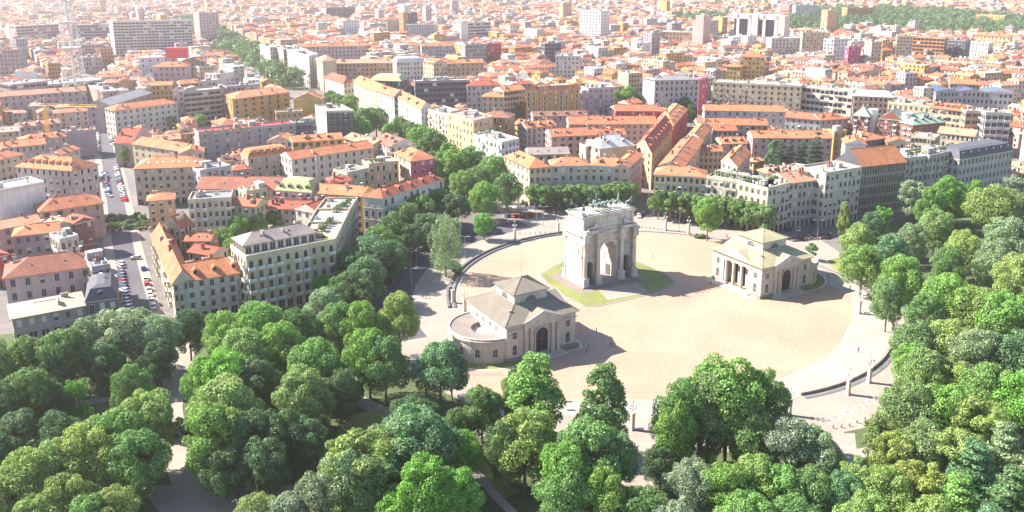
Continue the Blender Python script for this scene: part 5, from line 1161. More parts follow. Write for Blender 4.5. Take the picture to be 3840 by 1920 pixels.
def unique(pre, cx, cy, lms):
    rels = sorted(((math.hypot(cx - lx, (cy - ly) * 1.8), ln, lx, ly) for ln, lx, ly in lms))
    for dd, ln, lx, ly in rels[:9]:
        ax, ay = abs(cx - lx), abs(cy - ly) * 2.2
        q = '' if dd < 110 else 'just ' if dd < 230 else 'well ' if dd < 450 else 'far '
        hs = 'left of' if cx < lx else 'right of'; vs = 'below' if cy > ly else 'above'
        for rel in ([hs] if ax > 2 * ay else [vs] if ay > 2 * ax else [vs + ' and ' + hs]):
            s_ = '%s %s%s %s' % (pre, q, rel, ln)
            if s_ not in used: used[s_] = 1; return s_
    return s_
WC = ['cream', 'ivory', 'white', 'rose', 'peach', 'yellow', 'palegrey', 'pink', 'stone', 'ochre', 'mauve', 'bright', 'cream', 'ivory', 'white', 'peach']
RC = ['orange', 'orange', 'orange', 'red', 'rust', 'pale', 'pale', 'brown']
RCF = ['gravel', 'grey', 'white', 'gravel', 'beige']
names = dict(cream='cream', ivory='ivory', white='white', rose='rose', peach='peach', yellow='yellow', palegrey='pale grey', pink='pink', stone='stone grey', ochre='ochre', mauve='mauve grey', bright='bright white', orange='orange', red='red', rust='dark rust', brown='brown', pale='pale orange', gravel='gravel grey', grey='grey', beige='beige')
BUDGET = 298 - NB[0]
far = MB(); FM = ['wall_' + w for w in WC[:12]] + ['roof_orange', 'roof_red', 'roof_pale', 'roof_rust', 'roof_gravel', 'roof_white', 'glass', 'shutter_pale']
nfar = 0
def far_house(P0, U, V, h, mod, x):
    global nfar
    r = random.Random(int(x * 1e6)); lu, lv = U.length, V.length
    if U.x * V.y - U.y * V.x < 0: P0, U, V = P0 + U, -U, V
    w = r.randrange(12); P = [P0, P0 + U, P0 + U + V, P0 + V]; d = P0.length
    far.add([(*p, 0) for p in P] + [(*p, h) for p in P], [(0, 1, 5, 4), (1, 2, 6, 5), (2, 3, 7, 6), (3, 0, 4, 7)], w)
    if mod:
        far.add([(*p, h + .01) for p in P], [(0, 1, 2, 3)], 16 + r.randrange(2))
        c = P0 + U * r.uniform(.2, .6) + V * r.uniform(.2, .6); far.box(c.x, c.y, h, c.x + 4, c.y + 3, h + 2.6, w)
    else:
        rm = 12 + r.choice((0, 0, 0, 1, 2, 2, 2, 3, 4)); uu, vv = U / lu, V / lv; ov = .6
        E = [P0 - uu * .2 - vv * ov, P0 + U + uu * .2 - vv * ov, P0 + U + V + uu * .2 + vv * ov, P0 + V - uu * .2 + vv * ov]
        if lu >= lv: R0, R1 = P0 + V / 2, P0 + U + V / 2; fs = [(0, 1, 5, 4), (2, 3, 4, 5)]; gs = [(1, 2, 5), (3, 0, 4)]
        else: R0, R1 = P0 + U / 2, P0 + U / 2 + V; fs = [(3, 0, 4, 5), (1, 2, 5, 4)]; gs = [(0, 1, 4), (2, 3, 5)]
        if r.random() < .35: s = (R1 - R0) * .2; R0, R1 = R0 + s, R1 - s; gm = rm
        else: gm = w
        far.add([(*p, h) for p in E] + [(*R0, h + min(lu, lv) * .22), (*R1, h + min(lu, lv) * .22)], fs, rm); far.add([(*p, h) for p in E] + [(*R0, h + min(lu, lv) * .22), (*R1, h + min(lu, lv) * .22)], gs, gm)
        for k in range(2 if d < 1500 else 1):
            c = P0 + U * r.uniform(.15, .85) + V * r.uniform(.3, .7); far.box(c.x - .5, c.y - .5, h, c.x + .5, c.y + .5, h + min(lu, lv) * .22 + 1.2, w)
    if d < 2100:
        nf = max(2, round(h / 3.3)); sh = h / nf
        for i in range(4):
            p, q = P[i], P[(i + 1) % 4]; e = q - p; ln = e.length; e = e / ln; nn = Vector((e.y, -e.x))
            if not facing((p + q) / 2, nn): continue
            nb = max(1, int(ln / 3.2)); bw = ln / nb
            if r.random() < .12: continue
            for f in range(nf):
                for k in range(nb):
                    a = p + e * ((k + .5) * bw - .6) + nn * .06; b_ = a + e * 1.2; z = f * sh + .9
                    far.add([(*a, z), (*b_, z), (*b_, z + 1.7), (*a, z + 1.7)], [(0, 1, 2, 3)], 19 if r.random() < .2 else 18)
    nfar += 1
placed = []
for P0, U, V, h, mod, x in cand:
    P = [P0, P0 + U, P0 + U + V, P0 + V]; d = ((P[0] + P[2]) / 2).length
    if P0.y < 425: continue
    if d < 1500 and blocked(P, .3): continue
    if d >= 1500 and (inpoly(P0, WOOD) or inpoly(P0, WOOD2) or seg_d(P0, AV0, AV1) < 24): continue
    px = [PX(p.x, p.y, h) for p in P]
    if max(p[0] for p in px) < -420 or min(p[0] for p in px) > 4260 or max(p[1] for p in px) < -40: continue
    if d < 1250:
        while h > 7 and hides(P, h): h -= 3
        if h <= 7: continue
    else:
        if hides(P, h): continue
    if BUDGET > 0 and d < 1300 and -40 < px[0][0] < 3880:
        BUDGET -= 1
        r = random.Random(int(x * 1e6)); wall = r.choice(WC); rt = 'flat' if mod else r.choice(('gable', 'gable', 'gable', 'hip')); rm = r.choice(RCF if mod else RC)
        cx, cy = PX(*((P[0] + P[2]) / 2), h); nf = max(2, round(h / 3.4))
        rels = sorted(((math.hypot(cx - lx, (cy - ly) * 2.2), ln, lx, ly) for ln, lx, ly in LMK))
        lab = None; num = {2: 'two', 3: 'three', 4: 'four', 5: 'five', 6: 'six', 7: 'seven', 8: 'eight', 9: 'nine', 10: 'ten'}.get(nf, 'many')
        nearq = ['close', 'a little way', 'some way', 'far']
        lab = unique('%s %s-storey house, %s %s roof,' % (names[wall], num, names[rm], {'gable': 'gabled', 'hip': 'hipped', 'flat': 'flat'}[rt]), cx, cy, LMK)
        building(P0, U, V, h, nf, max(2, round(U.length / 3.3)), wall, rt, rm, lab, group='houses of the orange roofscape', detail=2 if d < 560 else 1, o=dict(balc=.25 if r.random() < .4 else 0, bk='rail'))
    else: far_house(P0, U, V, h, mod, x)
fo = far.obj('distant_houses', FM); tag(fo, 'mass of distant orange-roofed houses reaching to the top of the picture', 'houses', None, 'stuff')
print('buildings', NB[0], 'far', nfar, 'far faces', len(far.f))
# ================================================================== trees
def crown_mesh(seed, kind, w, h, nl, n, leaf):
    g = np.random.default_rng(seed)
    t = g.random(nl) ** .8; a = g.random(nl) * 2 * np.pi
    if kind == 'round': prof = np.sqrt(np.clip(1 - ((t - .46) / .56) ** 2, .02, 1))
    elif kind == 'tall': prof = np.clip(np.minimum(1.18 * (1.06 - t) ** .62, np.sqrt(t + .2)), .08, 1)
    elif kind == 'loose': prof = np.sqrt(np.clip(1 - ((t - .5) / .55) ** 2, .02, 1)); t = g.random(nl)
    elif kind == 'weep': prof = np.sqrt(np.clip(1 - ((t - .45) / .6) ** 2, .02, 1))
    else: t = np.floor(g.random(nl) * 9) / 9 + g.random(nl) * .03; prof = np.clip(1.02 - t, .05, 1)
    f = .32 + .58 * g.random(nl) ** .7
    if kind == 'conifer': f = .25 + .7 * g.random(nl)
    rr = w / 2 * prof * f
    lr = w * (.085 + .10 * g.random(nl)) * (.55 + .45 * prof)
    sq = {'round': .8, 'tall': 1.0, 'loose': .75, 'weep': 1.7, 'conifer': .3}[kind]
    if kind == 'loose': lr *= .75
    C = np.c_[rr * np.cos(a), rr * np.sin(a), .06 * h + t * .86 * h]
    wts = lr ** 2; cnt = np.maximum(8, (n * wts / wts.sum()).astype(int))
    P = []; N = []
    for i in range(nl):
        m = cnt[i]; d = g.normal(size=(m, 3)); d[:, 2] += .25; d /= np.linalg.norm(d, axis=1)[:, None]
        r = lr[i] * (.72 + .36 * g.random(m)); p = C[i] + d * r[:, None] * np.array([1, 1, sq]); P.append(p); N.append(d)
    P = np.concatenate(P); N = np.concatenate(N)
    keep = np.ones(len(P), bool)
    for i in range(nl):
        q = (P - C[i]) / np.array([1, 1, sq]); keep &= (np.einsum('ij,ij->i', q, q) > (lr[i] * .66) ** 2)
    P = P[keep]; N = N[keep]
    m = len(P); N = N + g.normal(size=(m, 3)) * .55; N /= np.linalg.norm(N, axis=1)[:, None]
    T = np.cross(N, g.normal(size=(m, 3))); T /= np.linalg.norm(T, axis=1)[:, None]; B = np.cross(N, T)
    s = leaf * (.6 + .8 * g.random(m))[:, None] * .5
    V = np.stack([P + T * s, P + B * s * .62 + N * s * .15, P - T * s, P - B * s * .62 + N * s * .15], 1).reshape(-1, 3)
    V[:, 2] = np.maximum(V[:, 2], .02)
    me = bpy.data.meshes.new('crown'); nf = m
    me.vertices.add(nf * 4); me.vertices.foreach_set('co', V.astype(np.float32).ravel())
    me.loops.add(nf * 4); me.loops.foreach_set('vertex_index', np.arange(nf * 4, dtype=np.int32))
    me.polygons.add(nf); me.polygons.foreach_set('loop_start', np.arange(0, nf * 4, 4, dtype=np.int32)); me.polygons.foreach_set('loop_total', np.full(nf, 4, dtype=np.int32))
    me.update(calc_edges=True); me.materials.append(MATS['leaf'])
    return me
def trunk_mesh(seed, w, h):
    r = random.Random(seed); b = MB(); b.bar((0, 0, -.2), (r.uniform(-.2, .2), r.uniform(-.2, .2), h * .4), .42, 0, 7, .3); b.bar((0, 0, h * .38), (r.uniform(-.5, .5), r.uniform(-.5, .5), h * .85), .3, 0, 6, .07)
    for i in range(7):
        a = i * 2.4 + r.random(); z = h * r.uniform(.28, .6); l = w * r.uniform(.25, .42)
        b.bar((0, 0, z), (l * math.cos(a), l * math.sin(a), z + l * r.uniform(.5, 1.1)), .16, 0, 5, .04)
    return b.mesh('trunk', ['bark'])
CRN = {'round': [crown_mesh(s, 'round', 14, 13, 62 + 9 * (s % 3), 25000, .46) for s in (1, 2, 3, 4, 17)], 'tall': [crown_mesh(s, 'tall', 10, 19, 80, 21000, .42) for s in (5, 6)],
       'loose': [crown_mesh(s, 'loose', 12, 13, 80, 14000, .46) for s in (7, 8)], 'weep': [crown_mesh(9, 'weep', 12, 16, 60, 15000, .4)],
       'conifer': [crown_mesh(s, 'conifer', 10, 17, 170, 18000, .42) for s in (10, 11)], 'mid': [crown_mesh(s, 'round', 14, 13, 60, 9000, .75) for s in (21, 22, 23)], 'small': [crown_mesh(s, 'round', 9, 9, 40, 6500, .5) for s in (12, 13, 14)], 'bush': [crown_mesh(s, 'round', 4, 3, 18, 1300, .4) for s in (15, 16)]}
NOM = {'round': (14, 13), 'tall': (10, 19), 'loose': (12, 13), 'weep': (12, 16), 'conifer': (10, 17), 'small': (9, 9), 'bush': (4, 3)}
TRKC = MB().bar((0, 0, -.2), (0, 0, 15), .4, 0, 7, .06).mesh('trunk', ['bark'])
TRK = [trunk_mesh(s, 14, 16) for s in range(3)]
TONE = dict(dark=(.10, .185, .065), mid=(.15, .27, .075), bright=(.19, .345, .07), yellow=(.25, .35, .09), pale=(.24, .335, .15), silver=(.24, .31, .165), vivid=(.165, .37, .05), pine=(.065, .12, .065), blue=(.13, .255, .10), olive=(.21, .295, .095), gold=(.28, .35, .085))
TW = dict(dark='dark green', mid='mid green', bright='bright green', yellow='yellow-green', pale='pale green', silver='silvery', vivid='vivid green', pine='dark blue-green', blue='cool green', olive='olive green', gold='golden yellow-green')
FW = dict(round='round-crowned tree', tall='tall narrow tree', loose='loose open tree', weep='drooping birch', conifer='layered conifer', small='small round tree', bush='leafy shrub')
LMT = [('the near customs house', 1930, 1200), ('the arch', 2260, 930), ('the far customs house', 2880, 990), ('the yellow palace', 1100, 1000), ('the parked cars', 520, 1080), ('the dark glazed office', 3300, 700), ('the terrace wall', 3200, 1420), ('the sunlit park path', 650, 1560), ('the lawn glade', 1340, 1590),
       ('the bottom left corner', 0, 1920), ('the bottom right corner', 3840, 1920), ('the bottom centre', 2300, 1920), ('the white stone strip', 2400, 1540), ('the lower left house', 200, 1080), ('the two tall trees', 2150, 1400), ('the tram rails', 1530, 1000), ('the right row end', 3760, 640),
       ('the right shady path', 3230, 1750), ('the mid left edge', 0, 1400), ('the pink house', 1560, 600), ('the round pediment', 1215, 240), ('the classical palace', 1500, 740), ('the curved palace', 2160, 650), ('the roof garden pergola', 2750, 640), ('the peach facade', 1740, 470), ('the lit path patch', 690, 1830), ('the right edge', 3840, 1200)]
trt = random.Random(3); NTREE = [0]; TPOS = []
def tree(p, h, w, kind, tone, px=None, group=None, cb=None, label=None, cat=None):
    p = Vector(p[:2]); nw, nh = NOM[kind]
    ch = h * (cb or {'round': .84, 'tall': .93, 'loose': .8, 'weep': .9, 'conifer': .96, 'small': .76, 'bush': .98}[kind])
    x, y = PX(p.x, p.y, h * .7)
    lab = label or unique('%s %s' % (TW[tone], FW[kind]), x, y, LMT)
    t = thing('tree' if kind not in ('bush',) else 'shrub', lab, cat or ('tree' if kind != 'bush' else 'shrub'), (p.x, p.y, 0), trt.uniform(0, 6.28), group or ('park and street trees' if kind != 'bush' else 'shrubs'))
    c = link('crown', trt.choice(CRN[kind if kind != 'round' or h < 0 or p.length < 430 else 'mid']), t, (0, 0, h - ch), 0, (w / nw, w / nw * trt.uniform(.9, 1.1), ch / nh))
    k = TONE[tone]; v = trt.uniform(.88, 1.12); c.color = (k[0] * v * trt.uniform(.92, 1.08), k[1] * v, k[2] * v * trt.uniform(.85, 1.15), 1)
    if kind != 'bush': link('trunk', TRKC if kind in ('conifer', 'tall') else trt.choice(TRK), t, (0, 0, 0), 0, (w / 14, w / 14, h / 16))
    NTREE[0] += 1; TPOS.append((p, w / 2)); return t
def TT(rows):
    for x, y, h, w, kind, tone in rows: tree(D(x, y, h), h, w, kind, tone)
R_, T_, L_, C_, S_ = 'round', 'tall', 'loose', 'conifer', 'small'
# right of the plaza, far to near
TT([(2160, 560, 18, 13, R_, 'yellow'), (2175, 620, 18, 15, R_, 'bright'), (2128, 505, 18, 7, T_, 'yellow'), (2195, 535, 18, 12, R_, 'dark'), (2245, 590, 18, 12, R_, 'blue'), (2225, 520, 14, 8, L_, 'vivid'), (2275, 640, 21, 14, R_, 'bright'), (2240, 700, 18, 10, R_, 'mid'),
    (2300, 452, 21, 11, L_, 'silver'), (2395, 442, 22, 16, R_, 'vivid'), (2345, 470, 20, 12, R_, 'bright'), (2500, 462, 23, 19, R_, 'yellow'), (2460, 452, 18, 10, R_, 'vivid'), (2360, 525, 20, 14, R_, 'yellow'), (2300, 560, 18, 11, R_, 'pale'), (2430, 575, 20, 13, R_, 'yellow'), (2390, 620, 18, 11, R_, 'mid'),
    (2545, 550, 22, 16, R_, 'pale'), (2560, 440, 18, 12, L_, 'silver'), (2600, 480, 20, 14, R_, 'pale'), (2500, 610, 19, 13, R_, 'pale'), (2570, 640, 20, 15, R_, 'yellow'), (2640, 560, 20, 15, R_, 'pale'),
    (2390, 690, 20, 15, R_, 'bright'), (2460, 720, 19, 14, R_, 'yellow'), (2530, 730, 20, 16, R_, 'bright'), (2610, 740, 20, 15, R_, 'pale'), (2330, 740, 17, 11, R_, 'mid'),
    (2312, 805, 17, 12, R_, 'mid'), (2300, 868, 15, 10, R_, 'bright'), (2330, 880, 17, 12, R_, 'olive'), (2400, 800, 18, 14, R_, 'yellow'), (2470, 830, 19, 15, R_, 'pale'), (2560, 830, 20, 17, R_, 'blue'), (2400, 905, 15, 11, L_, 'gold'), (2500, 920, 19, 15, R_, 'bright'), (2590, 940, 20, 16, R_, 'vivid'),
    (2262, 968, 12, 7, L_, 'olive'), (2300, 960, 18, 14, R_, 'olive'), (2395, 970, 18, 14, R_, 'bright'), (2470, 1010, 17, 13, L_, 'gold'), (2222, 1052, 15, 8, L_, 'olive'), (2250, 1090, 15, 9, L_, 'gold'), (2330, 1060, 17, 12, R_, 'olive'), (2400, 1080, 17, 13, L_, 'yellow'),
    (2460, 1085, 20, 17, C_, 'blue'), (2540, 1040, 20, 15, C_, 'pale'), (2560, 1150, 20, 16, C_, 'blue'), (2420, 1170, 18, 14, C_, 'bright'), (2320, 1170, 15, 11, L_, 'gold'), (2240, 1180, 15, 11, R_, 'yellow'), (2640, 1090, 20, 16, C_, 'pale'), (2500, 1250, 16, 13, C_, 'blue'), (2340, 1250, 14, 11, R_, 'yellow')])
# foot of the picture, right half
TT([(1838, 895, 27, 19, R_, 'bright'), (1718, 950, 23, 12, R_, 'mid'), (1930, 925, 23, 13, R_, 'mid'), (1790, 930, 25, 12, T_, 'olive'), (1700, 1000, 20, 10, R_, 'bright'), (1885, 1000, 20, 12, R_, 'mid'), (1990, 1052, 17, 13, R_, 'silver'), (2050, 1075, 16, 11, R_, 'silver'),
    (1665, 1120, 11, 8, R_, 'dark'), (1618, 1225, 12, 11, R_, 'mid'), (1740, 1160, 14, 11, R_, 'silver'), (1830, 1170, 15, 11, R_, 'bright'), (1900, 1150, 15, 11, R_, 'yellow'), (1965, 1175, 14, 11, R_, 'bright'), (2050, 1180, 14, 11, R_, 'mid'), (2120, 1190, 14, 10, R_, 'blue'), (2170, 1160, 13, 9, L_, 'yellow'), (1880, 1240, 13, 11, R_, 'bright'), (2010, 1250, 13, 11, R_, 'mid'), (1700, 1270, 11, 10, R_, 'silver'), (2180, 1240, 14, 11, R_, 'yellow')])
# foot of the picture, centre
TT([(1349, 881, 25.5, 15.5, T_, 'bright'), (1310, 930, 18, 9, R_, 'mid'), (1522, 908, 25.5, 15.5, T_, 'mid'), (1320, 1035, 19, 15, R_, 'yellow'), (1275, 1060, 17, 10, R_, 'dark'), (1480, 1065, 20, 15, R_, 'mid'), (1430, 1110, 18, 11, R_, 'bright'), (1540, 1080, 18, 11, R_, 'blue'), (1425, 1175, 15, 11, R_, 'mid'), (1520, 1180, 15, 10, R_, 'bright'),
    (1212, 975, 15, 10, R_, 'mid'), (1145, 1030, 13, 9, R_, 'dark'), (1040, 1000, 10, 11, R_, 'dark'), (1105, 865, 17, 14, R_, 'blue'), (1135, 875, 15, 9, R_, 'mid')])
# foot of the picture, left half
TT([(1050, 1030, 20, 18, R_, 'blue'), (1000, 1060, 18, 14, R_, 'pale'), (910, 1100, 19, 16, L_, 'yellow'), (870, 1130, 18, 13, R_, 'pale'), (800, 1190, 15, 11, R_, 'silver'), (900, 1180, 14, 9, R_, 'vivid'), (1070, 1155, 17, 14, R_, 'vivid'), (1145, 1185, 14, 12, R_, 'vivid'), (1165, 1085, 13, 9, R_, 'vivid'), (960, 1160, 15, 11, R_, 'blue'), (650, 1240, 11, 10, R_, 'yellow'), (720, 1250, 12, 9, R_, 'silver'), (830, 1255, 11, 10, R_, 'yellow'), (1010, 1240, 12, 10, R_, 'vivid'),
    (1000, 738, 20, 11, R_, 'yellow'), (925, 828, 20, 12, R_, 'bright'), (965, 850, 19, 11, R_, 'mid'), (905, 760, 19, 12, R_, 'bright'), (810, 728, 18, 11, R_, 'pale'), (850, 765, 17, 11, R_, 'mid'), (745, 775, 17, 12, R_, 'mid'), (640, 762, 20, 15, R_, 'bright'), (560, 785, 18, 13, R_, 'bright'), (600, 830, 19, 14, R_, 'yellow'), (700, 815, 18, 13, R_, 'bright'),
    (560, 880, 20, 17, R_, 'vivid'), (520, 900, 18, 12, R_, 'bright'), (640, 900, 18, 13, R_, 'dark'), (790, 855, 19, 14, R_, 'bright'), (760, 930, 18, 15, R_, 'yellow'), (850, 930, 15, 10, R_, 'dark'), (560, 955, 21, 16, R_, 'yellow'), (530, 1020, 20, 15, R_, 'bright'), (620, 1040, 17, 13, R_, 'dark'), (700, 1030, 16, 12, R_, 'dark'), (660, 1100, 15, 11, R_, 'dark'), (770, 1050, 14, 10, R_, 'dark'),
    (300, 778, 20, 19, R_, 'pale'), (215, 800, 19, 14, R_, 'pale'), (390, 795, 18, 13, R_, 'pale'), (470, 780, 16, 10, R_, 'dark'), (150, 830, 19, 15, R_, 'mid'), (60, 850, 18, 14, R_, 'mid'), (-30, 860, 18, 14, R_, 'mid'), (60, 930, 18, 14, R_, 'mid'), (-20, 960, 17, 13, R_, 'dark'), (325, 918, 17, 10, R_, 'mid'), (190, 950, 13, 6, L_, 'vivid'), (110, 960, 14, 11, R_, 'dark'),
    (350, 985, 20, 15, R_, 'yellow'), (290, 1030, 19, 14, R_, 'bright'), (200, 1075, 18, 14, R_, 'gold'), (340, 1090, 17, 12, R_, 'mid'), (130, 1110, 17, 12, R_, 'yellow'), (60, 1135, 17, 13, R_, 'yellow'), (150, 1200, 14, 12, R_, 'gold'), (20, 1190, 15, 12, R_, 'gold'), (280, 1230, 12, 10, R_, 'yellow'), (210, 1255, 12, 10, R_, 'mid'), (80, 1250, 12, 10, R_, 'yellow'), (560, 1130, 13, 10, R_, 'dark'), (40, 1040, 14, 12, R_, 'dark'), (130, 1040, 14, 11, R_, 'dark'), (-60, 1080, 15, 13, R_, 'dark'),
    (260, 860, 15, 12, R_, 'dark'), (390, 860, 14, 10, R_, 'dark'), (120, 900, 14, 11, R_, 'dark')])
# round the plaza
def TB(x, y, h, w, kind, tone, **k): return tree(D(x, y), h, w, kind, tone, **k)
TB(1122, 696, 23, 14, 'weep', 'pale', label='drooping pale birch at the left rim of the plaza'); TB(1218, 604, 12, 8.5, R_, 'vivid', label='single bright round tree between plaza and avenue')
TB(1150, 690, 3.5, 4, 'bush', 'vivid', label='low shrub at the foot of the drooping birch')
for i, (x, y, h, w, tn) in enumerate(((1100, 480, 16, 12, 'mid'), (1140, 492, 15, 11, 'dark'), (1055, 495, 17, 12, 'mid'), (1015, 515, 17, 12, 'mid'), (1080, 540, 15, 11, 'dark'), (985, 545, 17, 12, 'dark'), (950, 575, 17, 12, 'mid'), (935, 595, 18, 13, 'blue'), (985, 610, 15, 10, 'dark'), (925, 650, 17, 11, 'blue'), (885, 640, 15, 11, 'dark'), (880, 690, 15, 11, 'dark'), (850, 720, 14, 10, 'dark'), (1030, 570, 14, 10, 'dark'))): tree(D(x, y, h), h + .8, w * 1.32, R_, tn)
for x, y, w in ((1345, 528, 8), (1372, 532, 8.5), (1402, 530, 8.5), (1432, 532, 8.5), (1462, 530, 8.5), (1492, 532, 8.5), (1522, 530, 9), (1552, 532, 10), (1582, 528, 8)): tree(D(x, y), 13 if x != 1552 else 14.5, w * 1.25, S_, 'mid', cb=.74)
for x, y, w in ((1655, 552, 9), (1688, 556, 9), (1722, 560, 9), (1755, 566, 9), (1792, 566, 10), (1825, 572, 10), (1858, 578, 10), (1892, 584, 10), (1922, 592, 9), (1740, 545, 9), (1800, 550, 9), (1850, 558, 9)): tree(D(x, y), 14, w * 1.15, S_, 'mid', cb=.76)
TB(1778, 606, 19, 11, R_, 'bright', label='tall leaning plane tree at the far right rim of the plaza', cb=.75)
TB(1700, 590, 2, 3, 'bush', 'mid', label='low hedge clump beside the leaning plane tree') if False else None
TB(1762, 598, 1.6, 6, 'bush', 'dark', label='dark low bush beside the leaning plane tree')
TB(2040, 655, 7, 5, S_, 'mid', label='small tree just right of the far customs house')
# avenue
for x, y, h, w in ((1275, 450, 17, 9), (1240, 402, 18, 11), (1205, 430, 17, 10), (1185, 380, 18, 11), (1150, 385, 18, 11), (1128, 372, 18, 11), (1215, 470, 16, 9), (1165, 440, 16, 10), (1120, 410, 16, 10), (1088, 335, 18, 11), (1058, 325, 18, 11), (1035, 315, 18, 11), (1005, 302, 18, 11), (985, 318, 17, 10), (945, 278, 18, 12), (915, 280, 18, 12), (905, 305, 17, 11), (880, 245, 17, 11), (850, 242, 17, 10), (830, 235, 16, 10)): tree(D(x, y, h), h + 2.5, w * 1.45, R_, trt.choice(('mid', 'bright', 'bright')), group='avenue trees')
# courtyards
TT([(600, 540, 14, 10, R_, 'bright'), (645, 535, 14, 9, R_, 'bright'), (690, 530, 13, 9, R_, 'mid'), (560, 572, 14, 10, R_, 'bright'), (580, 600, 13, 9, R_, 'yellow'), (800, 555, 5, 5, S_, 'gold'), (815, 690, 10, 8, R_, 'vivid'),
    (1965, 345, 23, 10, C_, 'pine'), (1990, 340, 24, 10, C_, 'pine'), (2020, 345, 23, 11, C_, 'pine'), (2060, 316, 28, 11, C_, 'pine'), (2045, 345, 22, 10, C_, 'pine'), (1945, 352, 20, 8, S_, 'blue'),
    (1582, 216, 24, 15, R_, 'vivid'), (1555, 222, 20, 10, S_, 'blue'), (1610, 235, 18, 10, S_, 'mid'), (1640, 240, 16, 10, S_, 'bright'), (1680, 243, 15, 11, S_, 'bright'), (1725, 243, 18, 11, S_, 'mid'), (1740, 262, 16, 8, S_, 'dark'), (1545, 250, 10, 7, S_, 'bright'),
    (1302, 262, 15, 7, S_, 'pine'), (425, 290, 11, 10, S_, 'bright'), (350, 308, 11, 8, S_, 'bright'), (325, 298, 12, 8, S_, 'dark'), (500, 286, 12, 10, S_, 'bright'), (470, 298, 10, 7, S_, 'yellow'), (310, 340, 12, 6, S_, 'vivid'), (312, 370, 12, 6, S_, 'mid'),
    (85, 268, 9, 8, S_, 'dark'), (135, 285, 9, 9, S_, 'dark'), (150, 275, 9, 8, S_, 'bright'), (15, 268, 10, 8, S_, 'yellow'), (205, 262, 9, 7, S_, 'dark'), (145, 118, 12, 12, S_, 'yellow'), (1110, 378, 10, 7, S_, 'mid'), (2040, 105, 16, 10, S_, 'pine'), (1205, 246, 9, 7, S_, 'vivid')])
# planted crossing on the left street
for i in range(14):
    x, y = K('e', 800 + (i % 7) * 47 + trt.uniform(-12, 12), 545 + (i // 7) * 55 + trt.uniform(-12, 12)); tree(G(x, y), trt.uniform(2.5, 4.5), trt.uniform(4, 6), 'bush', trt.choice(('olive', 'pale', 'bright')), label='shrub in the planted bed at the crossing of the left street', group='shrubs in the planted crossing')
# under-storey of the park
for i in range(10):
    x, y = trt.choice(((700, 1180), (480, 1090), (860, 1010), (250, 1180), (1180, 1110), (1380, 1180), (600, 1060), (90, 1000), (2340, 820))); tree(D(x + trt.uniform(-60, 60), y + trt.uniform(-15, 15)), trt.uniform(3, 6), trt.uniform(4, 7), 'bush', 'dark', label='dark shrub in the shade under the park trees', group='shrubs under the park trees')
# small trees scattered between the distant houses
n = 0; tries = 0
while n < 36 and tries < 4000:
    tries += 1; Y = trt.uniform(430, 1500); X = trt.uniform(-.6, .6) * Y; p = Vector((X, Y))
    if seg_d(p, AV0, AV1) < 20 or any((c - p).length < 60 and inpoly(p, [Vector(q) + (Vector(q) - c).normalized() * 2 for q in P]) for P, h, c in HAND): continue
    tree(p, trt.uniform(9, 15), trt.uniform(7, 11), S_, trt.choice(('mid', 'bright', 'dark', 'vivid')), label=unique('small green tree', *PX(X, Y, 9), LMK), group='trees among the distant roofs'); n += 1
# far wood beside the portal building
def far_wood(name, poly, cnt, seed, label):
    g = np.random.default_rng(seed); r = random.Random(seed); xs = [p.x for p in poly]; ys = [p.y for p in poly]; V = []; k = 0
    while k < cnt:
        p = Vector((r.uniform(min(xs), max(xs)), r.uniform(min(ys), max(ys))))
        if not inpoly(p, poly): continue
        k += 1; h = r.uniform(12, 21); w = r.uniform(4.5, 8); m = 60
        d = g.normal(size=(m, 3)); d[:, 2] = np.abs(d[:, 2]) * 1.0 - .3; d /= np.linalg.norm(d, axis=1)[:, None]
        P = np.array([p.x, p.y, h - w]) + d * w * (.75 + .35 * g.random((m, 1)))
        N = d + g.normal(size=(m, 3)) * .4; N /= np.linalg.norm(N, axis=1)[:, None]; T = np.cross(N, g.normal(size=(m, 3))); T /= np.linalg.norm(T, axis=1)[:, None]; B = np.cross(N, T); s = (1.0 + 1.0 * g.random((m, 1)))
        V.append(np.stack([P + T * s, P + B * s * .7, P - T * s, P - B * s * .7], 1).reshape(-1, 3))
    V = np.concatenate(V); nf = len(V) // 4; me = bpy.data.meshes.new(name)
    me.vertices.add(nf * 4); me.vertices.foreach_set('co', V.astype(np.float32).ravel()); me.loops.add(nf * 4); me.loops.foreach_set('vertex_index', np.arange(nf * 4, dtype=np.int32))
    me.polygons.add(nf); me.polygons.foreach_set('loop_start', np.arange(0, nf * 4, 4, dtype=np.int32)); me.polygons.foreach_set('loop_total', np.full(nf, 4, dtype=np.int32)); me.update(calc_edges=True); me.materials.append(MATS['leaf'])
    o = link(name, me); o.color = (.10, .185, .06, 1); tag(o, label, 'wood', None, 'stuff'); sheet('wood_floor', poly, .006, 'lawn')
far_wood('far_wood', WOOD, 1500, 4, 'dark green wood spreading to the right of the twin-portal building')
far_wood('far_wood', WOOD2, 120, 5, 'small dark wood left of the twin-portal building')
vv = (AV1 - AV0); nv = Vector((-vv.y, vv.x)).normalized() * 18
far_wood('avenue_trees', [AV0 + vv * .30 + nv, AV1 + nv, AV1 - nv, AV0 + vv * .30 - nv], 420, 6, 'green band of avenue trees receding to the upper left')
print('trees', NTREE[0])
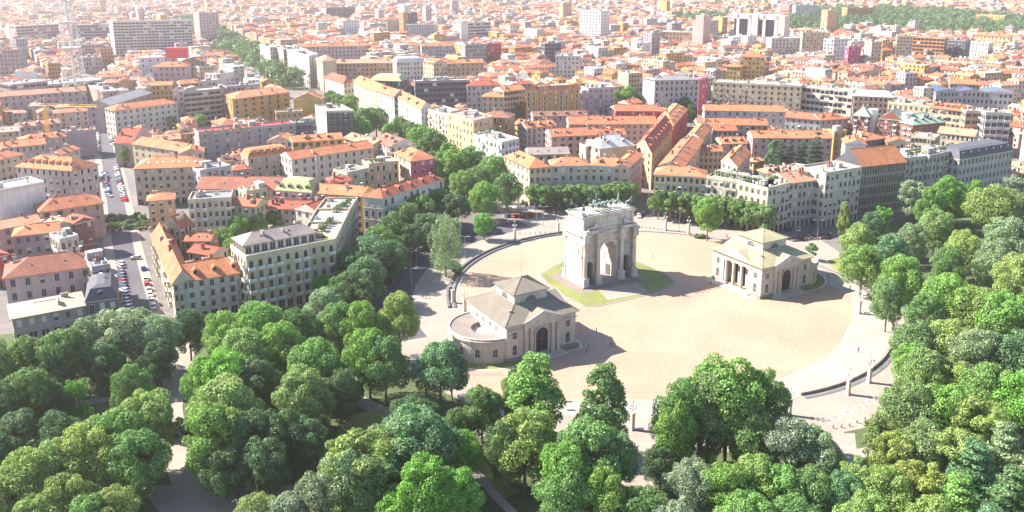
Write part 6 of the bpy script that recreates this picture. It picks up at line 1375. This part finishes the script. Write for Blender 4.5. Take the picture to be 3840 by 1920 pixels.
# ================================================================== smaller things
# ---- lattice mast and tower crane
def lattice(mb, base, w0, w1, z0, z1, n, r, m=0, m2=0):
    for k in range(4):
        sx, sy = ((-1, -1), (1, -1), (1, 1), (-1, 1))[k]; ex, ey = ((1, -1), (1, 1), (-1, 1), (-1, -1))[k]
        for i in range(n):
            a, b_ = i / n, (i + 1) / n; wa, wb = w0 + (w1 - w0) * a, w0 + (w1 - w0) * b_; za, zb = z0 + (z1 - z0) * a, z0 + (z1 - z0) * b_; mm = m if i % 2 else m2
            mb.bar((sx * wa, sy * wa, za), (sx * wb, sy * wb, zb), r, mm); mb.bar((sx * wa, sy * wa, za), (ex * wb, ey * wb, zb), r * .55, mm); mb.bar((ex * wa, ey * wa, za), (sx * wb, sy * wb, zb), r * .55, mm); mb.bar((sx * wb, sy * wb, zb), (ex * wb, ey * wb, zb), r * .6, mm)
mp = G(283, 322, 17)
mast = thing('lattice_mast', 'tall white and red steel lattice mast on the broadcasting roof', 'mast', (*mp, 17.2), .3)
b = MB(); lattice(b, None, 7.4, 2.4, 0, 98, 17, .3); b.obj('frame', 'whitepaint', mast)
b = MB(); b.cyl(0, 0, 0, 98, 1.1, .9, 10); b.obj('core', 'wall_bright', mast)
for i in range(4):
    z = 30 + 20 * i; w = 7.4 - 5.0 * z / 98; b = MB(); b.box(-w - .8, -w - .8, z, w + .8, w + .8, z + .5); b.obj('platform', 'whitepaint', mast)
for z, a in ((48, 2.6), (62, 2.9), (40, -.6)):
    w = 7.4 - 5.0 * z / 98; link('dish', DISH, mast, (math.cos(a) * (w + 2), math.sin(a) * (w + 2), z), 0, (3, 3, 2))
for x, y, s, lab in ((150, 585, 5, 'large white dish on the broadcasting block, left one'), (262, 585, 4.5, 'large white dish on the broadcasting block, right one'), (1130, 590, 4, 'small white dish below the studio building')):
    p = G(*K('a', x, y), 20); o_ = link('dish', DISH, None, (*p, 19.9), 0, (s, s, s * .8)); o_.rotation_euler = (R(50), 0, .4); tag(o_, lab, 'dish')
kp = G(*K('a', 380, 1168), 0)
crane = thing('tower_crane', 'yellow tower crane standing between the pale roofs at left', 'crane', (*kp, 0), R(-8))
b = MB(); lattice(b, None, .8, .8, 0, 30, 18, .14); b.obj('tower', 'cranepaint', crane)
b = MB()
for i in range(22):
    x0, x1 = -10 + i * 2, -8 + i * 2
    for y in (-.5, .5): b.bar((x0, y, 30), (x1, y, 30), .12)
    b.bar((x0, 0, 31.2), (x1, 0, 31.2), .12); b.bar((x0, -.5, 30), (x1, 0, 31.2), .07); b.bar((x1, .5, 30), (x0, 0, 31.2), .07)
b.obj('jib', 'cranepaint', crane)
b = MB(); b.bar((0, 0, 30), (0, 0, 35), .3, r1=.12); b.bar((0, 0, 35), (24, 0, 31.2), .05); b.bar((0, 0, 35), (-9, 0, 31.2), .05); b.obj('mast_head', 'cranepaint', crane)
b = MB(); b.box(-10, -.9, 28.6, -7.5, .9, 30); b.obj('counterweight', 'wall_palegrey', crane)
b = MB(); b.box(.6, -1.6, 28.4, 2.2, -.4, 30.4); b.obj('cab', 'whitepaint', crane)
# red box on the studio roof
p = G(*K('a', 1330, 442), 27); b = MB(); b.box(-10, 0, 0, 9, 6, 9); b.box(-10.2, -.2, 9, 9.2, 6.2, 9.4)
tag(b.obj('sign_box', 'redpaint', None, (p.x, p.y + 2, 27.1), .05), 'red box on the roof of the white studio building', 'roof box')
# telecom mast on the rust roof
p = G(*K('f', 470, 190), 18); b = MB(); lattice(b, None, .5, .3, 0, 9, 6, .08); mm_ = b.obj('antenna_mast', 'greymetal', None, (*p, 18)); tag(mm_, 'thin antenna mast behind the pale green mansard', 'antenna')
for a in (0, 2.1, 4.2):
    b = MB(); b.box(-.2, .5, 6.5, .2, .75, 8.8); b.obj('panel_antenna', 'whitepaint', mm_, rz=a)

# ---- lamps
def lamp_post():
    b = MB(); b.bar((0, 0, 0), (0, 0, 9), .11, 0, 8, .06); b.cyl(0, 0, 0, .8, .2, .16, 8); return b.mesh('pole', ['greymetal'])
LP = lamp_post(); LA_ = MB().bar((0, 0, 8.8), (1.8, 0, 9.2), .05).bar((0, 0, 8.8), (-1.8, 0, 9.2), .05).mesh('arm', ['greymetal'])
LH = MB().box(-.35, -.16, -.1, .35, .16, .08).mesh('lantern', ['wall_palegrey'])
def street_lamp(p, rz, label):
    t = thing('street_lamp', label, 'street lamp', (p[0], p[1], .03), rz, 'double-armed street lamps'); link('pole', LP, t); link('arm', LA_, t)
    for s in (-1, 1): link('lantern', LH, t, (s * 1.9, 0, 9.2))
LMS = LMT + [('the birch', 1660, 900), ('the avenue mouth', 1850, 740), ('the leaning plane tree', 2640, 850), ('the cafe canopies', 1930, 790), ('the parked scooters', 3000, 880)]
for k, x, y in (('f', 1215, 915), ('f', 1175, 1080), ('g', 42, 500), ('g', 185, 582), ('g', 235, 578), ('g', 1260, 622), ('h', 205, 662), ('h', 370, 692), ('f', 1577, 822), ('f', 1612, 492), ('f', 1175, 940), ('g', 590, 420), ('g', 1030, 470)):
    x, y = K(k, x, y); street_lamp(G(x, y), trt.uniform(-.4, .6), unique('slim double-armed street lamp', x, y, LMS))
PB = MB().box(-.6, -.6, 0, .6, .6, .5).box(-.45, -.45, .5, .45, .45, 4.4).box(-.6, -.6, 4.4, .6, .6, 4.7).mesh('pillar', ['stone'])
PC = MB()
PC.bar((0, 0, 4.7), (0, 0, 7.6), .12, 0, 6, .06)
for k in range(4):
    a = k * math.pi / 2; PC.bar((0, 0, 5.6), (.9 * math.cos(a), .9 * math.sin(a), 6.0), .05)
PC = PC.mesh('candelabrum', ['greymetal'])
GL = MB().lathe(0, 0, [(.05, -.26), (.2, -.18), (.27, 0), (.2, .18), (.04, .26)], 8).mesh('globe', ['whitepaint'], True)
def pillar_lamp(p, label):
    t = thing('pillar_lamp', label, 'lamp', (p[0], p[1], .03), TH, 'globe lamps on stone pillars'); link('pillar', PB, t); c = link('candelabrum', PC, t)
    link('globe', GL, c, (0, 0, 7.8))
    for k in range(4): a = k * math.pi / 2; link('globe', GL, c, (.9 * math.cos(a), .9 * math.sin(a), 6.2))
O2 = lambda i, x, y: (960 * i + x / 1.7885, 1200 + y / 1.7885)
for x, y in (K('g', 347, 635), K('g', 1157, 612), K('g', 1331, 643), K('f', 1486, 1158), K('f', 1575, 1225), K('h', 685, 1240), O2(3, 535, 500), O2(3, 675, 420), O2(3, 140, 640), K('g', 20, 680), O2(2, 806, 735)):
    pillar_lamp(G(x, y), unique('globe lamp on a pale stone pillar', x, y, LMS))
# ---- people
PM = [figure_mesh('body', 'cloth', arm='down') for _ in range(1)][0]
HEAD = MB().lathe(0, 0, [(.03, -.13), (.09, -.06), (.10, .03), (.07, .11), (.01, .14)], 8).mesh('head', ['skin'], True)
cl = [(.05, .06, .10), (.25, .05, .06), (.5, .48, .45), (.06, .12, .25), (.3, .25, .18), (.02, .02, .03), (.12, .2, .15)]
def person(p, i, label, cat='person'):
    t = thing('person', label, 'person', (p[0], p[1], .06), trt.uniform(0, 6.2), 'people on the plaza'); o = link('body', PM, t, (0, 0, 0), 0, (.95, .95, .95)); o.color = (*cl[i % len(cl)], 1)
    link('hair', HEAD, t, (0, 0, 1.72)); return t
cn = ['navy', 'red', 'white', 'blue', 'tan', 'black', 'green']
for i, (x, y) in enumerate([K('f', 1260, 1125), K('f', 1281, 1122), K('g', 1060, 822), O2(2, 665, 182), O2(2, 690, 186), O2(2, 565, 85), O2(2, 515, 200), O2(2, 497, 225), O2(3, 605, 218), O2(2, 822, 885), O2(2, 832, 890), O2(2, 842, 880), O2(2, 812, 895), O2(2, 836, 935), O2(3, 1360, 525), K('g', 1500, 1025), K('g', 1600, 1010), K('h', 455, 970), K('h', 445, 1010), K('h', 372, 1088), K('h', 618, 1060), K('g', 1350, 660), K('g', 1620, 670), K('g', 1640, 690), K('g', 295, 480), K('g', 322, 476), K('h', 240, 695), K('h', 826, 1255), K('f', 1130, 760), K('g', 2010, 990)]):
    person(G(x, y), i, unique('person in %s clothes standing' % cn[i % 7], x, y, LMS))
# ---- cars
def car_meshes():
    b = MB(); prof = [(-2.1, .35), (-2.15, .75), (-1.9, .95), (-1.0, 1.0), (.8, 1.0), (1.9, .88), (2.12, .7), (2.12, .35)]; w = .86
    vs = [(x, -w, z) for x, z in prof] + [(x, w, z) for x, z in prof]; n = len(prof)
    b.add(vs, [(i, (i + 1) % n, n + (i + 1) % n, n + i)[::-1] for i in range(n)] + [tuple(range(n)), tuple(range(2 * n - 1, n - 1, -1))])
    b.add([(-1.35, -.68, 1.44), (.35, -.68, 1.44), (.35, .68, 1.44), (-1.35, .68, 1.44), (-1.35, -.68, 1.47), (.35, -.68, 1.47), (.35, .68, 1.47), (-1.35, .68, 1.47)], [(4, 5, 6, 7), (0, 1, 5, 4), (1, 2, 6, 5), (2, 3, 7, 6), (3, 0, 4, 7)])
    g = MB(); g.add([(-1.9, -.8, .96), (1.0, -.8, .99), (1.0, .8, .99), (-1.9, .8, .96), (-1.4, -.66, 1.44), (.4, -.66, 1.44), (.4, .66, 1.44), (-1.4, .66, 1.44)], [(0, 1, 5, 4), (1, 2, 6, 5), (2, 3, 7, 6), (3, 0, 4, 7)])
    wh = MB(); k = 10; vs = [(.31 * math.cos(2 * math.pi * i / k), y, .31 + .31 * math.sin(2 * math.pi * i / k)) for y in (-.1, .1) for i in range(k)]; wh.add(vs, [(i, (i + 1) % k, k + (i + 1) % k, k + i) for i in range(k)] + [tuple(range(k))[::-1], tuple(range(k, 2 * k))])
    hl = MB().box(-.04, -.18, -.08, .04, .18, .08)
    return b.mesh('body', ['paint']), g.mesh('window_band', ['glass']), wh.mesh('wheel', ['rubber']), hl.mesh('headlight', ['whitepaint'])
CB, CG, CWH, CHL = car_meshes()
pc = [((.75, .75, .74), 'white'), ((.45, .46, .47), 'silver'), ((.03, .03, .035), 'black'), ((.14, .15, .17), 'dark grey'), ((.75, .75, .74), 'white'), ((.04, .08, .2), 'blue'), ((.4, .03, .03), 'red'), ((.5, .5, .5), 'silver')]
def car(p, rz, label, ci, group):
    t = thing('parked_car', label, 'car', (p[0], p[1], .09), rz, group); o = link('body', CB, t); o.color = (*pc[ci][0], 1); link('window_band', CG, t)
    for x in (-1.3, 1.3):
        for y in (-.8, .8): link('wheel', CWH, t, (x, y, 0))
    for y in (-.6, .6): link('headlight', CHL, t, (2.12, y, .68))
sw = ribbon('road', [D(x, y) for x, y in ((352, 815), (340, 760), (325, 700), (312, 640), (298, 560), (285, 480), (275, 420), (262, 350), (245, 290))], 13, .05, 'asphalt')
for off, nm in (((-46, 0), 'sidewalk'), ((50, 0), 'sidewalk')):
    ribbon(nm, [D(x + off[0] * s, y) for x, y, s in ((352, 815, 1), (340, 760, .92), (325, 700, .86), (312, 640, .8), (298, 560, .72), (285, 480, .62), (275, 420, .55), (262, 350, .5))], 3.4, .12, 'pavement')
def row(pts, gap, group, pre, dens=.8, turn=0):
    i = 0
    for (x0, y0), (x1, y1) in zip(pts, pts[1:]):
        a, b_ = G(x0, y0), G(x1, y1); n = max(1, int((b_ - a).length / gap)); d = (b_ - a).normalized(); ang = math.atan2(d.y, d.x) + turn
        for k in range(n):
            if trt.random() > dens: continue
            p = a + (b_ - a) * ((k + .5) / n); ci = trt.randrange(8); x, y = PX(p.x, p.y, 1)
            car(p, ang + trt.uniform(-.05, .05) + (math.pi if trt.random() < .2 else 0), unique('%s parked car, %s' % (pc[ci][1], pre), x, y, LMC), ci, group); i += 1
LMC = [('the planted crossing', 470, 850), ('the slate mansard', 400, 1130), ('the long street roof', 620, 1000), ('the skylit house', 520, 640), ('the row of dormers', 330, 640), ('the pink house', 250, 770), ('the round street trees', 480, 480), ('the ribbon balconies', 750, 420), ('the gabled shed', 480, 380), ('the pale villa', 260, 430)]
row([K('e', 975, 1240), K('e', 945, 1110), K('e', 918, 970), K('e', 912, 860)], 3.4, 'cars parked on the left street', 'left row', .9, .5)
row([K('e', 1165, 1225), K('e', 1140, 1130), K('e', 1105, 1010), K('e', 1080, 890), K('e', 1050, 830), K('e', 1000, 830)], 4.8, 'cars parked on the left street', 'right row', .8)
row([K('e', 825, 365), K('e', 805, 290), K('e', 790, 180)], 3.2, 'cars parked on the left street', 'upper left row', .9, .6)
row([K('e', 945, 400), K('e', 915, 290), K('e', 885, 170), K('e', 880, 130)], 3.8, 'cars parked on the left street', 'upper right row', .9, .5)
row([K('a', 740, 1150), K('a', 735, 1010), K('a', 725, 930)], 4.5, 'cars parked on the left street', 'far left row', .8, .5)
row([K('a', 850, 1100), K('a', 830, 1000), K('a', 815, 940)], 4.8, 'cars parked on the left street', 'far right row', .8, .5)
LMC2 = [('the arcades', 2950, 840), ('the leaning plane tree', 2640, 850), ('the shaded street', 2440, 760), ('the ochre-grey house', 3060, 840), ('the cafe canopies', 1930, 790), ('the office trees', 3430, 830)]
LMC = LMC2
row([K('h', 120, 612), K('h', 345, 622)], 3.2, 'cars by the park-side row', 'by the arcades', .9, 1.3)
row([K('h', 1120, 545), K('h', 1180, 515)], 3.2, 'cars by the park-side row', 'between the park trees', .9, 1.2)
row([K('g', 940, 520), K('g', 1040, 470)], 4, 'cars at the mouth of the shaded street', 'behind the arch', .9, .5)
row([K('g', -60, 510), K('g', 160, 518)], 3.2, 'cars by the cafe canopies', 'at the canopies', .9, 1.2)
# scooters
b = MB(); b.box(-.75, -.14, .3, .75, .14, .5); b.box(-.7, -.18, .5, .1, .18, .82); b.bar((.6, 0, .3), (.45, 0, 1.05), .06); b.bar((.45, -.3, 1.05), (.45, .3, 1.05), .03); SCB = b.mesh('body', ['paint'])
b = MB(); k = 10; b.add([(.24 * math.cos(2 * math.pi * i / k), y, .24 + .24 * math.sin(2 * math.pi * i / k)) for y in (-.06, .06) for i in range(k)], [(i, (i + 1) % k, k + (i + 1) % k, k + i) for i in range(k)] + [tuple(range(k))[::-1], tuple(range(k, 2 * k))]); SCW = b.mesh('wheel', ['rubber'])
for rw in range(3):
    a, c = G(*K('h', 180, 672 + rw * 12)), G(*K('h', 470, 640 + rw * 14))
    for i in range(22):
        if trt.random() < .2: continue
        p = a + (c - a) * (i / 21); t = thing('parked_scooter', 'scooter in the crowded parking rows right of the arcades', 'scooter', (*p, .05), TH + 1.5 + trt.uniform(-.15, .15), 'parked scooters'); o = link('body', SCB, t); o.color = (*pc[trt.choice((2, 3, 2, 1, 6))][0], 1)
        for x in (-.6, .62): link('wheel', SCW, t, (x, 0, 0))
# cafe canopies
for i, (x, y) in enumerate(((-40, 470), (50, 478), (125, 484))):
    p = G(*K('g', x, y)); t = thing('cafe_canopy', '%s white cafe canopy at the mouth of the avenue' % ('left', 'middle', 'right')[i], 'canopy', (*p, .05), R(8), 'white cafe canopies')
    b = MB(); b.add([(-3, -2.4, 2.6), (3, -2.4, 2.6), (3, 2.4, 2.6), (-3, 2.4, 2.6), (-3, -2.4, 2.75), (3, -2.4, 2.75), (3, 2.4, 2.75), (-3, 2.4, 2.75), (0, 0, 3.3)], [(4, 5, 8), (5, 6, 8), (6, 7, 8), (7, 4, 8), (0, 1, 5, 4), (1, 2, 6, 5), (2, 3, 7, 6), (3, 0, 4, 7), (3, 2, 1, 0)]); b.obj('roof', 'whitepaint', t)
    for sx in (-2.9, 2.9):
        for sy in (-2.3, 2.3): MB().bar((sx, sy, 0), (sx, sy, 2.7), .05).obj('post', 'whitepaint', t)
# bollards, benches, hydrant plates
BO = MB().lathe(0, 0, [(.2, 0), (.2, .7), (.14, .85), (.05, .95)], 8).mesh('bollard', ['granite'])
bl = [O2(3, 435, 725), O2(3, 490, 722), O2(3, 545, 712), O2(3, 650, 670), O2(3, 695, 652), O2(3, 738, 632), O2(3, 595, 690)] + [K('g', x, 642 - (x - 60) * .035) for x in range(60, 380, 38)] + [K('g', x, 590 + (x - 980) * .12) for x in range(980, 1150, 30)]
for x, y in bl: tag(link('bollard', BO, None, (*G(x, y), .03)), 'short stone bollard in a row at the rim of the pavement', 'bollard', 'stone bollards')
BE = MB().box(-.9, -.3, .4, .9, .3, .52).mesh('seat', ['stone']); BS = MB().box(-.12, -.25, 0, .12, .25, .4).mesh('leg', ['stone'])
for x, y, rz, lab in ((*O2(2, 370, 548), 0, 'stone bench beside the first tall narrow tree'), (*O2(2, 388, 605), 0, 'stone bench on the pavement under the first tall narrow tree'), (*O2(3, 690, 275), .8, 'stone bench at the curved terrace wall'), (*O2(2, 860, 740), 0, 'stone bench beside the trees under the white strip'), (*K('h', 745, 1243), 0, 'stone bench beside the globe lamp on the right')):
    t = thing('bench', lab, 'bench', (*G(x, y), .05), rz, 'stone benches'); link('seat', BE, t); link('leg', BS, t, (-.6, 0, 0)); link('leg', BS, t, (.6, 0, 0))
for x, y, lab in ((*O2(3, 452, 655), 'square tree pit with pale rim, nearest the silvery trees'), (*O2(3, 535, 622), 'square tree pit with pale rim, middle one'), (*O2(3, 615, 588), 'square rust-coloured plate set in the pavement'), (*O2(3, 685, 550), 'square rust-coloured plate nearest the lamp pillars')):
    b = MB(); b.box(-1.2, -1.2, 0, 1.2, 1.2, .03, 0); b.box(-.8, -.8, .03, .8, .8, .05, 1); tag(b.obj('pavement_plate', ['stone', 'granite'], None, (*G(x, y), .036), .4), lab, 'plate')
# manhole covers on the plaza
for i, (x, y) in enumerate((O2(2, 1302, 148), O2(2, 780, 278), O2(2, 410, 425), (3000, 1236), K('g', 1330, 990), K('g', 1690, 1215))):
    b = MB(); b.cyl(0, 0, 0, .03, .55, .55, 14); x_, y_ = x, y; tag(b.obj('manhole_cover', 'granite', None, (*G(x, y), .055)), unique('dark round manhole cover in the paving', x_, y_, LMS), 'manhole cover', 'manhole covers')
# roof gardens
for k, x0, y0, x1, y1, z, n, lab in (('g', 1500, 185, 1930, 262, 20.3, 16, 'green planter shrub of the pergola roof garden'), ('h', -30, 225, 140, 235, 20.3, 6, 'yellow-green shrub at the end of the roof garden'), ('h', 1220, 25, 1440, -10, 24.3, 7, 'green shrub on the carved house roof'), ('h', 1060, 50, 1200, 25, 23.8, 4, 'shrub on the roof beside the large orange roof'), ('d', 300, 640, 620, 665, 26.3, 9, 'green shrub on the white gridded block roof'), ('a', 1400, 672, 1650, 650, 25.3, 8, 'shrub on the planted roof above ribbon balconies'), ('f', 480, 640, 570, 540, 20.2, 7, 'leafy shrub on the terrace corner of the yellow palace'), ('f', 600, 470, 720, 400, 20.2, 6, 'leafy shrub along the curved terrace of the yellow palace'), ('b', 1680, 1000, 1880, 1010, 23.3, 5, 'shrub on the white avenue corner roof'), ('c', 1540, 600, 1700, 605, 27.4, 4, 'shrub on the long balcony block roof'), ('a', 1540, 1010, 1900, 970, 21.2, 6, 'shrub on the crimson edged roof'), ('f', 860, 108, 980, 90, 17.8, 4, 'shrub on the peach block terrace')):
    for i in range(n):
        f = (i + trt.random() * .6) / n; p = G(*K(k, x0 + (x1 - x0) * f, y0 + (y1 - y0) * f), z)
        t = thing('roof_shrub', lab, 'shrub', (*p, z), trt.uniform(0, 6), 'roof garden shrubs'); c = link('crown', trt.choice(CRN['bush']), t, (0, 0, .4), 0, (.55, .5, .6)); kk = TONE[trt.choice(('bright', 'yellow', 'mid', 'gold'))]; c.color = (*kk, 1)
        MB().box(-.6, -.4, 0, .6, .4, .5).obj('planter', 'wall_stone', t)
# pergola on the roof garden and on the yellow palace terrace
pa, pb_ = G(*K('g', 1530, 200), 20.2), G(*K('g', 1900, 268), 20.2); d = (pb_ - pa); an = math.atan2(d.y, d.x)
t = thing('pergola', 'long pale pergola frame along the roof garden', 'pergola', (*pa, 20.1), an)
b = MB()
for i in range(int(d.length / 2.6)):
    x = i * 2.6; b.box(x, .5, 0, x + .15, .65, 2.4); b.box(x, 3.0, 0, x + .15, 3.15, 2.4); b.box(x, .2, 2.4, x + .15, 3.4, 2.55)
b.box(0, .45, 2.55, d.length, .6, 2.7); b.box(0, 3.0, 2.55, d.length, 3.15, 2.7); b.obj('frame', 'whitepaint', t)
pa, pb_ = G(*K('f', 70, 700), 20.2), G(*K('f', 320, 655), 20.2); d = (pb_ - pa); an = math.atan2(d.y, d.x)
t = thing('pergola', 'slatted beige awning on the terrace of the yellow palace', 'pergola', (*pa, 20.1), an)
b = MB(); b.box(0, 0, 0, .1, .1, 2.4); b.box(d.length - .1, 0, 0, d.length, .1, 2.4); b.obj('post', 'greymetal', t)
SL = MB().box(0, 0, 2.4, .55, 3, 2.48).mesh('slat', ['wall_peach'])
for i in range(int(d.length / .95)): link('slat', SL, t, (i * .95, 0, 0))

# ================================================================== haze
hz = bpy.data.materials.new('haze'); hz.use_nodes = True; n_ = hz.node_tree.nodes; n_.remove(n_['Principled BSDF'])
pv = n_.new('ShaderNodeVolumePrincipled'); pv.inputs['Color'].default_value = (1.0, .885, .875, 1); pv.inputs['Density'].default_value = HAZE; pv.inputs['Anisotropy'].default_value = .5
hz.node_tree.links.new(pv.outputs[0], n_['Material Output'].inputs['Volume']); hz.cycles.homogeneous_volume = True if hasattr(hz.cycles, 'homogeneous_volume') else False
hb = bpy.data.meshes.new('haze'); q = MB().box(-big - 30, -530, -1.2, big + 30, big + 30, 135); hb.from_pydata(q.v, [], q.f); hb.materials.append(hz)
ho = link('haze', hb); ho['kind'] = 'stuff'
